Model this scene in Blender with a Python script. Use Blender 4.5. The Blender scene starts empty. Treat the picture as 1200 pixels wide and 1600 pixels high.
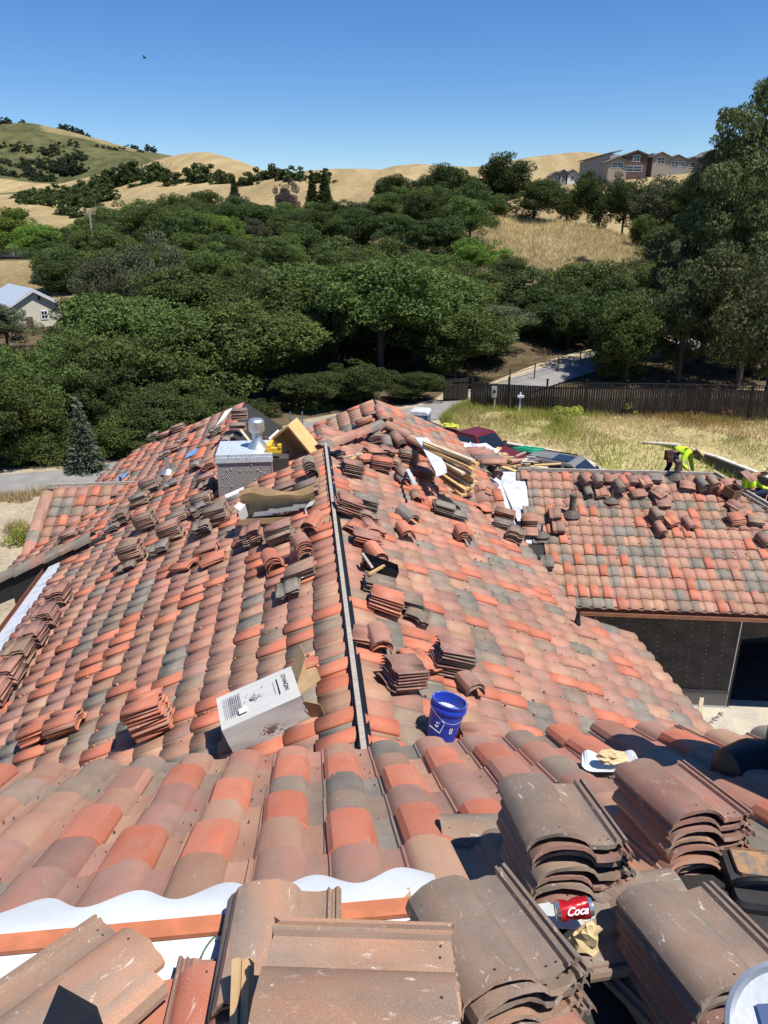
import bpy, math, random
import numpy as np
from mathutils import Matrix, Vector, Euler

# ------------------------------------------------------------------ camera, sky, sun, exposure
scene = bpy.context.scene
col = scene.collection
PITCH = math.radians(21)
cam_d = bpy.data.cameras.new('camera'); cam = bpy.data.objects.new('camera', cam_d); col.objects.link(cam)
cam_d.sensor_fit = 'VERTICAL'; cam_d.sensor_height = 36; cam_d.lens = 26
cam_d.clip_start = 0.05; cam_d.clip_end = 6000
cam.location = (0, 0, 0); cam.rotation_euler = (math.pi/2 - PITCH, 0, 0)
scene.camera = cam
SUN_EL, SUN_AZ = math.radians(64), math.radians(125)      # azimuth clockwise from +Y
world = bpy.data.worlds.new('World'); scene.world = world; world.use_nodes = True
wn = world.node_tree
sky = wn.nodes.new('ShaderNodeTexSky'); sky.sky_type = 'NISHITA'; sky.sun_disc = False
sky.sun_elevation = SUN_EL; sky.sun_rotation = SUN_AZ; sky.air_density = 1.0; sky.dust_density = 0.0; sky.ozone_density = 5.0
sky.altitude = 300
shs = wn.nodes.new('ShaderNodeHueSaturation'); shs.inputs['Saturation'].default_value = 1.26; shs.inputs['Hue'].default_value = .508; wn.links.new(sky.outputs[0], shs.inputs['Color'])
wn.links.new(shs.outputs[0], wn.nodes['Background'].inputs[0]); wn.nodes['Background'].inputs[1].default_value = 0.098
sl = bpy.data.lights.new('sun', 'SUN'); sl.energy = 5.0; sl.angle = math.radians(0.53); sl.color = (1.0, 0.94, 0.84)
sun = bpy.data.objects.new('sun', sl); col.objects.link(sun)
sd_ = Vector((math.sin(SUN_AZ)*math.cos(SUN_EL), math.cos(SUN_AZ)*math.cos(SUN_EL), math.sin(SUN_EL)))
sun.rotation_euler = sd_.to_track_quat('Z', 'Y').to_euler(); sun.location = (20, 0, 40)
scene.view_settings.view_transform = 'Standard'; scene.view_settings.look = 'None'
scene.view_settings.exposure = 0.42; scene.view_settings.gamma = 1.0
scene.view_settings.use_curve_mapping = False
scene.render.engine = 'CYCLES'
scene.cycles.max_bounces = 5; scene.cycles.diffuse_bounces = 2; scene.cycles.glossy_bounces = 2
scene.cycles.transparent_max_bounces = 6; scene.cycles.use_denoising = True

random.seed(7); rng = np.random.default_rng(7)
CP, SP = math.cos(PITCH), math.sin(PITCH)

# ------------------------------------------------------------------ helpers
def ray(px, py):
    a = (px-600)/1155; b = (py-800)/1155
    return Vector((a, CP-b*SP, -(SP+b*CP)))
def onz(px, py, z): d = ray(px, py); return d*(z/d.z)
def aty(px, py, Y): d = ray(px, py); return d*(Y/d.y)
def depth(px, py, zc): return ray(px, py)*zc
def proj(w):
    z = w[1]*CP - w[2]*SP
    if z < .05: return (-9e9, -9e9)
    return (600+1155*w[0]/z, 800+1155*(-(w[1]*SP)-w[2]*CP)/z)

def NT(m):
    m.use_nodes = True; return m.node_tree
def mat(name, c, rough=.8, c2=None, scale=6, detail=6, metal=0, bump=0, bscale=40, spec=.3, rnd=0, fac=(.4, .6), stretch=None, alpha=None, coat=0, emit=None):
    """noise-mixed principled; c, c2 linear colours; rnd = per-object brightness variation"""
    m = bpy.data.materials.new(name); nt = NT(m); n, l = nt.nodes, nt.links
    b = n['Principled BSDF']; b.inputs['Roughness'].default_value = rough; b.inputs['Metallic'].default_value = metal
    b.inputs['Specular IOR Level'].default_value = spec; b.inputs['Coat Weight'].default_value = coat
    tc = n.new('ShaderNodeTexCoord'); oi = n.new('ShaderNodeObjectInfo')
    ad = n.new('ShaderNodeVectorMath'); ad.operation = 'MULTIPLY_ADD'
    cr = n.new('ShaderNodeCombineXYZ')
    for i in range(3): l.new(oi.outputs['Random'], cr.inputs[i])
    l.new(cr.outputs[0], ad.inputs[0]); ad.inputs[1].default_value = (37, 61, 83)
    l.new(tc.outputs['Object'], ad.inputs[2])
    vec = ad.outputs[0]
    if stretch:
        mp = n.new('ShaderNodeMapping'); mp.inputs['Scale'].default_value = stretch; l.new(vec, mp.inputs[0]); svec = mp.outputs[0]
    else: svec = vec
    if c2 is None: c2 = tuple(x*.8 for x in c[:3])
    nz = n.new('ShaderNodeTexNoise'); nz.inputs['Scale'].default_value = scale; nz.inputs['Detail'].default_value = detail; l.new(svec, nz.inputs['Vector'])
    rp = n.new('ShaderNodeValToRGB'); rp.color_ramp.elements[0].position = fac[0]; rp.color_ramp.elements[1].position = fac[1]
    rp.color_ramp.elements[0].color = (*c2[:3], 1); rp.color_ramp.elements[1].color = (*c[:3], 1)
    l.new(nz.outputs['Fac'], rp.inputs[0]); out = rp.outputs[0]
    if rnd:
        hs = n.new('ShaderNodeHueSaturation'); mr = n.new('ShaderNodeMapRange'); mr.inputs['To Min'].default_value = 1-rnd; mr.inputs['To Max'].default_value = 1+rnd
        l.new(oi.outputs['Random'], mr.inputs[0]); l.new(mr.outputs[0], hs.inputs['Value']); l.new(out, hs.inputs['Color']); out = hs.outputs[0]
    l.new(out, b.inputs['Base Color'])
    if bump:
        n2 = n.new('ShaderNodeTexNoise'); n2.inputs['Scale'].default_value = bscale; n2.inputs['Detail'].default_value = 4; l.new(svec, n2.inputs['Vector'])
        bp = n.new('ShaderNodeBump'); bp.inputs['Strength'].default_value = bump; bp.inputs['Distance'].default_value = .01
        l.new(n2.outputs['Fac'], bp.inputs['Height']); l.new(bp.outputs[0], b.inputs['Normal'])
    m['out'] = 1
    return m

def tile_mat(name, c, c2, edge=.35, scuff=.0, rnd=.16):
    """concrete roof tile: blended slurry colours, fine grain, dust, pale scuffs, per-piece variation"""
    m = bpy.data.materials.new(name); nt = NT(m); n, l = nt.nodes, nt.links
    b = n['Principled BSDF']; b.inputs['Roughness'].default_value = .82; b.inputs['Specular IOR Level'].default_value = .25
    tc = n.new('ShaderNodeTexCoord'); oi = n.new('ShaderNodeObjectInfo'); geo = n.new('ShaderNodeNewGeometry')
    sm = n.new('ShaderNodeMath'); sm.operation = 'ADD'; l.new(oi.outputs['Random'], sm.inputs[0]); l.new(geo.outputs['Random Per Island'], sm.inputs[1])
    fr = n.new('ShaderNodeMath'); fr.operation = 'FRACT'; l.new(sm.outputs[0], fr.inputs[0]); R = fr.outputs[0]
    cr = n.new('ShaderNodeCombineXYZ')
    for i in range(3): l.new(R, cr.inputs[i])
    ad = n.new('ShaderNodeVectorMath'); ad.operation = 'MULTIPLY_ADD'; ad.inputs[1].default_value = (37, 61, 83)
    l.new(cr.outputs[0], ad.inputs[0]); l.new(tc.outputs['Object'], ad.inputs[2]); vec = ad.outputs[0]
    mp = n.new('ShaderNodeMapping'); mp.inputs['Scale'].default_value = (1, .28, 1); l.new(vec, mp.inputs[0])
    a = n.new('ShaderNodeTexNoise'); a.inputs['Scale'].default_value = 9; a.inputs['Detail'].default_value = 5; l.new(mp.outputs[0], a.inputs['Vector'])
    r1 = n.new('ShaderNodeValToRGB'); e = r1.color_ramp.elements; e[0].position = .36; e[1].position = .66; e[0].color = (*c2, 1); e[1].color = (*c, 1)
    l.new(a.outputs['Fac'], r1.inputs[0])
    # dust
    d = n.new('ShaderNodeTexNoise'); d.inputs['Scale'].default_value = 5; d.inputs['Detail'].default_value = 8; d.inputs['Roughness'].default_value = .7; l.new(vec, d.inputs['Vector'])
    r2 = n.new('ShaderNodeValToRGB'); e = r2.color_ramp.elements; e[0].position = .42; e[1].position = .78; e[0].color = (.06, .06, .06, 1); e[1].color = (.44, .44, .44, 1)
    l.new(d.outputs['Fac'], r2.inputs[0])
    m1 = n.new('ShaderNodeMixRGB'); m1.inputs[2].default_value = (.40, .30, .235, 1); l.new(r2.outputs[0], m1.inputs[0]); l.new(r1.outputs[0], m1.inputs[1])
    # fine sand grain
    g = n.new('ShaderNodeTexNoise'); g.inputs['Scale'].default_value = 420; g.inputs['Detail'].default_value = 2; l.new(vec, g.inputs['Vector'])
    mg = n.new('ShaderNodeMapRange'); mg.inputs['From Min'].default_value = .3; mg.inputs['From Max'].default_value = .7; mg.inputs['To Min'].default_value = .78; mg.inputs['To Max'].default_value = 1.22
    l.new(g.outputs['Fac'], mg.inputs[0])
    # scuffs
    out = m1.outputs[0]
    s = n.new('ShaderNodeTexNoise'); s.inputs['Scale'].default_value = 17; s.inputs['Detail'].default_value = 9; s.inputs['Roughness'].default_value = .78; s.inputs['Distortion'].default_value = 1.4
    mp2 = n.new('ShaderNodeMapping'); mp2.inputs['Scale'].default_value = (1.6, .55, 1.2); mp2.inputs['Rotation'].default_value = (0, 0, .5); l.new(vec, mp2.inputs[0]); l.new(mp2.outputs[0], s.inputs['Vector'])
    r3 = n.new('ShaderNodeValToRGB'); e = r3.color_ramp.elements; e[0].position = .635-scuff; e[1].position = .70-scuff; e[0].color = (0, 0, 0, 1); e[1].color = (.75, .75, .75, 1)
    l.new(s.outputs['Fac'], r3.inputs[0])
    m2 = n.new('ShaderNodeMixRGB'); m2.inputs[2].default_value = (.72, .64, .57, 1); l.new(r3.outputs[0], m2.inputs[0]); l.new(out, m2.inputs[1]); out = m2.outputs[0]
    hs = n.new('ShaderNodeHueSaturation'); mr = n.new('ShaderNodeMapRange'); mr.inputs['To Min'].default_value = 1-rnd; mr.inputs['To Max'].default_value = 1+rnd
    l.new(R, mr.inputs[0]); mm = n.new('ShaderNodeMath'); mm.operation = 'MULTIPLY'; l.new(mr.outputs[0], mm.inputs[0]); l.new(mg.outputs[0], mm.inputs[1])
    l.new(mm.outputs[0], hs.inputs['Value']); l.new(out, hs.inputs['Color'])
    l.new(hs.outputs[0], b.inputs['Base Color'])
    bp = n.new('ShaderNodeBump'); bp.inputs['Strength'].default_value = .35; bp.inputs['Distance'].default_value = .004
    l.new(g.outputs['Fac'], bp.inputs['Height']); l.new(bp.outputs[0], b.inputs['Normal'])
    return m

class MB:
    def __init__(s): s.v = []; s.f = []; s.m = []
    def add(s, vs, fs, mi=0, M=None):
        o = len(s.v)
        if M is not None: vs = [tuple(M @ Vector(q)) for q in vs]
        s.v.extend([tuple(q) for q in vs]); s.f.extend([tuple(i+o for i in f) for f in fs]); s.m.extend([mi]*len(fs)); return s
    def box(s, c, d, mi=0, M=None, rz=0):
        x, y, z = d[0]/2, d[1]/2, d[2]/2
        vs = [(i*x, j*y, k*z) for i in (-1, 1) for j in (-1, 1) for k in (-1, 1)]
        R = Matrix.Translation(c) @ Matrix.Rotation(rz, 4, 'Z')
        if M is not None: R = M @ R
        return s.add(vs, [(0,1,3,2),(4,6,7,5),(0,4,5,1),(2,3,7,6),(0,2,6,4),(1,5,7,3)], mi, R)
    def bar(s, a, b, w, h=None, mi=0, up=(0,0,1)):
        a = Vector(a); b = Vector(b); h = h or w; d = (b-a); L = d.length; d.normalize()
        upv = Vector(up); x = d.cross(upv)
        if x.length < 1e-4: x = Vector((1,0,0))
        x.normalize(); z = x.cross(d)
        M = Matrix((( x.x, d.x, z.x, 0),(x.y, d.y, z.y, 0),(x.z, d.z, z.z, 0),(0,0,0,1))); M.translation = (a+b)/2
        return s.box((0,0,0), (w, L, h), mi, M)
    def tube(s, path, r, seg=8, mi=0, caps=True):
        path = [Vector(p) for p in path]; rs = r if isinstance(r, (list, tuple)) else [r]*len(path); rings = []
        vs = []
        for i, p in enumerate(path):
            t = (path[min(i+1, len(path)-1)]-path[max(i-1, 0)]).normalized()
            x = t.cross(Vector((0,0,1)))
            if x.length < .05: x = t.cross(Vector((0,1,0)))
            x.normalize(); y = x.cross(t)
            for k in range(seg):
                a = 2*math.pi*k/seg; vs.append(tuple(p + x*math.cos(a)*rs[i] + y*math.sin(a)*rs[i]))
        fs = [(i*seg+k, i*seg+(k+1)%seg, (i+1)*seg+(k+1)%seg, (i+1)*seg+k) for i in range(len(path)-1) for k in range(seg)]
        if caps: fs += [tuple(range(seg-1, -1, -1)), tuple((len(path)-1)*seg+k for k in range(seg))]
        return s.add(vs, fs, mi)
    def lathe(s, prof, seg=20, mi=0, M=None):
        vs = []; 
        for r, z in prof:
            for k in range(seg):
                a = 2*math.pi*k/seg; vs.append((r*math.cos(a), r*math.sin(a), z))
        n = len(prof)
        fs = [(i*seg+k, i*seg+(k+1)%seg, (i+1)*seg+(k+1)%seg, (i+1)*seg+k) for i in range(n-1) for k in range(seg)]
        fs.append(tuple(range(seg-1, -1, -1)))
        if prof[-1][0] > 1e-4 and prof[-1][0] < 9: pass
        return s.add(vs, fs, mi, M)
    def prism(s, poly, y0, y1, mi=0, M=None):
        """poly in xz, extruded along y"""
        n = len(poly); vs = [(x, y0, z) for x, z in poly]+[(x, y1, z) for x, z in poly]
        fs = [(i, (i+1)%n, n+(i+1)%n, n+i) for i in range(n)]+[tuple(range(n-1, -1, -1)), tuple(range(n, 2*n))]
        return s.add(vs, fs, mi, M)
    def mesh(s, name, mats, smooth=False):
        me = bpy.data.meshes.new(name); me.from_pydata(s.v, [], s.f)
        for q in (mats if isinstance(mats, (list, tuple)) else [mats]): me.materials.append(q)
        if any(s.m): me.polygons.foreach_set('material_index', s.m)
        if smooth: me.polygons.foreach_set('use_smooth', [True]*len(s.f))
        me.update()
        if smooth: me.set_sharp_from_angle(angle=math.radians(38))
        return me
    def build(s, name, mats, parent=None, smooth=False, M=None, **kw):
        return link(name, s.mesh(name, mats, smooth), parent, M, **kw)

def link(name, me, parent=None, M=None, label=None, cat=None, group=None, kind=None):
    o = bpy.data.objects.new(name, me); col.objects.link(o)
    if parent is not None:
        o.parent = parent
        PW = PWM.get(parent.name, Matrix())
        W = M if M is not None else Matrix(); o.matrix_basis = PW.inverted() @ W
        PWM[o.name] = W
    else:
        if M is not None: o.matrix_basis = M
        PWM[o.name] = M.copy() if M is not None else Matrix()
    tag(o, label, cat, group, kind); return o
PWM = {}
def tag(o, label=None, cat=None, group=None, kind=None):
    if label: o['label'] = label
    if cat: o['category'] = cat
    if group: o['group'] = group
    if kind: o['kind'] = kind
    return o
def thing(name, label, cat, loc=(0,0,0), rz=0, group=None, kind=None, M=None):
    """Empty at the base; parts are given in WORLD matrices through link(..., parent, M) or local when M is PWM[thing]"""
    M = M if M is not None else Matrix.Translation(loc) @ Matrix.Rotation(rz, 4, 'Z')
    return link(name, None, None, M, label, cat, group, kind)
def W(o): return PWM[o.name]
def npmesh(name, V, F, mats, mi=None, smooth=False):
    """fast mesh from numpy, F (n,4) or (n,3)"""
    me = bpy.data.meshes.new(name); k = F.shape[1]
    me.vertices.add(len(V)); me.vertices.foreach_set('co', np.ascontiguousarray(V, dtype=np.float32).ravel())
    me.loops.add(F.size); me.loops.foreach_set('vertex_index', np.ascontiguousarray(F, dtype=np.int32).ravel())
    me.polygons.add(len(F)); me.polygons.foreach_set('loop_start', np.arange(0, F.size, k, dtype=np.int32))
    for q in (mats if isinstance(mats, (list, tuple)) else [mats]): me.materials.append(q)
    if mi is not None: me.polygons.foreach_set('material_index', np.ascontiguousarray(mi, dtype=np.int32))
    if smooth: me.polygons.foreach_set('use_smooth', np.ones(len(F), dtype=bool))
    me.update(calc_edges=True); me.validate(); return me

# building frame: u along the long ridge, r to its right
U2 = Vector((-.1074, .9942)); R2 = Vector((.9942, .1074)); O2 = Vector((.36, 0))
def SD(s, d, z): return Vector((O2.x+U2.x*s+R2.x*d, O2.y+U2.y*s+R2.y*d, z))
def toSD(w): q = Vector((w[0]-O2.x, w[1]-O2.y)); return q.dot(U2), q.dot(R2)

class Plane:
    def __init__(s, o, dh, slope):
        s.o = Vector(o); s.dh = Vector(dh).normalized(); s.k = slope
        L = math.sqrt(1+slope*slope)
        s.y = Vector((-s.dh.x, -s.dh.y, slope))/L           # up the slope
        s.n = Vector((s.dh.x*slope, s.dh.y*slope, 1))/L
        s.x = s.y.cross(s.n)                                # level, to the right when looking up the slope
        s.c = 1/L
    def z(s, x, y): return s.o.z - s.k*((x-s.o.x)*s.dh.x+(y-s.o.y)*s.dh.y)
    def hit(s, px, py, off=0):
        d = ray(px, py); o = s.o + s.n*off
        return d*(o.dot(s.n)/d.dot(s.n))
    def at(s, a, b):                                        # a along x, b horizontal distance down from o
        return s.o + s.x*a + Vector((s.dh.x*b, s.dh.y*b, -s.k*b))
    def ab(s, w): q = Vector(w)-s.o; return q.dot(s.x), q.x*s.dh.x+q.y*s.dh.y
def frame(x, y, z, o):
    return Matrix(((x.x, y.x, z.x, o.x), (x.y, y.y, z.y, o.y), (x.z, y.z, z.z, o.z), (0, 0, 0, 1)))

S_ = .42
UF = Plane(SD(1.85, 0, -2.14), U2, .5)
UN = Plane(SD(1.85, 0, -2.14), -U2, .12)
ML = Plane(SD(0, 0, -4.3), -R2, S_)
MR = Plane(SD(0, 0, -4.3), R2, S_)
R2L = Plane(SD(0, 1.6, -4.6), -R2, S_)
R2R = Plane(SD(0, 1.6, -4.6), R2, S_+.04)
R2F = Plane(SD(17.6, 1.6, -4.6), -U2, S_)
WL = Plane(SD(19.3, 0, -6.4), -U2, .42)
GB = math.radians(4.6)
GZR, GZE, GRUN = -6.7, -8.7, 4.5
g_e = aty(870, 946, 16.2)
GC = Vector((g_e.x, g_e.y, GZE)) + Vector((math.sin(GB), math.cos(GB), 0))*GRUN; GC.z = GZR
GF = Plane(GC, (-math.sin(GB), -math.cos(GB)), (GZR-GZE)/GRUN)
GBk = Plane(GC, (math.sin(GB), math.cos(GB)), (GZR-GZE)/GRUN)
GRD = -11.75
# ------------------------------------------------------------------ materials
TC = [  # orange, mauve, tan, grey, brown, pink-red
 ((.52, .150, .082), (.43, .130, .075)), ((.35, .160, .120), (.26, .155, .120)), ((.37, .225, .145), (.34, .165, .110)),
 ((.200, .182, .150), (.145, .134, .115)), ((.26, .175, .125), (.19, .150, .118)), ((.42, .175, .118), (.33, .160, .115))]
TM = [tile_mat('tile_%s' % n, c, c2) for n, (c, c2) in zip(('orange', 'mauve', 'tan', 'grey', 'brown', 'pink'), TC)]
TL = [((.50, .16, .09), (.40, .13, .08)), ((.29, .125, .095), (.19, .115, .095)), ((.36, .19, .115), (.22, .165, .125)), ((.19, .17, .145), (.13, .125, .115)), ((.23, .155, .11), (.145, .125, .108)), ((.37, .16, .115), (.30, .145, .11))]
TMS = [tile_mat('loose_tile_%s' % n, c, c2, scuff=.035) for n, (c, c2) in zip(('orange', 'mauve', 'tan', 'grey', 'brown', 'pink'), TL)]
CN = ['orange', 'mauve', 'tan', 'grey', 'brown', 'pinkish red']
M_felt = mat('felt', (.035, .033, .032), .9, bump=.3)
M_white = mat('white_metal', (.60, .63, .65), .4, c2=(.50, .53, .55), scale=3, spec=.5, bump=.05, bscale=8)
M_orange = mat('orange_strip', (.50, .17, .085), .7, c2=(.40, .14, .07), stretch=(1, 1, 1), scale=14)
M_galv = mat('galvanised', (.55, .58, .61), .48, c2=(.50, .53, .56), metal=.85, scale=14, bump=.05)
M_lath = None
M_wood = mat('new_lumber', (.62, .42, .19), .7, c2=(.52, .33, .13), stretch=(1, 8, 1), scale=6, bump=.1)
M_wood2 = mat('pale_lumber', (.66, .56, .40), .75, c2=(.52, .42, .28), stretch=(8, 1, 1), scale=6)
M_oldwood = mat('weathered_wood', (.42, .38, .33), .85, c2=(.30, .26, .22), stretch=(1, 12, 1), scale=8, bump=.2)
M_dfence = mat('dark_fence_wood', (.040, .029, .024), .9, c2=(.018, .014, .012), stretch=(6, 6, .7), scale=4, rnd=.35, bump=.2)
M_card = mat('cardboard', (.50, .34, .18), .85, c2=(.44, .29, .15), scale=8)
M_cardw = mat('white_cardboard', (.53, .53, .52), .75, c2=(.43, .425, .415), stretch=(.4, 9, 9), scale=5, fac=(.2, .8), bump=.08, bscale=12)
M_dirt = mat('mortar_stain', (.30, .25, .20), .9, c2=(.16, .13, .10))
M_black = mat('black_plastic', (.012, .013, .018), .45, c2=(.008, .009, .012), bump=.3, bscale=6)
M_dark = mat('dark_rubber', (.03, .03, .032), .6)
M_ink = mat('ink', (.03, .03, .035), .8)
M_blue = mat('blue_plastic', (.012, .045, .42), .35, c2=(.010, .035, .34), spec=.5, scale=3)
M_wprint = mat('white_print', (.82, .83, .85), .5)
M_red = mat('can_red', (.55, .012, .018), .25, c2=(.45, .01, .015), spec=.6, metal=.3)
M_alu = mat('aluminium', (.75, .76, .78), .25, metal=.9)
M_paper = mat('kraft_paper', (.60, .47, .28), .85, c2=(.50, .38, .21), bump=.4, bscale=30)
M_copper = mat('copper_gutter', (.46, .22, .14), .35, c2=(.34, .16, .11), metal=.6, scale=9, stretch=(.4, 3, 3))
M_darkpaper = mat('building_paper', (.070, .061, .053), .85, c2=(.048, .042, .037), scale=3, bump=.25, bscale=60)
M_conc = mat('concrete', (.42, .40, .36), .9, c2=(.33, .31, .28), bump=.3, scale=9)
M_cmu = mat('retaining_block', (.10, .095, .09), .9, c2=(.07, .066, .062), bump=.3, rnd=.15)
M_cap = mat('block_cap', (.62, .58, .50), .85, c2=(.5, .46, .4))
M_asph = mat('asphalt', (.27, .262, .25), .95, c2=(.20, .195, .188), scale=1.2, bump=.4, bscale=90, fac=(.3, .7))
M_stucco = mat('stucco_brown', (.24, .17, .12), .9, bump=.3)
M_vent = mat('vent_dull', (.13, .105, .09), .7, c2=(.09, .075, .065))
M_glass = mat('dark_glass', (.015, .018, .022), .08, spec=.8)
M_yellow = mat('yellow_plastic', (.80, .50, .04), .5)
M_under = mat('white_underlayment', (.52, .54, .58), .6, c2=(.38, .40, .44), scale=5, bump=.4, bscale=12, fac=(.35, .5))
M_bluet = mat('blue_tape', (.10, .24, .50), .6, c2=(.2, .34, .55))
M_green = mat('green_plastic', (.01, .22, .12), .5)

# ------------------------------------------------------------------ tile shapes
TW, TLn, PITCHX, EXPO = .335, .42, .30, .355
def tile_profile(lod):
    if lod == 2:   # near: looking up the slope, ribs left, round cover right
        p = [(0, .006), (.006, .019), (.015, .019), (.019, .009), (.026, .009), (.030, .019), (.039, .019), (.046, .007), (.072, .003), (.100, .003),
             (.124, .006), (.130, .018), (.142, .033), (.163, .045), (.195, .053), (.232, .055), (.268, .053), (.296, .045), (.316, .032), (.330, .012)]
    elif lod == 1: p = [(0, .014), (.038, .014), (.046, .006), (.095, .002), (.124, .009), (.140, .027), (.165, .035), (.232, .038), (.292, .036), (.314, .027), (.330, .008)]
    else: p = [(.02, .010), (.115, .003), (.143, .028), (.18, .037), (.295, .036), (.330, .010)]
    return p
def sheet(p, th, L, taper=0, sag=0, nseg=1):
    """a bent slab: profile p in xz, thickness th, length L along y"""
    n = len(p); V = []
    for s in range(nseg+1):
        y = L*s/nseg
        for x, z in p: V.append((x, y, z))
        for x, z in p: V.append((x, y, z-th))
    F = []; k = 2*n
    for s in range(nseg):
        a = s*k; b = a+k
        F += [(a+i, a+i+1, b+i+1, b+i) for i in range(n-1)]
        F += [(b+n+i, b+n+i+1, a+n+i+1, a+n+i) for i in range(n-1)]
        F += [(a+n-1, a+2*n-1, b+2*n-1, b+n-1), (b, b+n, a+n, a)]
    e = nseg*k
    F += [(i, n+i, n+i+1, i+1) for i in range(n-1)]
    F += [(e+i+1, e+n+i+1, e+n+i, e+i) for i in range(n-1)]
    return np.array(V, float), np.array(F, int)
def barrel_profile(w=.19, h=.085, n=7):
    return [(w*(.5-.5*math.cos(math.pi*i/(n-1))), h*math.sin(math.pi*i/(n-1))) for i in range(n)]
SH = {('tile', 2): sheet(tile_profile(2), .014, TLn), ('tile', 1): sheet(tile_profile(1), .014, TLn), ('tile', 0): sheet(tile_profile(0), .016, TLn)}
boost_p = [(.120, .018), (.132, .040), (.155, .058), (.195, .067), (.235, .070), (.275, .067), (.308, .056), (.330, .030)]
boost_f = [(x, z*.80+.002) for x, z in boost_p]
SH['boost', 2] = sheet(boost_p, .016, .40); SH['boost', 1] = sheet(boost_f, .018, .40); SH['boost', 0] = sheet([boost_f[i] for i in (0, 2, 4, 6, 7)], .02, .40)
SH['cap', 2] = sheet(barrel_profile(.24, .10, 11), .014, .42); SH['cap', 1] = sheet(barrel_profile(.24, .10, 8), .016, .42); SH['cap', 0] = sheet(barrel_profile(.24, .10, 6), .018, .42)
_mc = {}
def shape_mesh(kind, lod, c, loose=False):
    var = random.randrange(4) if loose and lod >= 1 else 0
    key = (kind, lod, c, loose, var)
    if key not in _mc:
        V, F = SH[kind, lod]; V = V.copy()
        if loose and lod >= 1:   # worn, slightly chipped ends
            n_ = len(V)//2; h_ = n_//2; V[:, 1] += rng.normal(0, .0022 if lod == 2 else .005, len(V))
            for e_ in (0, n_):
                if rng.random() < .7:
                    k_ = int(rng.integers(0, h_)); q_ = .012*rng.uniform(.5, 1.6)*(1 if e_ == 0 else -1); V[e_+k_, 1] += q_; V[e_+h_+k_, 1] += q_*.6
            V[:, 2] += rng.normal(0, .0006, len(V))
        if loose and lod == 2 and kind == 'tile':
            o_ = len(V); ex = []; fx = []
            for (hx, hy, hz) in ((.085, .39, .0045), (.058, .392, .0065), (.215, .388, .0562)):
                ex += [(hx+.0042*math.cos(a), hy+.0042*math.sin(a), hz) for a in (.4, 1.97, 3.54, 5.11)]
            V = np.vstack([V, np.array(ex)]); F = np.vstack([F, np.arange(12).reshape(3, 4)+o_]); mi_ = np.zeros(len(F), int); mi_[-3:] = 1
            me = npmesh('%s_mesh' % kind, V, F, [TMS[c], M_dark], mi_)
        else: me = npmesh('%s_mesh' % kind, V, F, (TMS if loose else TM)[c])
        if lod == 2 or kind == 'cap':
            me.polygons.foreach_set('use_smooth', [True]*len(me.polygons)); me.set_sharp_from_angle(angle=math.radians(24))
        _mc[key] = me
    return _mc[key]
TILT = math.radians(-3.4)
def in_view(w, m=60):
    p = proj(w); return -m < p[0] < 1200+m and -m < p[1] < 1600+m
def pick(ws): 
    x = random.random(); a = 0
    for i, q in enumerate(ws):
        a += q
        if x < a: return i
    return len(ws)-1
def lay(pl, arng, brng, inside, expo=EXPO, p_boost=.16, cw=(.02, .27, .29, .17, .12, .13), gaps=0, jit=.004):
    """laid tiles of one roof face -> [(kind, colour, matrix)]"""
    out = []; a0, a1 = arng; b0, b1 = brng; dx = expo*pl.c; j = 0; b = b1
    prev = {}
    while b > b0+.12:
        i = 0; a = a0
        while a < a1:
            o = pl.at(a, b); cen = pl.at(a+.17, b-dx/2)
            if inside(cen) and random.random() >= gaps:
                # colours drift in small runs like real blends
                c = pick(cw)
                if random.random() < .25 and (i-1) in prev: c = prev[i-1]
                prev[i] = c
                rz = random.gauss(0, .006)
                M = frame(pl.x, pl.y, pl.n, o + pl.n*(.026+random.gauss(0, .0015)) + pl.x*random.gauss(0, jit) + pl.y*random.gauss(0, jit)) @ Matrix.Rotation(rz, 4, 'Z') @ Matrix.Rotation(TILT, 4, 'X')
                out.append(('tile', c, M))
                if random.random() < p_boost:
                    M2 = M @ Matrix.Translation((random.gauss(0, .004), random.gauss(-.004, .012), .004)) @ Matrix.Rotation(random.gauss(0, .02), 4, 'Z')
                    out.append(('boost', 0 if random.random() < .9 else 5, M2))
            a += PITCHX; i += 1
        b -= dx; j += 1
    return out
def pieces_as_parts(parent, items, lod_near, lod_far, names={'tile': 'roof_tile', 'boost': 'cover_tile', 'cap': 'ridge_tile'}, limits={'tile': 298, 'boost': 120, 'cap': 60}):
    by = {}
    for it in items: by.setdefault(it[0], []).append(it)
    for kind, L in by.items():
        def key(it):
            w = it[2] @ Vector((.17, .2, .05)); return (0 if in_view(w) else 1, w.length)
        L.sort(key=key)
        for k, c, M in L[:limits[kind]]:
            link(names[kind], shape_mesh(k, lod_near, c), parent, M)
        rest = L[limits[kind]:]
        if rest:
            V, F = SH[kind, lod_far]; VV = []; FF = []; MI = []; o = 0
            for k, c, M in rest:
                A = np.array(M); VV.append(V @ A[:3, :3].T + A[:3, 3]); FF.append(F+o); o += len(V); MI.append(np.full(len(F), c))
            me = npmesh('remaining_%ss' % names[kind], np.vstack(VV), np.vstack(FF), TM, np.concatenate(MI))
            link(names[kind]+'_field', me, parent, Matrix(), kind='stuff')
def deck(parent, name, pl, poly, off=-.02, th=.05, m=None):
    """roof deck slab under the tiles; poly of world xy points"""
    top = [Vector((p[0], p[1], pl.z(p[0], p[1])+off)) for p in poly]; bot = [p-Vector((0, 0, th)) for p in top]; n = len(poly)
    mb = MB(); mb.add([*top, *bot], [tuple(range(n)), tuple(range(2*n-1, n-1, -1))]+[(i, n+i, n+(i+1)%n, (i+1)%n) for i in range(n)])
    return mb.build(name, m or M_felt, parent, M=Matrix())

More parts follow.
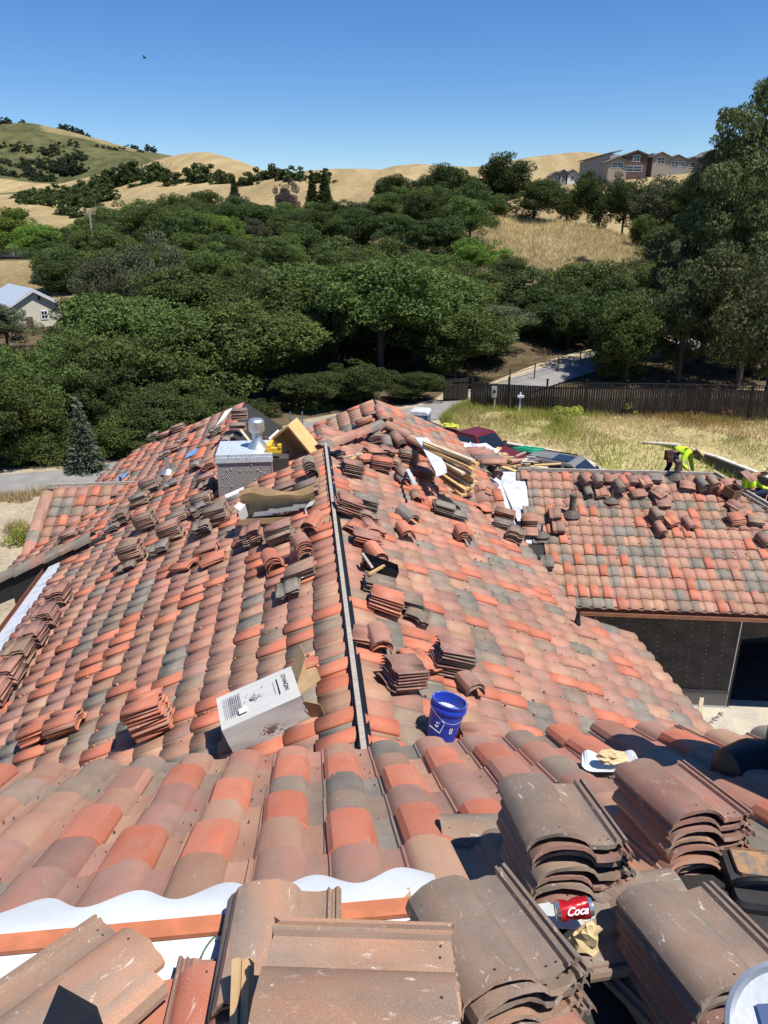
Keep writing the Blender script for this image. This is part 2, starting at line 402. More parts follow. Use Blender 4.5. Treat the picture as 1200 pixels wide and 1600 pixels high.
# ================================================================== THE SETTING: ground
CUR = [  # (Y, [(px, py), ...]) lines of the land as seen, near to far
 (58, [(-400, 603), (1600, 603)]),
 (80, [(-400, 515), (0, 517), (110, 520), (500, 510), (800, 500), (1000, 510), (1200, 525), (1600, 520)]),
 (95, [(-400, 455), (0, 458), (110, 462), (400, 470), (800, 440), (1000, 440), (1200, 470), (1600, 460)]),
 (115, [(-400, 405), (0, 410), (110, 408), (200, 415), (500, 430), (760, 415), (1000, 420), (1200, 420), (1600, 400)]),
 (150, [(-400, 385), (0, 392), (150, 385), (500, 372), (740, 357), (800, 366), (860, 368), (930, 380), (1000, 395), (1200, 350), (1600, 320)]),
 (170, [(-400, 375), (0, 382), (150, 375), (500, 355), (740, 338), (800, 338), (860, 346), (930, 356), (1000, 378), (1200, 325), (1600, 300)]),
 (185, [(-400, 375), (0, 378), (150, 370), (500, 350), (740, 336), (860, 345), (1000, 375), (1200, 320), (1600, 290)]),
 (235, [(-400, 352), (0, 350), (150, 352), (300, 335), (500, 318), (740, 300), (850, 292), (905, 284), (1000, 276), (1100, 268), (1200, 266), (1600, 250)]),
 (350, [(-400, 312), (0, 310), (50, 305), (70, 312), (100, 322), (180, 311), (250, 298), (330, 291), (400, 284), (450, 271), (520, 265), (560, 265), (610, 268), (660, 282), (760, 292), (850, 287), (905, 290), (1000, 290), (1200, 285), (1600, 280)]),
 (470, [(-400, 330), (0, 325), (300, 310), (450, 290), (600, 285), (760, 300), (1000, 290), (1600, 290)]),
 (700, [(-400, 300), (0, 300), (90, 296), (180, 285), (205, 268), (240, 251), (280, 240), (320, 236), (350, 243), (400, 262), (440, 280), (500, 280), (575, 270), (610, 258), (650, 252), (700, 259), (760, 260), (820, 248), (870, 242), (925, 239), (960, 244), (1010, 256), (1100, 262), (1600, 262)]),
 (780, [(-400, 310), (0, 300), (200, 285), (320, 262), (440, 290), (650, 285), (900, 275), (1600, 290)]),
 (900, [(-400, 250), (0, 270), (60, 285), (95, 287), (140, 270), (190, 250), (225, 250), (270, 266), (330, 285), (1000, 300), (1600, 300)]),
 (960, [(-400, 255), (0, 275), (100, 290), (200, 262), (300, 288), (1600, 305)]),
 (1250, [(-400, 150), (-60, 178), (0, 193), (40, 190), (110, 204), (150, 216), (200, 231), (240, 238), (280, 243), (330, 262), (400, 280), (1600, 300)]),
 (1400, [(-400, 165), (0, 205), (200, 250), (400, 290), (1600, 310)]),
]
_cy = np.array([c[0] for c in CUR], float)
TT = np.linspace(-1.0, 1.1, 300)
def _row(Y, pts):
    t = []; z = []
    for q in pts:
        d = ray(*q); t.append(d.x/d.y); z.append(Y*d.z/d.y)
    v = np.interp(TT, t, z)
    k = np.array([1, 2, 3, 2, 1])/9.; return np.convolve(np.pad(v, 2, 'edge'), k, 'valid')
ZT = np.array([_row(Y, p) for Y, p in CUR]); ZT[0] = GRD
def gz(X, Y):
    if Y <= 58: return GRD
    t = X/Y; c = np.array([np.interp(t, TT, ZT[i]) for i in range(len(_cy))])
    i = min(max(np.searchsorted(_cy, Y)-1, 0), len(_cy)-2); f = (Y-_cy[i])/(_cy[i+1]-_cy[i])
    f = min(max(f, 0), 1); f = f*f*(3-2*f)*.6+f*.4
    return float(c[i]*(1-f)+c[i+1]*f)
def gzpx(px, Y):
    t = ray(px, 400); return gz(t.x/t.y*Y, Y)

def land_mat():
    m = bpy.data.materials.new('dry_hills'); nt = NT(m); n, l = nt.nodes, nt.links
    b = n['Principled BSDF']; b.inputs['Roughness'].default_value = .95; b.inputs['Specular IOR Level'].default_value = .1
    at = n.new('ShaderNodeAttribute'); at.attribute_name = 'cover'
    geo = n.new('ShaderNodeNewGeometry')
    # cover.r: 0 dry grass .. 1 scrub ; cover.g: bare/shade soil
    def noise(sc, det, rough=.6, vec=None):
        q = n.new('ShaderNodeTexNoise'); q.inputs['Scale'].default_value = sc; q.inputs['Detail'].default_value = det; q.inputs['Roughness'].default_value = rough
        l.new(vec or geo.outputs['Position'], q.inputs['Vector']); return q.outputs['Fac']
    def ramp(f, p0, p1, c0, c1):
        r = n.new('ShaderNodeValToRGB'); e = r.color_ramp.elements; e[0].position = p0; e[1].position = p1; e[0].color = (*c0, 1); e[1].color = (*c1, 1); l.new(f, r.inputs[0]); return r.outputs[0]
    def mix(f, a, c):
        q = n.new('ShaderNodeMixRGB'); l.new(f, q.inputs[0]) if not isinstance(f, float) else q.inputs[0].__setattr__('default_value', f)
        l.new(a, q.inputs[1]); l.new(c, q.inputs[2]); return q.outputs[0]
    mp = n.new('ShaderNodeMapping'); mp.inputs['Scale'].default_value = (1, .25, 1); mp.inputs['Rotation'].default_value = (0, 0, .5); l.new(geo.outputs['Position'], mp.inputs[0])
    g1 = ramp(noise(.03, 12, .72, mp.outputs[0]), .42, .58, (.31, .225, .105), (.56, .42, .22))
    g2 = ramp(noise(.9, 9, .75), .38, .62, (.27, .21, .11), (.50, .38, .20))
    wv = n.new('ShaderNodeTexWave'); wv.inputs['Scale'].default_value = .018; wv.inputs['Distortion'].default_value = 9; wv.inputs['Detail'].default_value = 6; wv.inputs['Detail Roughness'].default_value = .7; l.new(mp.outputs[0], wv.inputs['Vector'])
    g3 = ramp(wv.outputs['Fac'], .2, .8, (.36, .26, .125), (.56, .43, .23))
    gold = mix(.4, mix(.5, g1, g3), g2)
    green = ramp(noise(.35, 7, .7), .4, .6, (.12, .13, .045), (.24, .24, .09))
    gp = ramp(noise(.05, 6, .6), .50, .66, (0, 0, 0), (.6, .6, .6))
    sep = n.new('ShaderNodeSeparateColor'); l.new(at.outputs['Color'], sep.inputs[0])
    mu = n.new('ShaderNodeMath'); mu.operation = 'MULTIPLY'; l.new(gp, mu.inputs[0]); l.new(sep.outputs[1], mu.inputs[1])
    base = mix(mu.outputs[0], gold, green)
    scrub = ramp(noise(.045, 12, .72), .40, .60, (.045, .058, .022), (.125, .128, .052))
    base = mix(sep.outputs[0], base, scrub)
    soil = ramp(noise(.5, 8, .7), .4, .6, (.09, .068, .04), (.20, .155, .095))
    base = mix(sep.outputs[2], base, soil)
    l.new(base, b.inputs['Base Color'])
    bp = n.new('ShaderNodeBump'); bp.inputs['Strength'].default_value = 1.0; bp.inputs['Distance'].default_value = 3.0
    l.new(noise(.12, 12, .72), bp.inputs['Height']); l.new(bp.outputs[0], b.inputs['Normal'])
    return m
M_land = land_mat()
def fbm(x, y, s):
    v = 0; a = 1
    for k in range(5):
        v += a*(np.sin(x*s*1.3+k*7.1+1.7*np.sin(y*s*.9+k))*np.cos(y*s*1.1+k*3.3+1.3*np.sin(x*s*.7+2*k))); s *= 2.03; a *= .5
    return v
def hills():
    ys = np.concatenate([np.linspace(56, 180, 90), np.geomspace(182, 1400, 190)]); T = np.linspace(-1.0, 1.1, 300)
    V = []; C = []
    for Y in ys:
        i = min(max(np.searchsorted(_cy, Y)-1, 0), len(_cy)-2); f = min(max((Y-_cy[i])/(_cy[i+1]-_cy[i]), 0), 1); f = f*f*(3-2*f)*.6+f*.4
        z = ZT[i]*(1-f)+ZT[i+1]*f if Y > 58 else np.full(len(T), GRD)
        X = T*Y
        z = z + fbm(X, np.full_like(X, Y), .06)*min(.12, Y*.0008)*2 + fbm(X, np.full_like(X, Y), .012)*Y*.0017*(Y > 180) - (.25 if Y < 58 else 0)
        V.append(np.stack([X, np.full_like(X, Y), z], 1))
        px = 600+1155*T*(CP+.35*SP)   # rough
        scr = np.zeros_like(T); 
        if Y > 860: scr = np.clip(1-(px-250)/150, .0, 1)*.95
        if Y > 1180: scr = scr*np.where((px > 95) & (px < 235), .55, 1)
        if 560 < Y < 760: scr = .12*np.ones_like(T)
        if 60 < Y < 1000: scr = np.maximum(scr, .85*np.clip((fbm(X*1.0, np.full_like(X, Y*1.0), .011)-.25)*2, 0, 1)*(Y > 620)*(px < 480))
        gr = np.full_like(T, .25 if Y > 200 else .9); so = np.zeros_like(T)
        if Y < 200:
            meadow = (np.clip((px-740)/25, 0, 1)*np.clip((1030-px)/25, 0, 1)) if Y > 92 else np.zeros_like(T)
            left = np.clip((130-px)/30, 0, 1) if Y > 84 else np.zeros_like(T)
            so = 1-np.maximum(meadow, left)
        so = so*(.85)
        C.append(np.stack([scr, gr, so, np.ones_like(T)], 1))
    V = np.vstack(V); C = np.vstack(C); nx = len(T); ny = len(ys)
    a = np.arange((ny-1)*nx).reshape(ny-1, nx)[:, :-1].ravel(); F = np.stack([a, a+1, a+nx+1, a+nx], 1)
    me = npmesh('hills', V, F, M_land, smooth=True)
    ca = me.color_attributes.new('cover', 'FLOAT_COLOR', 'POINT'); ca.data.foreach_set('color', C.astype(np.float32).ravel())
    return link('hills', me, kind='structure')
hills()
def ground_mat(name, cs):
    m = bpy.data.materials.new(name); nt = NT(m); n, l = nt.nodes, nt.links
    b = n['Principled BSDF']; b.inputs['Roughness'].default_value = .95; b.inputs['Specular IOR Level'].default_value = .1
    geo = n.new('ShaderNodeNewGeometry'); prev = None
    for i, (sc, lo, hi, c0, c1, f) in enumerate(cs):
        q = n.new('ShaderNodeTexNoise'); q.inputs['Scale'].default_value = sc; q.inputs['Detail'].default_value = 9; q.inputs['Roughness'].default_value = .7; l.new(geo.outputs['Position'], q.inputs['Vector'])
        r = n.new('ShaderNodeValToRGB'); e = r.color_ramp.elements; e[0].position = lo; e[1].position = hi; e[0].color = (*c0, 1); e[1].color = (*c1, 1); l.new(q.outputs['Fac'], r.inputs[0])
        if prev is None: prev = r.outputs[0]
        else:
            x = n.new('ShaderNodeMixRGB'); x.inputs[0].default_value = f; l.new(prev, x.inputs[1]); l.new(r.outputs[0], x.inputs[2]); prev = x.outputs[0]
    l.new(prev, b.inputs['Base Color'])
    bp = n.new('ShaderNodeBump'); bp.inputs['Strength'].default_value = .5; bp.inputs['Distance'].default_value = .06; l.new(q.outputs['Fac'], bp.inputs['Height']); l.new(bp.outputs[0], b.inputs['Normal'])
    return m
M_yard = ground_mat('yard_dirt', [(.35, .35, .65, (.27, .22, .145), (.46, .39, .28), 1), (6, .35, .65, (.20, .165, .11), (.52, .45, .33), .45)])
M_field = ground_mat('field_dry_grass', [(.22, .42, .6, (.44, .35, .18), (.30, .30, .11), 1), (3.5, .38, .62, (.22, .18, .09), (.60, .48, .26), .5)])
M_gravel = ground_mat('garage_gravel', [(1.2, .4, .6, (.40, .37, .31), (.62, .54, .38), 1), (30, .35, .65, (.22, .20, .17), (.7, .66, .6), .4)])
def sheet_ground(name, poly, z, m, kind='structure'):
    mb = MB(); mb.add([(x, y, z) for x, y in poly], [tuple(range(len(poly)))]); return mb.build(name, m, kind=kind)
g = sheet_ground('ground', [(-90, -60), (90, -60), (90, 57.5), (-90, 57.5)], GRD-.02, M_yard)
def strip(name, line, w, z, m, zf=None):
    mb = MB(); vs = []
    pts = [Vector((p[0], p[1])) for p in line]
    for i, p in enumerate(pts):
        t = (pts[min(i+1, len(pts)-1)]-pts[max(i-1, 0)]).normalized(); nn = Vector((-t.y, t.x)); ww = w[i] if isinstance(w, list) else w
        for s in (-1, 1):
            q = p+nn*s*ww/2; vs.append((q.x, q.y, (zf(q.x, q.y) if zf else 0)+z))
    mb.add(vs, [(2*i, 2*i+2, 2*i+3, 2*i+1) for i in range(len(pts)-1)]); return mb.build(name, m, kind='structure')
def rs(P, n=6):
    out = []
    for i in range(len(P)-1):
        p0 = P[max(i-1, 0)]; p1 = P[i]; p2 = P[i+1]; p3 = P[min(i+2, len(P)-1)]
        for k in range(n):
            t = k/n; out.append(tuple(.5*((2*p1[j])+(-p0[j]+p2[j])*t+(2*p0[j]-5*p1[j]+4*p2[j]-p3[j])*t*t+(-p0[j]+3*p1[j]-3*p2[j]+p3[j])*t**3) for j in range(len(p1))))
    out.append(tuple(P[-1])); return out
road_line = rs([(-40, 31.5), (-19, 34.2), (-13, 36.8), (-8.5, 41), (-3, 45.8), (3, 49.5), (7.5, 54), (13, 60.5), (19.5, 66), (27, 70.5), (36, 75.5), (60, 82)])
M_treeshade = ground_mat('painted_tree_shade', [(.5, .4, .6, (.075, .055, .035), (.13, .10, .06), 1), (5, .35, .65, (.05, .04, .025), (.20, .155, .10), .4)])  # darker brown ground sheet, the shade under the trees put into its colour
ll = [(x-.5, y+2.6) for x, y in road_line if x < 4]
sheet_ground('painted_tree_shade', [(-60, 32)]+ll+[(5, 57.4), (-60, 57.4)], GRD+.004, M_treeshade)
strip('road', road_line, 3.6, .03, M_asph, lambda x, y: max(gz(x, y), GRD) + (.10 if y > 56 else 0))
strip('road_shoulder', [(x-.1, y+2.5) for x, y in road_line if y > 44 and y < 72], 1.6, .012, M_yard, lambda x, y: max(gz(x, y), GRD) + (.10 if y > 56 else 0))
# ================================================================== NEAR (UPPER) ROOF
upper = thing('upper_roof', 'nearest tiled roof in the foreground with white scalloped ridge flashing', 'roof', SD(1.85, 0, GRD))
EAVE_S = 3.97
items = lay(UF, (-6.0, 3.5), (.25, EAVE_S-1.85), lambda c: toSD(c)[1] < 2.15 or toSD(c)[0] < 3.5, expo=.372, p_boost=.25, cw=(.0, .33, .29, .19, .13, .06))
items = [it for it in items if not (it[0] == 'tile' and random.random() < 0)]
pieces_as_parts(upper, items, 2, 1)
c4 = lambda s0, s1, d0, d1: [SD(s0, d0, 0), SD(s0, d1, 0), SD(s1, d1, 0), SD(s1, d0, 0)]
deck(upper, 'roof_deck', UF, [SD(1.85, -6, 0), SD(1.85, 3.6, 0), SD(3.55, 3.6, 0), SD(3.55, 2.2, 0), SD(EAVE_S-.08, 2.2, 0), SD(EAVE_S-.08, -6, 0)])
deck(upper, 'rear_roof_deck', UN, c4(1.85, -1.4, -6, 3.6), off=-.03)
mb = MB()
for d0, d1 in [(-6, 2.1)]:
    a = SD(EAVE_S-.35, d0, 0); b = SD(EAVE_S-.35, d1, 0)
    zt = UF.z(a.x, a.y)-.09
    mb.add([(a.x, a.y, zt), (b.x, b.y, zt), (b.x, b.y, -9), (a.x, a.y, -9)], [(0, 1, 2, 3)])
    a2 = SD(-1.2, d0, 0); b2 = SD(-1.2, d1, 0)
    mb.add([(a2.x, a2.y, -2.6), (b2.x, b2.y, -2.6), (b2.x, b2.y, GRD), (a2.x, a2.y, GRD)], [(0, 1, 2, 3)])
mb.build('wall', M_stucco, upper, M=Matrix())
# ridge flashing: a vertical-ish Z bar with scalloped far edge, orange ridge nailer strip, flat near flange
def flash(parent, d0, d1, name='ridge_flashing', near=.30, lift=0):
    mb = MB(); n = int((d1-d0)/.02); top = []; rows = [[], [], [], [], []]
    ax = UF.x  # level direction on the far face
    for i in range(n+1):
        d = d0+(d1-d0)*i/n
        w = SD(1.85, d, 0); a = UF.ab((w.x, w.y, UF.z(w.x, w.y)))[0]
        ph = ((a+.0 - (-6.0)) % PITCHX)/PITCHX       # tile phase; cover centred near .80
        hump = max(0, math.cos((ph-.80)*2*math.pi))**.8 if math.cos((ph-.80)*2*math.pi) > 0 else 0
        ex = .03+.125*(.5+.5*math.cos((ph-.80)*2*math.pi+math.pi))     # scallop: reaches further down in the pans
        hz = .092
        def P(s, z): q = SD(s, d, z); return (q.x, q.y, q.z+lift)
        zr = -2.14
        rows[0].append(P(1.90+ex*.75, zr-.5*(.06+ex*.75)+hz+.022))
        rows[1].append(P(1.845, zr+.105))
        rows[2].append(P(1.72, zr+.100))
        rows[3].append(P(1.69, zr+.075))
        edge = .19+.05*math.cos(ph*2*math.pi)
        rows[4].append(P(1.73-edge, zr+.055))
    V = sum(rows, []); k = n+1
    mb.add(V, [(r*k+i, r*k+i+1, (r+1)*k+i+1, (r+1)*k+i) for r in (0, 1, 2, 3) for i in range(n)])
    o = mb.build(name, M_white, parent, M=Matrix(), smooth=True)
    return o
flash(upper, -6, .02); 
mb = MB(); a = SD(1.775, -6, -2.026); b = SD(1.775, .015, -2.026); mb.bar(a, b, .062, .016); mb.build('ridge_strip', M_orange, upper, M=Matrix())
mb = MB()
for i in range(16):
    q = SD(1.62+.02*(i%3), -2.3+i*.19+random.uniform(-.04, .04), -2.078); mb.lathe([(.007, 0), (.007, .012), (.001, .013)], 8, M=Matrix.Translation(q))
mb.build('screw_head', M_dark, upper, M=Matrix(), kind='stuff')
# unseen wall added off-frame to shade the right end of the upper roof
mb = MB(); a = SD(1.2, 2.15, -1.9); b = SD(3.1, 2.15, -1.9); mb.bar(a, b, .2, 1.7); mb.build('added_shade_wall', M_stucco, upper, M=Matrix())
# near-side loose field: underlayment
mb = MB(); zz = lambda s, d: UN.z(*SD(s, d, 0)[:2])
mb.add([SD(1.70, -6, zz(1.7, 0)-.006), SD(1.70, 3.5, zz(1.7, 0)-.006), SD(.2, 3.5, zz(.2, 0)-.006), SD(.2, -6, zz(.2, 0)-.006)], [(0, 1, 2, 3)])
mb.build('underlayment', M_felt, upper, M=Matrix())

# ================================================================== MAIN HOUSE
house = thing('tiled_house', 'long house below with open ridge, metal lath chimney and tiles scattered over its roof', 'house', SD(10, 0, GRD))
def zH(x, y): return min(R2F.z(x, y), R2R.z(x, y), R2L.z(x, y))
def hipm(c, pl):
    s, d = toSD(c); z = zH(c.x, c.y)
    return pl.z(c.x, c.y) < z+.015 and s < 21 and d < 3.9 and (z > MR.z(c.x, c.y)-.02 or s > 17)
def inML(c):
    s, d = toSD(c)
    if d > -.06: return False
    if s < 15.35: return d > -5.58
    if s > 14.8 and d > -2.35: return False
    if s < 17.1: return d > -7.2
    if s < 19.3: return d > -(5.0+19.3-s)
    return d > -5.75-max(0, (24.3-s))*.42 and s < 24.1
def inMR(c):
    s, d = toSD(c)
    if d < .10: return False
    if s < 10.3: return d < 4.85
    if d > 3.85: return False
    return s < 15.35 or (s < 17 and d > 0 and c.z > zH(c.x, c.y)-.03)
def inR2L(c):
    s, d = toSD(c); return s > 14.9 and -1.2 < d < 1.58 and R2L.z(c.x, c.y) < zH(c.x, c.y)+.015 and s < 21
def inR2R(c):
    return hipm(c, R2R)
def inR2F(c):
    s, d = toSD(c); return hipm(c, R2F) and s > 14.3 and d > -.9
def inWL(c):
    s, d = toSD(c); return 16.9 < s < 19.3 and -7.0 < d < -(5.0+19.3-s)+.1
pl_o = lambda P, s: P
its = []
its += lay(ML, (-25, -4.35), (.05, 5.9), lambda c: toSD(c)[0] < 15.35 and inML(c), p_boost=.17, jit=.006, cw=(.03, .27, .24, .12, .12, .22))
its += lay(ML, (-25, -4.35), (.05, 8.6), lambda c: toSD(c)[0] >= 15.35 and inML(c), p_boost=.22, jit=.008, cw=(.06, .30, .22, .12, .08, .22))
its += lay(MR, (4.35, 21), (.1, 4.95), lambda c: toSD(c)[0] < 10.3 and inMR(c), p_boost=.17, jit=.006, cw=(.03, .24, .24, .11, .12, .26))
its += lay(MR, (4.35, 21.2), (.1, 3.95), lambda c: toSD(c)[0] >= 10.3 and inMR(c), p_boost=.19, jit=.006, cw=(.03, .24, .24, .11, .12, .26))
its += lay(R2L, (-21, -14), (0, 2.7), inR2L, p_boost=.22)
its += lay(R2R, (14, 21), (0, 2.35), inR2R, p_boost=.22)
its += lay(R2F, (-4, 4), (0, 3.2), inR2F, p_boost=.2)
its += lay(WL, (-7.05, -2), (0, 2.35), inWL, p_boost=.15)
# rake caps on the left wing, loose ridge caps on the rear wing
def cap_row(p0, p1, lod, n=None, over=.36, r=.0):
    p0 = Vector(p0); p1 = Vector(p1); L = (p1-p0).length; n = n or int(L/over); y = (p1-p0).normalized(); out = []
    for i in range(n):
        o = p0+y*(i*over); x = y.cross(Vector((0, 0, 1))).normalized(); z = x.cross(y)
        out.append(('cap', pick((.05, .25, .3, .18, .12, .1)), frame(x, y, z, o - x*.12*CAPW + z*(.012*(i % 2))) @ Matrix.Rotation(math.radians(3), 4, 'X') @ Matrix.Scale(CAPW, 4, (1, 0, 0)) @ Matrix.Scale(1.25, 4, (0, 0, 1))))
    return out
CAPW = 1.75
ra = SD(15.25, -7.35, ML.z(*SD(15.2, -7.35, 0)[:2])+.16); rb = SD(15.25, -4.75, ML.z(*SD(15.2, -4.75, 0)[:2])+.18)
its += cap_row(ra, rb, 1, 7)
CAPW = 1.15
its += cap_row(SD(15.0, -.1, -4.33), SD(17.5, 1.45, -4.50), 1, 8)
its += cap_row(SD(17.55, 1.6, -4.50), SD(16.3, 2.7, -4.95), 1, 4)
its += cap_row(SD(17.9, 1.6, -4.52), SD(20.9, 1.6, -4.52), 1, 4)
CAPW = 1.3
its += cap_row(SD(16.95, -7.1, WL.z(*SD(16.95, -7.1, 0)[:2])+.05), SD(19.3, -7.1, -6.34), 1, 6)
pieces_as_parts(house, its, 1, 0)
deck(house, 'roof_deck', ML, [SD(4.2, -.02, 0), SD(15.2, -.02, 0), SD(15.2, -5.85, 0), SD(4.2, -5.85, 0)])
deck(house, 'roof_deck', ML, [SD(15.2, -2.3, 0), SD(24.15, -2.3, 0), SD(24.15, -5.85, 0), SD(19.3, -7.9, 0), SD(19.3, -5.2, 0), SD(17.1, -7.25, 0), SD(15.2, -7.25, 0)], off=-.022)
mb = MB()
# right slope of the rear left wing and its ridge
a = SD(15.3, -2.3, ML.z(*SD(15.3, -2.3, 0)[:2])-.02); b = SD(24.1, -2.3, ML.z(*SD(24.1, -2.3, 0)[:2])-.02); c = SD(24.1, -.9, -6.3); d = SD(15.3, -.9, -6.3)
mb.add([a, b, c, d], [(0, 1, 2, 3)]); mb.build('valley_slope', M_felt, house, M=Matrix())
deck(house, 'roof_deck', MR, c4(4.2, 10.35, .02, 4.95)); deck(house, 'roof_deck', MR, c4(10.35, 16, .02, 3.95), off=-.022)
deck(house, 'roof_deck', R2L, [SD(17.6, 1.6, 0), SD(21.05, 1.6, 0), SD(21.05, -1.3, 0), SD(14.9, -1.1, 0)], off=-.02)
deck(house, 'roof_deck', R2R, [SD(17.6, 1.6, 0), SD(15.3, 3.95, 0), SD(21.05, 3.95, 0), SD(21.05, 1.6, 0)], off=-.022)
deck(house, 'roof_deck', R2F, [SD(17.6, 1.6, 0), SD(15.3, -.7, 0), SD(14.6, 3.9, 0), SD(15.3, 3.95, 0)], off=-.024)
deck(house, 'roof_deck', WL, [SD(16.9, -7.2, 0), SD(16.9, -7.15, 0), SD(19.3, -4.9, 0), SD(19.3, -7.2, 0)])
mb = MB(); mb.bar(SD(19.33, -7.2, -6.33), SD(19.33, -4.8, -6.33), .05, .07); mb.build('ridge_board', M_oldwood, house, M=Matrix())
# walls
mb = MB()
def wall_line(pts, zt, zb=GRD):
    for i in range(len(pts)-1):
        (s0, d0, *za), (s1, d1, *zb_) = pts[i], pts[i+1]
        mb.add([SD(s0, d0, zt(s0, d0)), SD(s1, d1, zt(s1, d1)), SD(s1, d1, zb), SD(s0, d0, zb)], [(0, 1, 2, 3)])
fz = lambda s, d: -4.3-S_*abs(d)-.12
wall_line([(4.2, -5.4), (15.6, -5.4), (15.6, -7.0), (23.8, -5.4)], fz)
wall_line([(23.8, -5.4), (23.8, -2.3), (20.8, -1.2), (20.8, 1.6), (20.8, 3.5), (10.2, 3.5), (10.2, 4.5), (4.2, 4.5)], lambda s, d: min(fz(s, d), -6.6 if s > 15 else 0))
mb.build('wall', M_stucco, house, M=Matrix())
# open ridge: white-edged board on edge
mb = MB(); mb.bar(SD(4.35, .03, -4.235), SD(15.0, .03, -4.235), .05, .115); mb.build('ridge_board', M_oldwood, house, M=Matrix())
mb = MB(); mb.bar(SD(4.35, .072, -4.262), SD(15.0, .072, -4.262), .03, .035); mb.bar(SD(4.35, .105, -4.30), SD(15.0, .105, -4.30), .03, .05); mb.build('ridge_nailer', M_black, house, M=Matrix())
# left eave: white underlayment strip, drip edge and brown gutter
mb = MB(); z0 = lambda d: -4.3+S_*d
mb.add([SD(4.2, -5.50, z0(-5.50)+.03), SD(15.1, -5.50, z0(-5.50)+.03), SD(15.1, -5.95, z0(-5.95)+.03), SD(4.2, -5.95, z0(-5.95)+.03)], [(0, 3, 2, 1)])
mb.build('eave_underlayment', M_under, house, M=Matrix())
mb = MB(); mb.prism([(-.0, 0), (-.13, 0), (-.13, .13), (-.115, .13), (-.115, .015), (-.015, .015), (-.015, .13), (0, .13)], 0, 10.9, M=frame(Vector((R2.x, R2.y, 0)), Vector((U2.x, U2.y, 0)), Vector((0, 0, 1)), SD(4.2, -5.96, z0(-5.96)-.14)))
mb.build('gutter', M_copper, house, M=Matrix())
# rake face below the left cap row; black stands in for its shade
mb = MB(); a = SD(15.12, -7.45, 0); b = SD(15.12, -4.7, 0); za = ML.z(a.x, a.y); zb = ML.z(b.x, b.y)
mb.add([(a.x, a.y, za+.14), (b.x, b.y, zb+.12), (b.x, b.y, zb-.4), (a.x, a.y, za-.32)], [(0, 1, 2, 3)])
q = Vector((U2.x, U2.y, 0))*.2; mb.add([Vector((a.x, a.y, za+.14)), Vector((b.x, b.y, zb+.12)), Vector((b.x, b.y, zb+.12))+q, Vector((a.x, a.y, za+.14))+q], [(0, 1, 2, 3)])
mb.build('rake_board', M_felt, house, M=Matrix())
# white membrane in the valley beside the garage
for nm, pts, off in [('valley_membrane', [(745, 742), (778, 738), (800, 800), (835, 905), (800, 870), (758, 800), (735, 760)], 0)]:
    mb = MB(); zz_ = [-5.98]*7
    P = [MR.hit(x, y, -.0) for x, y in pts]
    top = [p - Vector((0, 0, .02)) for p in P]; mb.add(top, [tuple(range(len(top)))]); 
    mb.build(nm, M_under, house, M=Matrix())
# blue underlayment patches
for (x, y) in [(300, 708), (191, 745)]:
    p = ML.hit(x, y, .09); mb = MB(); F = frame(ML.x, ML.y, ML.n, p); mb.add([(-.28, -.16, 0), (.28, -.16, 0), (.28, .16, .004), (-.28, .16, .004)], [(0, 1, 2, 3)], M=F); mb.build('blue_patch', M_bluet, house, M=Matrix())

# chimney with expanded metal lath and a round flue
def lath_mat(name, base, wire, paper_bits=True):
    m = bpy.data.materials.new(name); nt = NT(m); n, l = nt.nodes, nt.links; b = n['Principled BSDF']; b.inputs['Roughness'].default_value = .7
    tc = n.new('ShaderNodeTexCoord'); 
    def wave(rot):
        mp = n.new('ShaderNodeMapping'); mp.inputs['Rotation'].default_value = rot; l.new(tc.outputs['Object'], mp.inputs[0])
        w = n.new('ShaderNodeTexWave'); w.inputs['Scale'].default_value = 9; w.inputs['Distortion'].default_value = 1.2; w.inputs['Detail'].default_value = 1; l.new(mp.outputs[0], w.inputs['Vector']); return w.outputs['Fac']
    mx = n.new('ShaderNodeMath'); mx.operation = 'MAXIMUM'; l.new(wave((0, .55, 0)), mx.inputs[0]); l.new(wave((0, 2.59, 0)), mx.inputs[1])
    r = n.new('ShaderNodeValToRGB'); e = r.color_ramp.elements; e[0].position = .72; e[1].position = .9; e[0].color = (*base, 1); e[1].color = (*wire, 1); l.new(mx.outputs[0], r.inputs[0]); l.new(r.outputs[0], b.inputs['Base Color'])
    bp = n.new('ShaderNodeBump'); bp.inputs['Strength'].default_value = .8; bp.inputs['Distance'].default_value = .02; l.new(mx.outputs[0], bp.inputs['Height']); l.new(bp.outputs[0], b.inputs['Normal'])
    return m
M_lath = lath_mat('metal_lath', (.16, .14, .12), (.42, .40, .38))
M_foil = mat('speckled_foil', (.62, .68, .72), .4, c2=(.38, .44, .50), scale=22, metal=.3, fac=(.35, .5), bump=.3, bscale=25)
cb = ML.hit(344, 779); csd = toSD(cb)
cz = depth(384, 711, 17.0*.934)  # only used for nothing but size sanity
CS, CD = csd[0], csd[1]
CW, CDp = 1.10, 1.02
zt = onz(344, 711, 0) if False else None
tfl = aty(344, 711, SD(CS, CD, 0).y); CT = tfl.z
chim = link('chimney', None, house, Matrix.Translation(SD(CS, CD, cb.z)))
def cbox(name, s0, s1, d0, d1, z0_, z1_, m, **k):
    mb = MB(); mb.add([SD(s, d, z) for z in (z0_, z1_) for s, d in ((s0, d0), (s0, d1), (s1, d1), (s1, d0))], [(3, 2, 1, 0), (4, 5, 6, 7), (0, 1, 5, 4), (1, 2, 6, 5), (2, 3, 7, 6), (3, 0, 4, 7)])
    M0 = frame(Vector((R2.x, R2.y, 0)), Vector((U2.x, U2.y, 0)), Vector((0, 0, 1)), SD(s0, d0, z0_)); Mi = M0.inverted(); mb.v = [tuple(Mi @ Vector(v)) for v in mb.v]
    return mb.build(name, m, chim, M=M0, **k)
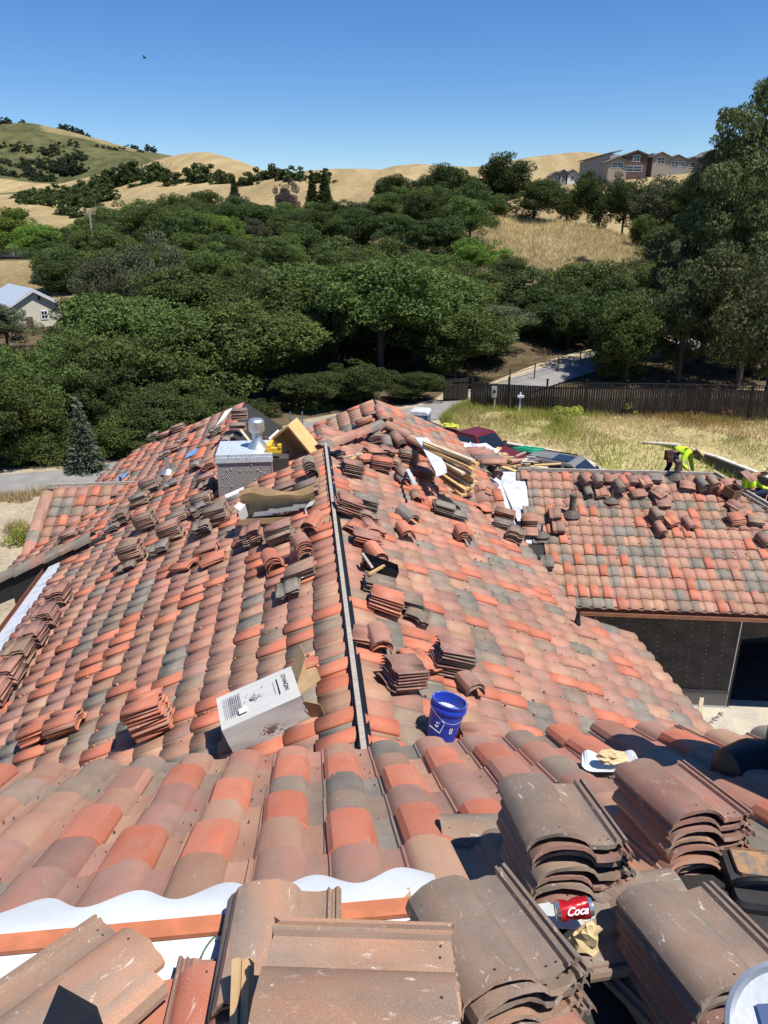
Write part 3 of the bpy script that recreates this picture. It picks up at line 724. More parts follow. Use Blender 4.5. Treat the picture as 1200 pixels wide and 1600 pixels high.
cbox('lath_box', CS, CS+CDp, CD, CD+CW, cb.z-.9, CT-.07, M_lath)
cbox('dark_side', CS+.04, CS+CDp-.04, CD+CW-.02, CD+CW+.34, cb.z-1.2, CT-.13, M_darkpaper)  # darker, slightly lower box along the chimney's right side
cbox('chimney_cap', CS-.02, CS+CDp+.02, CD-.02, CD+CW+.02, CT-.075, CT, M_foil)
cbox('cap_flashing', CS-.03, CS+.0, CD-.025, CD+CW+.025, CT-.17, CT-.06, M_foil)
for dd in (0, CW): cbox('corner_bead', CS-.012, CS+.01, CD+dd-.015, CD+dd+.015, cb.z-.5, CT-.08, M_galv)
fc = SD(CS+.50, CD+.80, CT)
mb = MB(); mb.lathe([(.22, 0), (.21, .02), (.11, .14), (.105, .30), (.125, .31), (.125, .34), (.155, .345), (.165, .37), (.165, .56), (.13, .60), (.02, .615), (.0, .615)], 28); mb.build('flue_cap', M_galv, chim, M=Matrix.Translation(fc), smooth=True)
mb = MB()
for k in range(26):
    x, z = random.uniform(.05, CW-.05), random.uniform(-.95, -.2); w = random.uniform(.006, .018)
    q = SD(CS-.012, CD+x, CT+z); mb.box(q, (w*random.uniform(1, 2.5), .01, w))
mb.build('paper_flecks', M_white, chim, M=Matrix(), kind='stuff')

# small pipes and a copper vent on the house roof
def pipe_vent(name, p, pl, r=.05, h=.3, m=None, parent=None, base=.2):
    mb = MB(); mb.lathe([(r, -.1), (r, h), (r*.8, h), (r*.8, h-.05)], 14); mb.lathe([(base, -.02), (r*1.25, .10), (r*1.2, .14)], 14)
    return mb.build(name, m or M_vent, parent, M=Matrix.Translation(p), smooth=False)
pipe_vent('vent_pipe', ML.hit(263, 738, .05), ML, .055, .40, M_galv, house)
pipe_vent('vent_pipe', ML.hit(190, 762, .05), ML, .03, .3, M_dark, house, .08)
pipe_vent('vent_pipe', MR.hit(902, 974, .05), MR, .03, .22, M_dark, house, .06)

# ================================================================== GARAGE
garage = thing('garage', 'lower garage right of the house with copper gutter and black papered wall', 'garage', (8, 16.5, GRD))
ax = GF.x
def inGF(c):
    p = proj(c); a, b = GF.ab(c)
    return a > -.95+b*.22 and a < 9.5
AE0 = GF.ab((g_e.x, g_e.y, 0))[0]
RIDGE_A = None
dR = onz(1118, 748, GZR); ARr = GF.ab(dR)[0]
def inG2(c):
    a, b = GF.ab(c); 
    left = AE0-.02 - (GRUN-b)*.135
    return a > left and a < ARr + b*1.0
itg = lay(GF, (AE0-.75+.0, AE0+10.5), (.05, GRUN+.06), inG2, p_boost=.15, cw=(.0, .24, .27, .27, .10, .12), jit=.004)
GH = Plane(GF.at(ARr, 0), GF.x*1.0, (GZR-GZE)/GRUN)   # hip end facing right
GH.o = Vector(GF.at(ARr, 0))
itg += lay(GH, (-4.6, 4.6), (0, GRUN), lambda c: abs(GH.ab(c)[0]) < GH.ab(c)[1]*1.0, p_boost=.15)
CAPW = 1.1
itg += [(k, c, M) for k, c, M in cap_row(GF.at(ARr+.1, .1)+Vector((0, 0, .05)), GF.at(ARr+GRUN, GRUN)+Vector((0, 0, .05)), 1)][:0]
pieces_as_parts(garage, itg, 1, 0)
def gdeck(name, pl, abs_, m=M_felt, off=-.02):
    return deck(garage, name, pl, [tuple(pl.at(a, b)[:2]) for a, b in abs_], off=off, m=m)
gdeck('roof_deck', GF, [(AE0-.75, .0), (ARr, 0), (ARr+GRUN, GRUN), (AE0-.4, GRUN)])
gdeck('white_membrane', GF, [(AE0-1.3, .0), (AE0-.55, 0), (AE0-.2, 2.6), (AE0-.6, 2.6)], m=M_under, off=.0)
gdeck('roof_deck', GBk, [(-ARr, .0), (-(AE0-.9), 0), (-(AE0-.9), GRUN), (-ARr-GRUN, GRUN)])
gdeck('roof_deck', GH, [(0, 0), (GRUN, GRUN), (-GRUN, GRUN)])
mb = MB(); mb.bar(GF.at(AE0-.7, -.02)+Vector((0, 0, .07)), GF.at(ARr, -.02)+Vector((0, 0, .07)), .07, .10); mb.build('ridge_board', M_oldwood, garage, M=Matrix())
mb = MB(); mb.bar(GF.at(ARr, 0)+Vector((0, 0, .12)), GF.at(ARr+GRUN, GRUN)+Vector((0, 0, .10)), .06, .10); mb.bar(GF.at(ARr-.1, .05)+Vector((0, 0, .1)), GF.at(ARr+GRUN-.1, GRUN+.05)+Vector((0, 0, .08)), .04, .06); mb.build('hip_board', M_oldwood, garage, M=Matrix())
# gutter / fascia
FR = frame(GF.x, Vector((-GF.dh.x, -GF.dh.y, 0)), Vector((0, 0, 1)), GF.at(0, GRUN+.04))
mb = MB(); L0, L1 = AE0-.1, ARr+GRUN+.1
mb.add([(L0, 0, -.10), (L1, 0, -.10), (L1, 0, .02), (L0, 0, .02), (L0, -.10, -.05), (L1, -.10, -.05), (L0, -.11, -.14), (L1, -.11, -.14), (L0, .05, -.20), (L1, .05, -.20)],
       [(3, 2, 1, 0), (4, 5, 7, 6), (6, 7, 9, 8)], M=FR); mb.bar(FR @ Vector((L0, -.11, -.05)), FR @ Vector((L1, -.11, -.05)), .03, .025)
mb.build('gutter', M_copper, garage, M=Matrix())
mb = MB(); mb.bar(FR @ Vector((L0, .02, .02)), FR @ Vector((L1, .02, .02)), .04, .06); mb.build('drip_edge', M_dark, garage, M=Matrix())
mb = MB(); mb.add([FR @ Vector(v) for v in ((L0, .03, -.14), (L1, .03, -.14), (L1, .75, -.14), (L0, .75, -.14))], [(0, 1, 2, 3)]); mb.build('soffit', M_darkpaper, garage, M=Matrix())
# wall of black paper with lath at its foot
wx1 = (onz(1130, 1105, GRD)); WY = .52
FI = FR.inverted(); WA1 = (FI @ Vector((onz(1137, 1112, GRD).x, onz(1137, 1112, GRD).y, 0))).x
Mw = FR @ Matrix.Translation((0, WY, 0)); zb_ = GRD-GZE
mb = MB(); mb.box(((L0-2+WA1)/2, .06, (-.14+zb_)/2), (WA1-L0+2, .12, -zb_-.14)); mb.build('wall', M_darkpaper, garage, M=Mw)
mb = MB(); mb.box(((L0+WA1)/2, -.008, zb_+.28), (WA1-L0, .012, .52)); mb.build('foot_lath', lath_mat('dark_lath', (.045, .04, .036), (.20, .19, .18)), garage, M=Mw)
mb = MB(); mb.box(((L0+WA1)/2, -.016, zb_+.03), (WA1-L0, .02, .07)); mb.build('weep_screed', M_galv, garage, M=Mw)
mb = MB(); mb.box((WA1, 0, (zb_-.14)/2), (.026, .02, -zb_-.2)); mb.build('corner_bead', M_galv, garage, M=Mw)
mb = MB()
x = L0+.35
while x < WA1-.1:
    z = -.35
    while z > zb_+.1:
        mb.box((x+random.gauss(0, .012)+(.18*(-z)/3), -.006, z), (.009, .006, .026)); z -= random.uniform(.11, .24)
    x += .40
mb.build('staple_rows', M_white, garage, M=Mw, kind='stuff')
mb = MB()
for sx, sz in [(1.2, -.5), (2.1, -.45), (3.3, -.5), (2.6, -1.9), (3.1, -1.0), (3.7, -.75), (1.7, -1.6)]:
    mb.lathe([(.055, 0), (.055, .004), (.03, .005), (.0, .005)], 12, M=Matrix.Translation((L0+sx, -.004, sz)) @ Matrix.Rotation(math.pi/2, 4, 'X'))
mb.build('felt_emblem', M_cmu, garage, M=Mw, kind='stuff')
# dark doorway side: return wall, header arch and inside
mb = MB(); mb.box((WA1+.05, 1.4, (-.14+zb_)/2), (.10, 2.7, -zb_-.14)); mb.box((WA1+4.6, .06, -.42), (.5, .12, .5)); 
arc = [(WA1+.02, -.14), (WA1+5, -.14), (WA1+5, -.55)]+[(WA1+.02+5*(1-t), -.55-.55*(1-math.sin(math.pi*.5*(t+ (1-t)*1)) )-.45*t*t) for t in np.linspace(0, 1, 8)]
mb.prism([(p[0], p[1]) for p in arc], 0, .12); mb.build('door_header', M_darkpaper, garage, M=Mw)
mb = MB(); mb.add([(WA1+5.6, .1, -.14), (WA1+5.6, 3.4, -.14), (WA1+5.6, 3.4, zb_), (WA1+5.6, .1, zb_)], [(0, 1, 2, 3)]); mb.add([(WA1+.1, .35, zb_+.03), (WA1+5.6, .35, zb_+.03), (WA1+5.6, 3.4, zb_+.03), (WA1+.1, 3.4, zb_+.03)], [(0, 1, 2, 3)]); mb.add([(L0-2, 3.4, -.14), (WA1+6, 3.4, -.14), (WA1+6, 3.4, zb_), (L0-2, 3.4, zb_)], [(0, 1, 2, 3)]); mb.add([(L0-2, 6.5, -.14), (L0-2, .2, -.14), (L0-2, .2, zb_), (L0-2, 6.5, zb_)], [(0, 1, 2, 3)])  # includes a dark floor sheet: doorway shade put into the floor colour
mb.build('rear_wall_shade_floor', M_darkpaper, garage, M=Mw)
mb = MB(); fo = Vector((FR @ Vector((0, 0, 0)))); 
mb.add([(WA1-1.2, -3.4, 0), (WA1+7, -3.4, 0), (WA1+7, 3.4, 0), (WA1+.12, 3.4, 0), (WA1+.12, 0, 0), (WA1-1.2, 0, 0)], [(0, 1, 2, 3, 4, 5)]); mb.build('gravel_apron', M_gravel, None, M=FR @ Matrix.Translation((0, WY, GRD-GZE+.004)), kind='structure')
for (x, y, r, h) in [(893, 803, .085, .50), (1057, 745, .085, .42)]:
    p = GF.hit(x, y, .06); mb = MB(); mb.lathe([(r*1.3, 0), (r*1.05, .3*h), (r, h), (r*1.25, h+.02), (r*1.25, h+.07), (.0, h+.09)], 14); mb.lathe([(.26, -.05), (.20, .03), (r*1.2, .13)], 14)
    mb.build('vent_pipe', M_vent, garage, M=Matrix.Translation(p))
for (x, y) in [(846, 835), (955, 782)]:
    pipe_vent('vent_pipe', GF.hit(x, y, .06), GF, .028, .30, M_vent, garage, .24)

# ================================================================== LOOSE TILES IN STACKS
ORD = ['top', 'second', 'third', 'fourth', 'fifth', 'sixth', 'seventh', 'eighth', 'ninth', 'tenth', 'eleventh', 'twelfth', 'thirteenth', 'fourteenth', 'fifteenth', 'sixteenth', 'seventeenth', 'eighteenth', 'nineteenth', 'twentieth', 'twenty-first', 'twenty-second']
LOOSE = []; far_loose = []
def stack(M0, n, phrase, colr, kind='tile', gap=.036, jx=.012, jr=.03, lod=1, fan=0, flip=False):
    """M0: frame at the base centre; n pieces; phrase singles the stack out"""
    half = .165 if kind == 'tile' else .12
    for i in range(n):
        c = colr if isinstance(colr, int) else colr[i % len(colr)]
        M = M0 @ Matrix.Translation((random.gauss(0, jx)+fan*i, random.gauss(0, jx), gap*i)) @ Matrix.Rotation(random.gauss(0, jr), 4, 'Z') @ Matrix.Rotation(random.gauss(0, .012), 4, 'X') @ Matrix.Translation((-half, -TLn/2, .014))
        LOOSE.append(dict(k=kind, c=c, M=M, lod=lod, i=n-1-i, n=n, ph=phrase, stk=id(M0)))
def pm(pl, px, py, yaw=0, off=.085, rot=False, lean=0, roll=0, level=0):
    p = pl.hit(px, py, off); y, z = pl.y, pl.n
    if level: z = (pl.n*(1-level)+Vector((0, 0, 1))*level).normalized(); y = (pl.y-z*pl.y.dot(z)).normalized()
    F = frame(y.cross(z), y, z, p)
    F = F @ Matrix.Rotation(math.radians(yaw+(90 if rot else 0)), 4, 'Z') @ Matrix.Rotation(math.radians(lean), 4, 'Y') @ Matrix.Rotation(math.radians(roll), 4, 'X')
    return F
# --- foreground stacks (top centre given by camera ray and depth; built downwards)
def top_stack(px, py, zc, yaw, n, phrase, colr, pitch=0, gap=.036, roll=0, rev=True, jx=.01):
    p = depth(px, py, zc)
    base = Matrix.Translation(p) @ Matrix.Rotation(math.radians(yaw), 4, 'Z') @ Matrix.Rotation(math.radians(pitch), 4, 'X') @ Matrix.Rotation(math.radians(roll), 4, 'Y')
    stack(base @ Matrix.Translation((0, 0, -gap*n)), n, phrase, colr, lod=2, gap=gap, jx=jx)
# yaw is where the head (nail-hole) end points; 180 = towards the camera
top_stack(878, 1262, 2.54, 186, 9, 'grey-brown stack right of centre in the foreground', [4, 4, 1, 4, 1, 4, 4, 1, 4, 3, 4], pitch=15)
top_stack(762, 1448, 1.98, 197, 5, 'long brown stack above the soda can in the foreground', [4, 2, 4, 4, 4], pitch=14, roll=9)
top_stack(1062, 1232, 2.90, 190, 11, 'tall red-brown stack beside the black roll', [1, 1, 5, 1, 2, 1, 1, 2, 1, 1, 1], pitch=14)
top_stack(1108, 1465, 2.06, 190, 11, 'tall grey and plum stack at the right edge', [4, 1, 4, 1, 1, 4, 1, 4, 1, 4, 4], pitch=13)
top_stack(560, 1545, 1.58, -90, 20, 'stack lying crosswise at the bottom centre', [2, 2, 4, 2, 1, 2], pitch=0, roll=0, gap=.038)
top_stack(436, 1468, 2.10, 185, 8, 'plum-brown stack half hidden behind the bottom centre stack', [1, 4, 2, 4, 2, 1, 4, 2], pitch=8)
top_stack(95, 1550, 1.98, -34, 5, 'leaning tan stack at the bottom left', [2, 4, 4, 2, 2], pitch=-8, roll=-6, jx=.02)
top_stack(850, 1680, 1.72, 30, 3, 'red-topped stack at the bottom edge beside the crosswise stack', [3, 3, 5], pitch=-6)
top_stack(770, 1318, 3.0, 90, 2, 'small grey stack wedged before the grey-brown stack', [4, 4, 3], pitch=0)
def one(px, py, zc, yaw, label, c, pitch=0, roll=0, kind='tile'):
    p = depth(px, py, zc); M = Matrix.Translation(p) @ Matrix.Rotation(math.radians(yaw), 4, 'Z') @ Matrix.Rotation(math.radians(pitch), 4, 'X') @ Matrix.Rotation(math.radians(roll), 4, 'Y') @ Matrix.Translation((-.165, -.21, 0))
    link('loose_tile', shape_mesh(kind, 2, c, True), None, M, label, 'roof tile', 'loose roof tiles')
one(282, 1640, 1.92, 6, 'orange tile lying flat between the leaning tan stack and the crosswise stack', 0, pitch=-5)
one(352, 1600, 1.98, 4, 'plum tile in shade left of the crosswise bottom stack', 1, pitch=-5)
one(915, 1545, 2.62, 28, 'orange tile slanting beside the open shaded gap at the bottom right', 0, pitch=-4)
one(1010, 1480, 2.25, 30, 'brown tile on its side in the shade beneath the right edge stack', 4, pitch=-5, roll=-30)
one(985, 1440, 2.35, 100, 'grey-brown tile under the crumpled paper', 4, pitch=0)
one(985, 1560, 2.45, 20, 'plum tile lying in the shade beside the crumpled paper', 1, pitch=-5)
one(950, 1475, 2.75, 160, 'shaded brown tile between the soda can and the right edge stack', 1, pitch=6)

# --- stacks on the house roof: (plane, px, py, n, phrase, colours, rotated, yaw, kind, extra)
ST = [
 (MR, 699, 1046, 9, 'tall dusty brown stack above the blue bucket', [4, 1, 4, 1, 4], 0, 4, 'tile', {}),
 (MR, 626, 1068, 7, 'red-brown stack left of the tall dusty brown stack', [5, 1, 1, 5, 1], 1, -62, 'tile', {}),
 (MR, 727, 1068, 2, 'pair of brown cover tiles below the tall dusty brown stack', [4, 1], 1, 20, 'cap', {}),
 (MR, 655, 1037, 2, 'broken orange pair between the two brown stacks', [0, 0], 1, 30, 'tile', {}),
 (MR, 748, 1158, 3, 'flat orange stack right of the blue bucket', [0, 0, 5], 0, 6, 'tile', {'level': .5}),
 (MR, 578, 998, 2, 'orange pair close to the ridge board', [0, 5], 0, -12, 'tile', {'level': .6}),
 (MR, 590, 1006, 3, 'nest of orange cover tiles under the orange pair', [0, 0, 5], 1, 5, 'cap', {}),
 (MR, 600, 950, 5, 'splayed orange stack right of the ridge', [0, 0, 5, 0, 0], 0, -10, 'tile', {'fan': .02}),
 (MR, 633, 945, 4, 'grey stack beside the splayed orange stack', [3, 3, 3, 4], 0, 0, 'tile', {}),
 (MR, 652, 962, 2, 'grey pair below the grey stack right of the ridge', [3, 4], 1, -20, 'tile', {}),
 (MR, 590, 920, 4, 'scuffed brown stack below the mortar tray', [4, 4, 1, 4], 0, 0, 'tile', {}),
 (MR, 585, 872, 3, 'nest of orange-brown cover tiles above the mortar tray', [5, 1, 0], 1, 15, 'cap', {}),
 (MR, 570, 850, 5, 'orange stack below the two orange nests right of the ridge', [0, 5, 0, 0, 5], 0, 2, 'tile', {}),
 (MR, 556, 826, 2, 'left orange nest right of the ridge', [5, 0], 1, -20, 'tile', {}),
 (MR, 583, 826, 2, 'right orange nest right of the ridge', [0, 5], 1, 12, 'tile', {}),
 (MR, 575, 805, 2, 'brown nest below the grey stack near the ridge', [1, 4], 1, 0, 'tile', {}),
 (MR, 566, 797, 7, 'grey stack a little right of the upper ridge board', [3, 4, 3, 4], 0, 0, 'tile', {}),
 (MR, 539, 800, 7, 'sagging red-brown stack against the upper ridge board', [5, 1, 5], 0, 8, 'tile', {'roll': 6}),
 (MR, 634, 808, 2, 'dark grey cover tiles alone on the right slope', [3, 3], 1, 30, 'cap', {}),
 (MR, 633, 834, 2, 'orange cover tiles alone on the right slope', [0, 0], 1, 10, 'cap', {}),
 (MR, 652, 778, 1, 'single plum tile high on the right slope', [1], 1, 0, 'cap', {}),
 (MR, 720, 842, 4, 'orange cover tiles far down the right slope', [0, 5, 1, 0], 1, 0, 'cap', {}),
 (MR, 690, 800, 5, 'dark grey and brown stack on the right slope below the lumber', [3, 3, 4, 4, 3], 0, 0, 'tile', {}),
 (MR, 712, 805, 2, 'grey tiles at the foot of the dark stack', [3, 3], 0, 5, 'tile', {}),
 (MR, 722, 772, 2, 'pink cover tiles under the lumber ends', [5, 1], 0, 0, 'cap', {}),
 (ML, 245, 1138, 9, 'tall untidy orange stack on the left slope near the white carton', [0, 0, 5, 0, 5], 0, 3, 'tile', {'gap': .044, 'jr': .06}),
 (ML, 106, 1136, 4, 'right half of the low orange pile at the lower left', [0, 0, 5], 0, -4, 'tile', {'gap': .042}),
 (ML, 64, 1146, 4, 'left half of the low orange pile at the lower left', [0, 0], 0, 6, 'tile', {'gap': .040}),
 (ML, 470, 898, 4, 'tan stack beside the ridge on the left slope', [4, 2, 1, 2], 0, 2, 'tile', {}),
 (ML, 452, 922, 2, 'grey nest below the tan stack on the left slope', [3, 3], 1, 0, 'tile', {}),
 (ML, 428, 883, 4, 'nest of orange cover tiles left of the tan stack', [0, 5, 0, 0], 1, 10, 'cap', {}),
 (ML, 478, 866, 6, 'nest of orange and plum tiles left of the ridge board', [1, 5, 0, 1, 0, 5], 1, 12, 'cap', {}),
 (ML, 492, 822, 3, 'orange cover tiles beside the open carton', [0, 5, 0], 1, -20, 'cap', {}),
 (ML, 398, 845, 7, 'wavy red-brown stack in front of the open carton', [1, 4, 5, 1], 1, 0, 'tile', {}),
 (ML, 440, 842, 7, 'dark brown stack in front of the open carton', [4, 4, 1, 4], 0, 0, 'tile', {}),
 (ML, 447, 768, 4, 'red-brown stack leaning behind the open carton', [1, 4, 1], 0, 10, 'tile', {}),
 (ML, 483, 772, 6, 'tan stack against the ridge below the barrel nest', [2, 4, 1, 4], 0, 0, 'tile', {}),
 (ML, 489, 742, 6, 'nest of dark barrel tiles on the ridge below the wood frame', [4, 1, 4], 1, 0, 'cap', {'gap': .045}),
 (ML, 346, 812, 9, 'tilted red-brown stack left of the open carton', [4, 1, 1, 4], 0, -8, 'tile', {'lean': 12}),
 (ML, 318, 830, 5, 'grey wavy stack below the tilted stack', [3, 4, 3], 1, 0, 'tile', {}),
 (ML, 312, 800, 4, 'dark wavy stack left of the tilted stack', [4, 3], 1, 20, 'tile', {}),
 (ML, 272, 840, 9, 'tall brown stack with pink top on the left slope', [1, 2, 4, 1], 0, 0, 'tile', {}),
 (ML, 278, 812, 4, 'low brown stack behind the tall brown stack', [1, 4], 0, 5, 'tile', {}),
 (ML, 232, 823, 8, 'tan-topped stack beside the tall brown stack', [1, 4, 2], 0, -3, 'tile', {}),
 (ML, 212, 874, 10, 'tall tan stack lowest of the left cluster', [2, 1, 4, 1, 2], 0, 0, 'tile', {}),
 (ML, 252, 858, 3, 'dark wavy tiles right of the tall tan stack', [3, 4], 1, 0, 'tile', {}),
 (ML, 200, 885, 2, 'dark wavy pair at the foot of the tall tan stack', [3, 4], 1, 0, 'tile', {}),
 (ML, 193, 815, 7, 'wavy tan and black stack left of the tan-topped stack', [2, 3, 4, 4], 1, 0, 'tile', {}),
 (ML, 223, 785, 6, 'tan stack above the wavy tan and black stack', [4, 2, 3], 0, 0, 'tile', {}),
 (ML, 178, 826, 3, 'dark curved tiles near the left wing', [3, 4], 1, 0, 'tile', {}),
 (ML, 112, 838, 4, 'low brown stack on the left wing above the cap row', [4, 1], 0, 0, 'tile', {}),
 (ML, 162, 765, 3, 'flat brown tiles at the top of the left wing', [4, 1], 0, 0, 'tile', {}),
 (ML, 325, 862, 3, 'scattered orange tiles upper row on the left slope', [0, 0, 5], 0, 0, 'tile', {}),
 (ML, 290, 884, 2, 'skewed orange pair on the left slope', [0, 0], 0, -25, 'tile', {}),
 (ML, 335, 875, 2, 'orange pair lower right of the scattered tiles', [0, 0], 0, 8, 'tile', {}),
 (ML, 237, 765, 8, 'grey-fronted stack beside the galvanised vent', [3, 3, 4, 1], 0, 3, 'tile', {}),
 (ML, 268, 757, 2, 'dark curved tiles at the foot of the galvanised vent', [3, 3], 1, 10, 'tile', {}),
 (ML, 280, 672, 5, 'brown stack near the far left roof edge', [1, 4], 0, 0, 'tile', {}),
 (ML, 259, 680, 3, 'red stack at the far left roof edge', [5, 1], 0, 0, 'tile', {}),
 (ML, 241, 684, 4, 'dark curved stack at the far left roof edge', [3, 4], 1, 0, 'tile', {}),
 (ML, 287, 690, 3, 'leaning brown tiles below the brown stack at the far edge', [4, 1], 1, 20, 'tile', {}),
 (ML, 272, 704, 4, 'brown-topped stack above the blue patch', [4, 1], 0, 0, 'tile', {}),
 (ML, 259, 712, 3, 'wavy stack left of the brown-topped stack', [4, 1], 1, 0, 'tile', {}),
 (ML, 310, 668, 2, 'lone dark tiles on the far left slope', [4, 1], 0, 20, 'tile', {}),
 (ML, 308, 730, 2, 'dark cover tiles left of the chimney', [4, 3], 1, 0, 'cap', {}),
 (ML, 328, 730, 4, 'orange nest left of the chimney', [5, 0, 1], 1, 0, 'tile', {}),
 (ML, 325, 750, 4, 'orange stack left of the chimney', [5, 1], 0, 0, 'tile', {}),
 (ML, 327, 765, 5, 'brown wavy stack against the chimney foot', [4, 1], 1, 0, 'tile', {}),
 (ML, 318, 785, 5, 'tan stack below the chimney foot', [4, 2], 0, -5, 'tile', {}),
 (ML, 375, 655, 8, 'upper stack on the peak behind the chimney', [1, 4, 5], 0, 0, 'tile', {'level': 1, 'off': .3}),
 (ML, 372, 672, 5, 'brown stack below the peak stack behind the chimney', [4, 1], 0, 0, 'tile', {'level': 1, 'off': .2}),
 (ML, 353, 692, 2, 'tan cover tiles lying behind the chimney', [2, 4], 1, 0, 'cap', {}),
 (ML, 338, 676, 4, 'dark wavy stack on the left of the peak', [4, 3], 1, 20, 'tile', {}),
 (MR, 662, 745, 5, 'stack hidden behind the lumber on the right slope', [1, 4], 0, 0, 'tile', {}),
 (MR, 636, 722, 7, 'brown and red stack left of the white panel', [4, 1, 5], 0, 0, 'tile', {'level': .5}),
 (MR, 628, 752, 4, 'nest of grey barrel tiles left of the lumber', [4, 3, 4], 1, 15, 'cap', {'gap': .05}),
 (MR, 616, 730, 3, 'tan barrel tiles above the grey barrel nest', [2, 1], 1, -10, 'cap', {}),
 (MR, 594, 732, 6, 'low red stack in the centre of the rear clutter', [5, 1, 0], 0, 0, 'tile', {'level': .5}),
 (MR, 604, 712, 5, 'wavy stack behind the low red stack', [4, 1, 5], 1, 0, 'tile', {'level': .5}),
 (MR, 585, 712, 4, 'red-brown pile left of the wavy stack in the rear clutter', [1, 5], 0, 30, 'tile', {'level': .5}),
 (MR, 548, 738, 6, 'dark brown stack just right of the ridge top end', [4, 1], 0, 14, 'tile', {}),
 (MR, 570, 720, 3, 'orange pair of tiles in the rear clutter', [0, 5], 0, 40, 'tile', {'level': .5}),
 (R2F, 585, 690, 6, 'wavy tan stack under the ridge caps of the rear wing', [2, 1, 4], 0, 0, 'tile', {'level': .7}),
 (R2F, 604, 695, 2, 'grey barrel tiles under the ridge caps of the rear wing', [3, 3], 0, 0, 'cap', {}),
 (R2F, 622, 690, 3, 'brown barrel tiles right of the grey ones on the rear wing', [1, 4], 0, 20, 'cap', {}),
 (R2L, 540, 700, 2, 'brown barrel tiles on the left face of the rear wing', [4, 1], 0, 0, 'cap', {}),
 (R2L, 562, 684, 2, 'plum barrel tiles below the rear peak', [1, 4], 0, 30, 'cap', {}),
 (R2L, 570, 660, 3, 'red tiles below the rear peak', [5, 0], 0, 10, 'tile', {}),
 (R2R, 600, 655, 2, 'red barrel tiles at the rear peak', [5, 0], 1, 30, 'cap', {}),
 (R2L, 580, 650, 3, 'brown tiles on the top of the rear peak', [1, 4], 0, 10, 'tile', {'level': .6}),
 (MR, 770, 745, 4, 'right dark barrel nest beside the lumber', [4, 1], 1, 20, 'cap', {'gap': .05}),
 (MR, 752, 748, 4, 'left dark barrel nest beside the lumber', [4, 4], 1, 10, 'cap', {'gap': .05}),
 (MR, 763, 765, 4, 'pink stack above the white membrane', [5, 1], 0, -20, 'tile', {'level': .5}),
 (MR, 787, 812, 6, 'orange stack beside the white membrane', [5, 0, 1], 0, -20, 'tile', {'level': .5}),
 (MR, 786, 822, 3, 'grey stack below the orange one beside the white membrane', [3, 4], 0, -20, 'tile', {'level': .5}),
 (MR, 803, 842, 6, 'wavy tan stack at the garage roof corner', [2, 1, 4], 1, -20, 'tile', {'level': .5}),
 (MR, 757, 795, 1, 'orange tile leaning on the white membrane', [0], 0, 40, 'tile', {'level': .2}),
 (GF, 826, 818, 7, 'pink and tan stack at the left of the garage roof', [5, 2, 1], 1, 0, 'tile', {}),
 (GF, 828, 832, 2, 'dark red pair at the foot of the pink and tan stack', [1, 5], 1, 0, 'tile', {}),
 (GF, 827, 800, 1, 'single dark tile above the pink and tan stack', [3], 0, 0, 'tile', {}),
 (GF, 852, 885, 6, 'wavy grey-tan stack low on the garage roof', [2, 4, 3], 0, 0, 'tile', {}),
 (GF, 857, 903, 2, 'tan pair below the wavy grey-tan stack', [2, 2], 0, 0, 'tile', {}),
 (GF, 866, 808, 5, 'tan barrel stack left of the dull vent on the garage', [2, 1, 4], 0, 0, 'tile', {}),
 (GF, 872, 826, 3, 'red-brown tiles under the tan barrel stack', [1, 5], 0, 0, 'tile', {}),
 (GF, 913, 758, 5, 'red-brown nest at the left of the garage ridge', [1, 5], 0, 20, 'cap', {'gap': .05}),
 (GF, 932, 758, 5, 'brown nest second along the garage ridge', [4, 1], 0, 10, 'cap', {'gap': .05}),
 (GF, 919, 770, 2, 'dark tile below the garage ridge nests', [3, 3], 0, 5, 'cap', {}),
 (GF, 938, 770, 2, 'tan tile below the garage ridge nests', [2, 5], 0, 0, 'tile', {}),
 (GF, 953, 750, 3, 'red flat stack on the garage ridge', [5, 0], 1, 0, 'tile', {}),
 (GF, 966, 768, 5, 'dark grey nest on the garage roof', [3, 4, 3], 0, 14, 'cap', {'gap': .05}),
 (GF, 974, 757, 3, 'orange nest by the dark grey nest', [0, 5], 0, 10, 'cap', {}),
 (GF, 988, 753, 4, 'red stack mid garage ridge', [5, 1], 1, 0, 'tile', {}),
 (GF, 1006, 758, 5, 'orange barrel stack mid garage ridge', [0, 5, 1], 0, 15, 'tile', {}),
 (GF, 996, 772, 2, 'skewed orange pair mid garage roof', [0, 5], 1, 10, 'tile', {}),
 (GF, 1028, 775, 4, 'tilted tan stack mid garage roof', [2, 1], 0, 35, 'tile', {}),
 (GF, 1035, 787, 2, 'flat plum pair under the tilted tan stack', [1, 1], 1, 5, 'tile', {}),
 (GF, 1020, 748, 3, 'dark curved stack beneath the bending worker', [3, 4], 1, 0, 'tile', {}),
 (GF, 1073, 760, 3, 'pink tile pair right of the garage ridge vent', [5, 5], 1, -10, 'tile', {}),
 (GF, 1094, 762, 4, 'left grey-brown barrel nest at the right of the ridge', [4, 3], 0, 18, 'cap', {'gap': .06}),
 (GF, 1110, 762, 5, 'right tan barrel nest at the right of the ridge', [2, 4], 0, 16, 'cap', {'gap': .06}),
 (GF, 1125, 766, 2, 'orange barrel tiles before the far right stack', [0, 0], 0, 10, 'cap', {}),
 (GF, 1137, 758, 3, 'red tiles on the right end of the garage ridge', [5, 0], 1, 0, 'tile', {}),
 (GF, 1148, 792, 3, 'plum tilted tiles below the brown block', [1, 4], 0, 40, 'tile', {}),
 (GF, 1154, 802, 2, 'pink flat pair lower right of the brown block', [5, 1], 1, 0, 'tile', {}),
 (GF, 1150, 815, 4, 'splayed red tiles lower right on the garage', [5, 0], 1, 15, 'tile', {'fan': .03}),
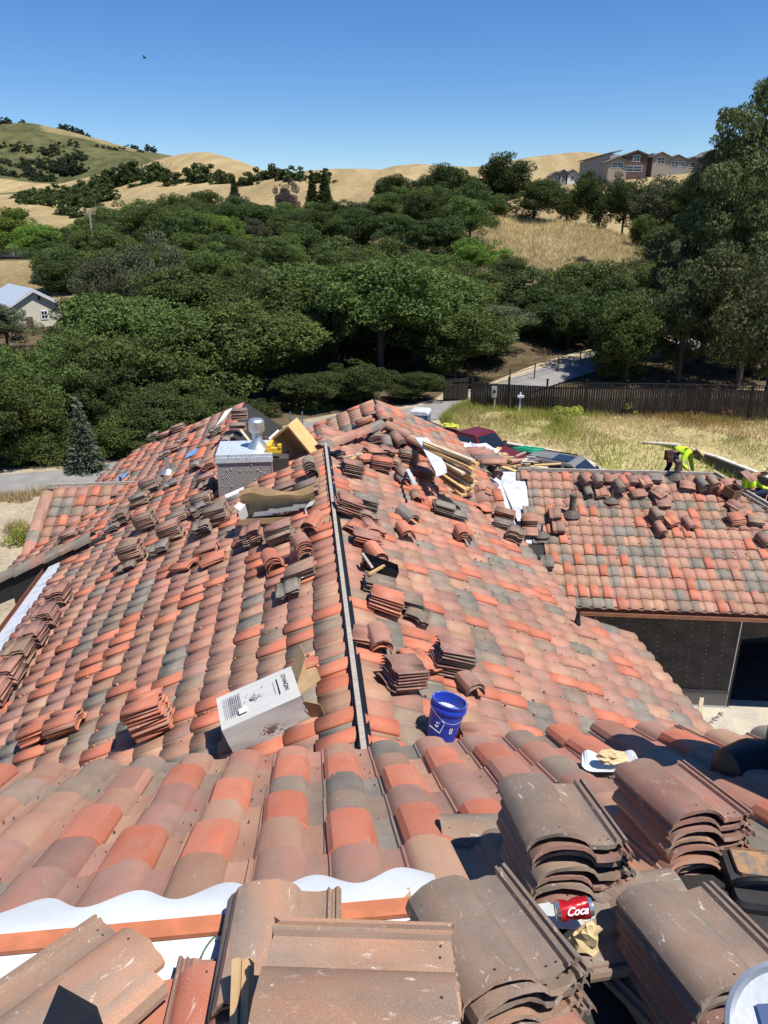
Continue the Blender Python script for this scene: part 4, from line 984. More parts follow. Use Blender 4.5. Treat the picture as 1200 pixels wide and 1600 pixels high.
 (GF, 1180, 815, 3, 'tan pair of tiles near the right frame edge', [2, 4], 1, -8, 'tile', {}),
 (GF, 1024, 812, 5, 'dark nest in the middle of the garage roof', [4, 1], 0, 15, 'cap', {'gap': .05}),
 (GF, 1031, 830, 4, 'red-brown nest under the dark nest', [1, 5], 0, 12, 'cap', {}),
 (GF, 1048, 815, 3, 'orange tiles right of the dark nest', [0, 0], 0, 20, 'tile', {}),
 (GF, 1075, 820, 2, 'red-brown cover tiles right of the orange tiles', [5, 1], 0, 18, 'cap', {}),
 (GF, 1192, 846, 3, 'dark red barrel tiles at the right frame edge', [1, 4], 0, 18, 'cap', {}),
]
for k, (px, py) in enumerate([(95, 938), (76, 972), (56, 1003), (36, 1030), (18, 1062), (-4, 1095)]):
    ST.append((ML, px, py, 8, ['highest', 'second', 'third', 'fourth', 'fifth', 'lowest'][k]+' stack of the eave row at the left edge', [[1, 5, 1], [2, 1, 5], [1, 1, 4], [2, 2, 1], [2, 5, 1], [1, 5, 5]][k], 1, random.uniform(-4, 4), 'tile', {'level': .55, 'gap': .032, 'off': .12}))
for pl, px, py, n, ph, cc, rot, yaw, kind, ex in ST:
    ex = dict(ex); lv = ex.pop('level', .18); off = ex.pop('off', .085); lean = ex.pop('lean', 0); roll = ex.pop('roll', 0)
    w = pl.hit(px, py)
    stack(pm(pl, px, py, yaw, off, rot, lean, roll, lv), n, ph, cc, kind, lod=1, **ex)
LOOSE.sort(key=lambda q: (q['M'] @ Vector((.16, .2, 0))).length if in_view(q['M'] @ Vector((.16, .2, 0)), 150) else 999)
NL = 288
for q in LOOSE[:NL]:
    nm = 'tile' if q['k'] == 'tile' else 'barrel tile'
    if q['n'] == 1: lb = q['ph']
    elif q['i'] == 0: lb = 'top %s of the %s' % (nm, q['ph'])
    elif q['i'] == q['n']-1: lb = 'bottom %s of the %s' % (nm, q['ph'])
    else: lb = '%s %s from the top of the %s' % (ORD[q['i']], nm, q['ph'])
    w = lb.split(); lb = ' '.join(w[:16])
    link('loose_tile', shape_mesh(q['k'], q['lod'], q['c'], True), None, q['M'], lb, 'roof tile', 'loose roof tiles')
VV = []; FF = []; MI = []; o = 0
for q in LOOSE[NL:]:
    V, F = SH[q['k'], 1]; A = np.array(q['M']); VV.append(V @ A[:3, :3].T+A[:3, 3]); FF.append(F+o); o += len(V); MI.append(np.full(len(F), q['c']))
if VV:
    link('further_loose_tiles', npmesh('further_loose_tiles', np.vstack(VV), np.vstack(FF), TMS, np.concatenate(MI)), None, Matrix(), 'smaller stacked tiles in mixed reds and browns across the distant roofs', 'roof tiles', kind='stuff')
# ================================================================== THINGS ON THE ROOFS
def local(o): return PWM[o.name]
# --- white ventilation carton lying on the left slope
cbx = thing('cardboard_carton', 'dented white carton with open brown flaps lying on its side beside the ridge board', 'box', M=None)
# frame: length axis along the box, from camera-facing corners
bp_ = ML.hit(414, 1124, .10)
bx = Vector((.93, .28, .30)).normalized(); bz = Vector((-.22, -.12, 1)); bz = (bz-bx*bz.dot(bx)).normalized(); by = bz.cross(bx)
BM = frame(bx, by, bz, bp_+Vector((0, 0, .10)))
LB, DB, HB = .80, .50, .38
mb = MB(); t = .006
def rough_box(mb, L, D, H, seg=8):
    """open at +x, slightly crumpled walls"""
    for (ax, s) in (('y', -1), ('y', 1), ('z', -1), ('z', 1)):
        vs = []
        for i in range(seg+1):
            for j in range(seg+1):
                u = -L/2+L*i/seg; v = -1+2*j/seg
                bul = .003*math.sin(i*1.1+j*1.3+s)+.010*math.cos(v*1.5)*math.sin(u*5)
                if i == seg: bul += .012*math.sin(j*2.1)
                if ax == 'y': vs.append((u, s*(D/2)+(bul if 0 < j < seg else 0), v*H/2))
                else: vs.append((u, v*D/2, s*(H/2)+(bul if 0 < j < seg else 0)))
        fs = [(i*(seg+1)+j, (i+1)*(seg+1)+j, (i+1)*(seg+1)+j+1, i*(seg+1)+j+1) for i in range(seg) for j in range(seg)]
        mb.add(vs, fs)
    mb.add([(-L/2, a*D/2, b*H/2) for a, b in ((-1, -1), (1, -1), (1, 1), (-1, 1))], [(0, 1, 2, 3)])
rough_box(mb, LB, DB, HB); o = mb.build('carton_body', M_cardw, cbx, M=BM, smooth=True)
def flap(mb, p, hinge, out, w, l):  # a hinged board
    p = Vector(p); h = Vector(hinge).normalized(); q = Vector(out).normalized(); n_ = h.cross(q)
    a = [p-h*w/2, p+h*w/2, p+h*w/2+q*l-h*.02, p-h*w/2+q*l+h*.03]; mb.add([*a, *[v+n_*.005 for v in a]], [(0, 1, 2, 3), (7, 6, 5, 4), (0, 4, 5, 1), (1, 5, 6, 2), (2, 6, 7, 3), (3, 7, 4, 0)])
for (p, h, q, w, l) in [((LB/2, DB*.15, HB/2), (0, 1, 0), (.72, .35, .75), .30, .26), ((LB/2, -DB*.20, HB/2), (0, 1, 0), (.9, -.1, .25), .26, .24), ((LB/2, -DB/2, -.02), (0, 0, 1), (.8, -.5, -.2), .28, .16), ((LB/2, DB/2, 0), (0, 0, 1), (.6, .6, .1), .3, .18)]:
    mb = MB(); flap(mb, p, h, q, w, l); mb.build('flap', M_card, cbx, M=BM)
def text_mesh(name, body, size, m, parent, M, label=None, extrude=.0006, bold=False, shear=0, align='CENTER'):
    cu = bpy.data.curves.new(name, 'FONT'); cu.body = body; cu.size = size; cu.extrude = extrude; cu.align_x = align; cu.align_y = 'CENTER'; cu.shear = shear; cu.space_line = 1.05
    if bold: cu.offset = size*.02
    tmp = bpy.data.objects.new('tmp', cu); col.objects.link(tmp); bpy.context.view_layer.update()
    me = bpy.data.meshes.new_from_object(tmp.evaluated_get(bpy.context.evaluated_depsgraph_get())); bpy.data.objects.remove(tmp); bpy.data.curves.remove(cu)
    me.materials.clear(); me.materials.append(m); return link(name, me, parent, M, label)
topM = BM @ Matrix.Translation((0, 0, HB/2+.014))
text_mesh('printed_name', "O'HAGIN", .062, M_ink, cbx, topM @ Matrix.Translation((LB*.37, .03, .006)) @ Matrix.Rotation(-math.pi/2, 4, 'Z'), shear=.2)
mb = MB(); mb.box((LB*.37-.075, .0, .006), (.010, .24, .001)); mb.box((LB*.37-.115, .0, .006), (.003, .20, .001)); mb.build('printed_line', M_ink, cbx, M=topM)
mb = MB()
for k in range(9):
    x = -LB*.25-.02*k+.03; y = -.14
    while y < .15:
        w = random.uniform(.01, .03); mb.box((x, y+w/2, .005), (.007 if k < 6 else .004, w, .001)); y += w+.006
mb.build('printed_text_lines', M_ink, cbx, M=topM, kind='stuff')
mb = MB(); mb.box((-LB*.20, -.12, .008), (.085, .075, .001)); mb.build('white_sticker', M_wprint, cbx, M=topM)
def splat(cx, cy, r, n, M, plane='z', mats=M_dirt, parent=None, name='mortar_smear'):
    mb = MB()
    for _ in range(n):
        a = random.uniform(0, 2*math.pi); q = random.gauss(0, r); x = cx+q*math.cos(a)*1.3; y = cy+q*math.sin(a); w = random.uniform(.003, .014)*(1.6 if abs(q) < r*.5 else 1)
        k = random.randint(5, 7); vs = [(x+w*random.uniform(.5, 1.3)*math.cos(2*math.pi*i/k), y+w*random.uniform(.5, 1.2)*math.sin(2*math.pi*i/k), random.uniform(0, .002)) for i in range(k)]
        mb.add(vs, [tuple(range(k))])
    return mb.build(name, mats, parent, M=M, kind='stuff')
splat(-.04, 0, .045, 45, topM @ Matrix.Translation((0, 0, .009)), parent=cbx)
splat(.02, -.02, .045, 60, BM @ Matrix.Translation((0, -DB/2-.014, 0)) @ Matrix.Rotation(math.pi/2, 4, 'X'), parent=cbx)

# --- blue bucket
bk = thing('bucket', 'blue plastic bucket with white boxed letter and wire handle on the right slope', 'bucket', MR.hit(690, 1163, .06))
BKM = Matrix.Translation(MR.hit(688, 1150, .085)) @ Matrix.Scale(1.10, 4) @ Matrix.Rotation(math.radians(13), 4, 'Y') @ Matrix.Rotation(math.radians(-8), 4, 'X')
mb = MB(); mb.lathe([(.125, 0), (.130, .01), (.148, .27), (.158, .275), (.160, .30), (.150, .302), (.151, .335), (.158, .338), (.158, .352), (.146, .352), (.143, .34), (.125, .03), (.0, .03)], 36); mb.build('bucket_shell', M_blue, bk, M=BKM, smooth=False)
mb = MB(); mb.lathe([(.1, .22), (.138, .25), (.1435, .30), (.1455, .35), (.1465, .353), (.1475, .354), (.15, .3535)], 30); mb.build('mortar_residue', mat('dried_mortar', (.5, .52, .53), .9, c2=(.10, .16, .35), scale=16, fac=(.45, .55), bump=.4), bk, M=BKM)
def around(r0, z0, h, ang, w):  # patch on the wall of the bucket
    return BKM @ Matrix.Rotation(ang, 4, 'Z') @ Matrix.Translation((r0, 0, z0)) @ Matrix.Rotation(math.radians(-4), 4, 'Y') @ Matrix.Rotation(math.pi/2, 4, 'Y') @ Matrix.Rotation(math.pi/2, 4, 'Z')
A0 = math.radians(-122)
def wrapped(me, parent, name, m, ang, zc, r=.1395, slope=.075):
    pass
text_mesh('printed_letter', 'S', .075, M_wprint, bk, around(.1425, .165, 0, A0-.05, 0) @ Matrix.Rotation(math.radians(-12), 4, 'Z'), bold=True)
mb = MB(); 
for (cx, cy, w, h) in [(0, .052, .11, .006), (0, -.052, .11, .006), (.054, 0, .006, .11)]: mb.box((cx, cy, .0), (w, h, .002))
mb.build('printed_frame', M_wprint, bk, M=around(.143, .165, 0, A0-.05, 0) @ Matrix.Rotation(math.radians(-12), 4, 'Z'))
mb = MB(); mb.box((0, 0, 0), (.026, .052, .002)); mb.build('barcode_label', M_wprint, bk, M=around(.1405, .135, 0, math.radians(-72), 0))
mb = MB(); 
for k in range(6): mb.box((0, -.018+.007*k, .0015), (.016, .003, .001))
mb.build('barcode', M_ink, bk, M=around(.1405, .135, 0, math.radians(-72), 0), kind='stuff')
mb = MB(); mb.tube([BKM @ Vector((.163*math.cos(a), .163*math.sin(a), .285-.075*math.sin((a+math.pi*.95)*1.0)**2 if True else 0)) for a in [math.radians(x) for x in range(-175, 6, 12)]], .0025, 5); mb.build('wire_handle', M_galv, bk, M=Matrix())

# --- open dark carton with loose flap
oc = thing('open_carton', 'long open carton with curled brown flap and black inside left of the ridge', 'box', ML.hit(430, 810))
OM = Matrix.Translation(ML.hit(432, 806, .12)) @ Matrix.Rotation(math.radians(-8), 4, 'Z') @ Matrix.Rotation(math.radians(-6), 4, 'Y')
mb = MB()
mb.box((0, -.22, 0), (1.15, .008, .10)); mb.box((0, .22, .10), (1.15, .008, .30)); mb.build('carton_wall', M_card, oc, M=OM)
for sx in (-.575, .575): mb = MB(); mb.box((sx, 0, .06), (.008, .44, .22)); mb.build('carton_end', M_cardw, oc, M=OM)
mb = MB(); mb.box((0, 0, -.045), (1.14, .43, .008)); mb.build('carton_floor', M_black, oc, M=OM)
mb = MB(); n = 14; vs = []
for i in range(n+1):
    x = -.66+1.32*i/n; up = .24+.06*math.sin(i*.5); vs += [(x, .22, .20), (x+.02, .20-.10, .20+up*.6+.03*math.sin(i*.9)), (x+.03, .12, .20+up)]
mb.add(vs, [(3*i+k, 3*i+3+k, 3*i+4+k, 3*i+1+k) for i in range(n) for k in (0, 1)]); mb.build('flap', M_card, oc, M=OM)
for a_ in (((-.575, 0, .17), (0, 1, 0), (-.7, 0, .5)), ((.575, 0, .17), (0, 1, 0), (.8, -.2, .3))): mb = MB(); flap(mb, *a_, .30, .12); mb.build('end_flap', M_cardw, oc, M=OM)
mb = MB()
for k in range(4): mb.box((-.2+.22*k, random.uniform(-.05, .08), .07+.02*k), (.34, .20, .015), rz=random.uniform(-.3, .3))
o = mb.build('folded_sheet', M_galv, None, M=OM); tag(o, 'folded grey metal sheets inside the open carton', 'metal sheets'); 

# --- wooden box frame leaning at the ridge
wf = thing('skylight_box', 'new wooden skylight box standing tilted beside the chimney', 'wooden frame', ML.hit(468, 735))
FM = Matrix.Translation(depth(469, 700, 15.6)) @ Matrix.Rotation(math.radians(-30), 4, 'Z') @ Matrix.Rotation(math.radians(-36), 4, 'Y') @ Matrix.Rotation(math.radians(14), 4, 'X') @ Matrix.Scale(1.12, 4)
for (c, d) in [((-.24, 0, 0), (.04, .36, .95)), ((.24, 0, 0), (.04, .36, .95)), ((0, 0, .46), (.44, .36, .04)), ((0, 0, -.46), (.44, .36, .04))]:
    mb = MB(); mb.box(c, d); mb.build('frame_board', M_wood, wf, M=FM)
mb = MB(); mb.box((0, .18, 0), (.5, .015, .95)); mb.build('back_panel', M_wood, wf, M=FM)
mb = MB(); mb.box((-.27, -.02, .02), (.012, .38, .99)); mb.build('metal_side', M_white, wf, M=FM)
# --- yellow level / brackets on chimney edge
yb = thing('yellow_bracket', 'yellow tool bracket standing on the right edge of the chimney cap', 'tool', SD(CS+.2, CD+CW, CT))
mb = MB(); p = SD(CS+.10, CD+CW+.05, CT); mb.box((0, 0, .04), (.30, .12, .10), M=Matrix.Translation(p)); mb.box((-.10, .25, .08), (.09, .6, .12), M=Matrix.Translation(p)); mb.box((.12, 0, .11), (.07, .12, .10), M=Matrix.Translation(p)); mb.build('bracket_body', M_yellow, yb, M=Matrix())
# --- ladder beyond
ld = thing('ladder', 'grey aluminium ladder top rising behind the roof between the two rear wings', 'ladder', SD(21.6, -1.2, GRD))
b0 = aty(463, 655, 22.6)
for sx in (-.19, .19):
    mb = MB(); mb.bar(b0+Vector((sx, .9, -6)), b0+Vector((sx, 0, .22)), .03, .07); mb.build('rail', M_galv, ld, M=Matrix())
for k in range(12):
    mb = MB(); z = .02-.3*k; y = -z*.15; mb.bar(b0+Vector((-.19, y, z)), b0+Vector((.19, y, z)), .035, .035); mb.build('rung', M_galv, ld, M=Matrix())
# --- lumber bundle, each board a thing of its own
WPOS = [('upper', i) for i in range(5)]
words_w = ['topmost', 'second', 'third', 'fourth', 'fifth', 'sixth', 'seventh', 'eighth', 'ninth', 'tenth', 'eleventh', 'lowest']
for k in range(12):
    a = depth(664+k*1.5+random.uniform(-3, 3), 694+k*4.2, 16.0+random.uniform(0, .25)); b = depth(738+random.uniform(-10, 9)-k*.6, 724+k*4.9, 14.6+random.uniform(0, .2))
    mb = MB(); mb.bar(a+(b-a)*random.uniform(-.05, .05)+Vector((0,0,.05)), b+Vector((0,0,.05)), random.choice([.10, .14, .09]), .045); mb.build('lumber_board', M_wood if k % 4 else M_wood2, None, label='%s yellow board of the fanned lumber pile on the right slope' % words_w[k], cat='board', group='lumber boards')
for (x0, y0, x1, y1, z0_, z1_, ph, m) in [(520, 718, 566, 710, 15.2, 15.0, 'pale stick lying across the ridge end', M_wood2), (540, 725, 562, 708, 14.9, 15.1, 'short bright stick in the rear clutter', M_wood),
        (383, 786, 478, 725, 14.6, 15.6, 'long pale board running behind the open carton', M_wood2), (538, 778, 547, 758, 13.4, 13.6, 'short yellow stick above the grey stack', M_wood),
        (376, 672, 392, 692, 18.5, 17.4, 'thin stick leaning near the flue', M_wood2), (548, 746, 562, 752, 14.2, 14.2, 'tiny orange stick in the rear clutter', M_wood), (688, 770, 694, 772, 15, 15.2, 'splinter of wood by the lumber', M_wood),
        (686, 738, 728, 766, 15.3, 14.4, 'thin batten under the lumber pile', M_wood)]:
    mb = MB(); mb.bar(depth(x0, y0, z0_), depth(x1, y1, z1_), .06, .035); mb.build('wood_stick', m, None, label=ph, cat='stick')
# --- bent white metal panel
mb = MB(); P = [depth(*q) for q in [(648, 683, 17.0), (668, 684, 17.0), (697, 728, 15.0), (680, 736, 14.8)]]
q1 = P[0]+(P[3]-P[0])*.4+Vector((0, 0, .05)); q2 = P[1]+(P[2]-P[1])*.4+Vector((0, 0, .05)); q3 = P[3]+Vector((.02, -.05, -.10)); q4 = P[2]+Vector((.02, -.05, -.12))
vs = [P[0], P[1], q2, q1, P[2], P[3], q4, q3]; vs += [v-Vector((0, 0, .012)) for v in vs]
mb.add(vs, [(0, 1, 2, 3), (3, 2, 4, 5), (5, 4, 6, 7), (8, 11, 10, 9), (11, 13, 12, 10), (13, 15, 14, 12), (0, 3, 11, 8), (3, 5, 13, 11), (1, 9, 10, 2), (2, 10, 12, 4)])
mb.build('bent_sheet_metal', M_white, None, label='bent white metal panel lying on top of the yellow lumber', cat='metal panel')
# valley flashing of white metal right of grey barrels, and left of chimney
for (pts, ph) in [([(634, 742, 15.0), (639, 741, 15.0), (651, 765, 13.9), (646, 767, 13.9)], 'narrow white flashing strip beside the grey barrel nest'),
                  ([(355, 790, 14.9), (352, 782, 14.9), (398, 762, 15.3), (402, 768, 15.1)], 'white flashing at the foot of the chimney'),
                  ([(352, 650, 19.5), (364, 644, 19.8), (350, 662, 19.2), (338, 672, 19)], 'white membrane scrap on the left peak')]:
    V = [depth(*q)+Vector((0, 0, .12)) for q in pts]; mb = MB(); V += [v-Vector((0, 0, .02)) for v in V]; mb.add(V, [(0, 1, 2, 3), (7, 6, 5, 4), (0, 4, 5, 1), (1, 5, 6, 2), (2, 6, 7, 3), (3, 7, 4, 0)])
    mb.build('flashing_strip', M_white, None, label=ph, cat='flashing')
# --- mortar tray with sticks
mt = thing('mortar_tray', 'black open mortar tray on the right slope just below the orange nests', 'tray', MR.hit(590, 885))
TMx = frame(MR.x, MR.y, MR.n, MR.hit(592, 888, .12)) @ Matrix.Rotation(math.radians(-4), 4, 'Z')
mb = MB()
for (c, d) in [((0, 0, 0), (.26, .5, .01)), ((-.13, 0, .05), (.01, .5, .10)), ((.13, 0, .05), (.01, .5, .10)), ((0, -.25, .05), (.26, .01, .10)), ((0, .25, .05), (.26, .01, .10))]: mb.box(c, d)
mb.build('tray_body', M_black, mt, M=TMx)
for (a, b, m, ph) in [((566, 865), (582, 888), M_oldwood, 'grey stick sticking out of the black mortar tray'), ((577, 897), (600, 884), M_wood, 'yellow stick lying across the black mortar tray')]:
    mb = MB(); mb.bar(MR.hit(*a, .26), MR.hit(*b, .20), .035, .03); mb.build('wood_stick', m, None, label=ph, cat='stick')
# --- soda can, paper, scrap metal, wire in the foreground
sc_ = thing('soda_can', 'dented red soda can lying on white sheet metal between the front stacks', 'soda can', depth(875, 1423, 2.2))
cax = Vector((.95, .05, .12)).normalized(); cz_ = Vector((0, 0, 1)); cy_ = cz_.cross(cax).normalized(); cz_ = cax.cross(cy_)
CM = frame(cz_*-1, cy_, cax, depth(868, 1424, 2.18)) @ Matrix.Scale(.92, 4)
def can(mb, prof, dents=True):
    seg = 28; vs = []
    for r, z in prof:
        for k in range(seg):
            a = 2*math.pi*k/seg; rr = r
            if dents and .02 < z < .11: rr = r*(1-.34*max(0, math.sin(a*2+z*60+.9))*math.sin((z-.02)/.09*math.pi)-.07*math.sin(a*5+z*160)); 
            vs.append((rr*math.cos(a), rr*math.sin(a), z))
    n = len(prof); mb.add(vs, [(i*seg+k, i*seg+(k+1)%seg, (i+1)*seg+(k+1)%seg, (i+1)*seg+k) for i in range(n-1) for k in range(seg)])
mb = MB(); can(mb, [(.033, .012), (.033, .03), (.033, .045), (.033, .06), (.033, .075), (.033, .09), (.033, .104)]); mb.build('can_wall', M_red, sc_, M=CM, smooth=True)
mb = MB(); can(mb, [(.0, .002), (.024, .002), (.026, 0), (.0275, .003), (.033, .012)], False); mb.build('can_end', M_alu, sc_, M=CM, smooth=True)
mb = MB(); can(mb, [(.033, .104), (.027, .116), (.0265, .118), (.025, .114), (.0, .113)], False); mb.build('can_end', M_alu, sc_, M=CM, smooth=True)
CMt = frame(cax, cz_.cross(cax)*1.0, cz_, depth(868, 1424, 2.18))
tM = frame(cax, (Vector((-.15, .62, .78))-cax*Vector((-.15, .62, .78)).dot(cax)).normalized(), cax.cross((Vector((-.15, .62, .78))-cax*Vector((-.15, .62, .78)).dot(cax)).normalized()), depth(868, 1424, 2.18)+cax*.056)
text_mesh('printed_script', 'Coca', .030, M_wprint, sc_, tM @ Matrix.Translation((0, 0, .0335)), shear=.5, bold=True)
def crumple(name, p, r, m, lab, cat, sx=1, sy=1, sz=1, seed=1):
    rr = random.Random(seed); mb = MB(); n, k = 9, 12; vs = []
    for i in range(n+1):
        th = math.pi*i/n
        for j in range(k):
            a = 2*math.pi*j/k; q = r*rr.uniform(.6, 1.15); vs.append((p.x+sx*q*math.sin(th)*math.cos(a), p.y+sy*q*math.sin(th)*math.sin(a), p.z+sz*q*math.cos(th)))
    mb.add(vs, [(i*k+j, i*k+(j+1)%k, (i+1)*k+(j+1)%k, (i+1)*k+j) for i in range(n) for j in range(k)]); return mb.build(name, m, None, label=lab, cat=cat)
crumple('crumpled_paper', depth(912, 1465, 2.26), .058, M_paper, 'crumpled brown paper beside the soda can', 'paper', 1, .8, 1.1, 4)
crumple('crumpled_paper', depth(955, 1183, 3.95), .06, M_paper, 'crumpled brown paper on white closure behind the red-brown stack', 'paper', 1.6, .8, .5, 5)
def plate(name, pts, m, lab, cat, th=.004, **k):
    V = [depth(*q) for q in pts]; n = len(V); V += [v-Vector((0, 0, th)) for v in V]; mb = MB()
    mb.add(V, [tuple(range(n)), tuple(range(2*n-1, n-1, -1))]+[(i, n+i, n+(i+1)%n, (i+1)%n) for i in range(n)]); return mb.build(name, m, None, label=lab, cat=cat, **k)
plate('sheet_metal_scrap', [(840, 1412, 2.32), (915, 1402, 2.38), (930, 1432, 2.28), (900, 1450, 2.2), (850, 1448, 2.2)], M_white, 'white sheet metal scrap under the soda can', 'sheet metal')
plate('metal_offcut', [(914, 1522, 2.5), (920, 1520, 2.5), (932, 1538, 2.42), (926, 1541, 2.42)], M_galv, 'small grey metal offcut in the shaded gap at the bottom right', 'metal scrap')
# scalloped closure at the right end of the near roof
mb = MB(); vs = []; n = 26
for i in range(n+1):
    t_ = i/n; x = 906+90*t_; ph = t_*2*math.pi*1.0; y0 = 1165+10*math.cos(ph*1.0+math.pi)*-1; y1 = 1196-6*math.sin(t_*math.pi)
    e8 = abs(2*t_-1)**7; vs += [tuple(depth(x, 1175-8*math.cos(ph)+16*e8, 4.15-.1*t_)), tuple(depth(x+3, 1206-10*e8, 3.95-.1*t_))]
mb.add(vs, [(2*i, 2*i+2, 2*i+3, 2*i+1) for i in range(n)]); mb.build('scalloped_closure', M_white, None, label='white scalloped closure piece behind the tall red-brown stack', cat='flashing')
mb = MB(); mb.tube(rs([tuple(depth(*q)) for q in [(345, 1455, 2.3), (325, 1475, 2.25), (312, 1505, 2.2), (318, 1535, 2.15), (333, 1558, 2.1), (352, 1556, 2.1)]], 5), .003, 6); mb.build('green_wire', mat('green_wire', (.05, .14, .09), .5), None, label='loop of thin green wire left of the crosswise stack', cat='wire')
plate('black_sheet', [(92, 1538, 1.72), (152, 1572, 1.60), (175, 1640, 1.5), (50, 1640, 1.5)], M_black, 'black felt scrap standing in front of the leaning tan stack', 'felt scrap', .01)
plate('grey_bracket', [(340, 1445, 2.35), (362, 1440, 2.35), (362, 1462, 2.25), (338, 1466, 2.25)], M_galv, 'grey metal bracket at the end of the white flashing', 'bracket', .01)
plate('cardboard_scrap', [(620, 1392, 2.45), (640, 1386, 2.45), (646, 1418, 2.35), (626, 1424, 2.35)], M_card, 'tan cardboard scrap beside the long brown stack', 'cardboard', .01)
# side of the bottom-centre pile: wood spacers
for k, x in enumerate([372, 388]):
    mb = MB(); mb.bar(depth(x, 1500, 1.9), depth(x-4, 1640, 1.75), .02, .03, up=(0, 1, 0)); mb.build('wood_spacer', M_card, None, label='%s upright wood strip at the left side of the crosswise stack' % ['left', 'right'][k], cat='wood strip')
# clear round lid, bottom right corner
lid = thing('round_lid', 'clear round plastic tub rim in the bottom right corner', 'lid', depth(1195, 1580, 1.35))
LM = Matrix.Translation(depth(1250, 1625, 1.30)) @ Matrix.Rotation(math.radians(25), 4, 'X') @ Matrix.Rotation(math.radians(-20), 4, 'Y')
mb = MB(); mb.lathe([(.100, 0), (.118, .0), (.122, .006), (.120, .02), (.112, .022), (.105, .008), (.02, .004), (0, .004)], 48); mb.build('rim', M_galv, lid, M=LM, smooth=True)
mb = MB(); mb.box((-.03, .02, .012), (.05, .07, .002)); mb.build('blue_label', mat('label_print', (.06, .10, .20), .6), lid, M=LM)
# work belt / bag at the right edge
bag = thing('tool_bag', 'black and grey tool bag with worn tan top at the right edge', 'bag', depth(1170, 1380, 2.6))
bM = Matrix.Translation(depth(1185, 1372, 2.62)) @ Matrix.Rotation(math.radians(-8), 4, 'Z')
mb = MB()
def rbox(mb, c, d, r=.03, M=None, seg=5):
    x, y, z = d; prof = []
    for (sx, sy, a0) in ((1, 1, 0), (-1, 1, 90), (-1, -1, 180), (1, -1, 270)):
        for k in range(seg+1):
            a = math.radians(a0+90*k/seg); prof.append((sx*(x/2-r)+r*math.cos(a), sy*(y/2-r)+r*math.sin(a)))
    n = len(prof); vs = [(c[0]+p*.94, c[1]+q*.94, c[2]-z/2) for p, q in prof]+[(c[0]+p, c[1]+q, c[2]-z/2+.02) for p, q in prof]+[(c[0]+p, c[1]+q, c[2]+z/2-.02) for p, q in prof]+[(c[0]+p*.93, c[1]+q*.93, c[2]+z/2) for p, q in prof]
    mb.add(vs, [(k*n+i, k*n+(i+1)%n, (k+1)*n+(i+1)%n, (k+1)*n+i) for k in range(3) for i in range(n)]+[tuple(range(n-1, -1, -1)), tuple(range(3*n, 4*n))], M=M)
rbox(mb, (0, 0, -.10), (.22, .26, .22)); mb.build('bag_body', M_dark, bag, M=bM, smooth=False)
mb = MB(); rbox(mb, (0.01, .05, .012), (.17, .12, .012), .02); mb.build('worn_pad', mat('worn_leather', (.34, .20, .10), .8, c2=(.16, .14, .13), scale=25, bump=.4), bag, M=bM)
mb = MB(); mb.tube(rs([tuple(bM @ Vector(v)) for v in [(-.12, -.02, -.12), (-.10, -.05, .01), (-.02, -.06, .05), (.08, -.06, .05), (.14, -.05, .0)]], 5), .014, 8); mb.build('handle', M_black, bag, M=Matrix())
mb = MB(); rbox(mb, (.03, -.16, -.14), (.18, .14, .12)); mb.build('grey_pouch', M_conc, bag, M=bM)
# black roll on the right
mb = MB(); p0 = depth(1135, 1222, 3.9); p1 = p0+Vector((1.6, .10, -.05)); n = 13; path = [p0+(p1-p0)*i/(n-1) for i in range(n)]; 
mb.tube([p0+(p0-p1).normalized()*.05]+path, [.08]+[.21+.012*math.sin(i*1.3) if i else .17 for i in range(n)], 20)
mb.build('black_roll', M_black, None, smooth=True, label='thick black plastic roll at the right end of the near roof', cat='roll')
# pieces on the white membrane: printed bars
mb = MB()
for k in range(5): mb.box((0, .035*k, 0), (.16, .014, .001))
mb.build('membrane_print', M_cmu, house, M=frame(MR.x, MR.y, MR.n, MR.hit(762, 774, .0)) @ Matrix.Rotation(.4, 4, 'Z'))
# white board standing at the garage foot, electrical stub
mb = MB(); q = onz(1092, 1122, GRD); mb.bar(q, q+Vector((.05, .15, .52)), .11, .02, up=(0, 1, 0)); mb.build('white_board', M_wood2, None, label='short white board leaning at the foot of the black garage wall', cat='board')
for k in range(4): crumple('rubble_piece', onz(1112+k*5, 1128-k*4, GRD), .05+.02*(k % 2), M_conc, ['leftmost grey rubble lump at the garage foot', 'second rubble lump from the left at the garage foot', 'third rubble lump at the garage foot', 'rightmost rubble lump at the garage foot'][k], 'rubble', seed=k)
# brown block on garage roof
bb = thing('brown_block', 'hollow brown carton sitting near the right end of the garage ridge', 'box', GF.hit(1140, 772))
mb = MB(); m0 = Matrix.Translation(GF.hit(1141, 775, .10)) @ Matrix.Rotation(.5, 4, 'Z') @ Matrix.Rotation(.25, 4, 'X')
for (c, d) in [((0, -.17, .14), (.36, .02, .28)), ((0, .17, .14), (.36, .02, .28)), ((-.18, 0, .14), (.02, .34, .28)), ((.18, 0, .14), (.02, .34, .28)), ((0, 0, .01), (.36, .34, .02))]: mb.box(c, d, M=m0)
mb.build('carton_wall', mat('brown_card', (.22, .13, .08), .9), bb, M=Matrix())
# ridge clutter: tangle of dark cord / tools on ridge top end
tg = crumple('black_cord_coil', depth(528, 708, 15.0), .13, M_black, 'tangled black cord lying on the ridge end', 'cord', 1.4, 1, .5, 9)
crumple('plastic_wrap', depth(735, 706, 21), .5, M_white, 'torn white plastic wrapping behind the lumber', 'plastic wrap', 1.5, 1, .5, 12)
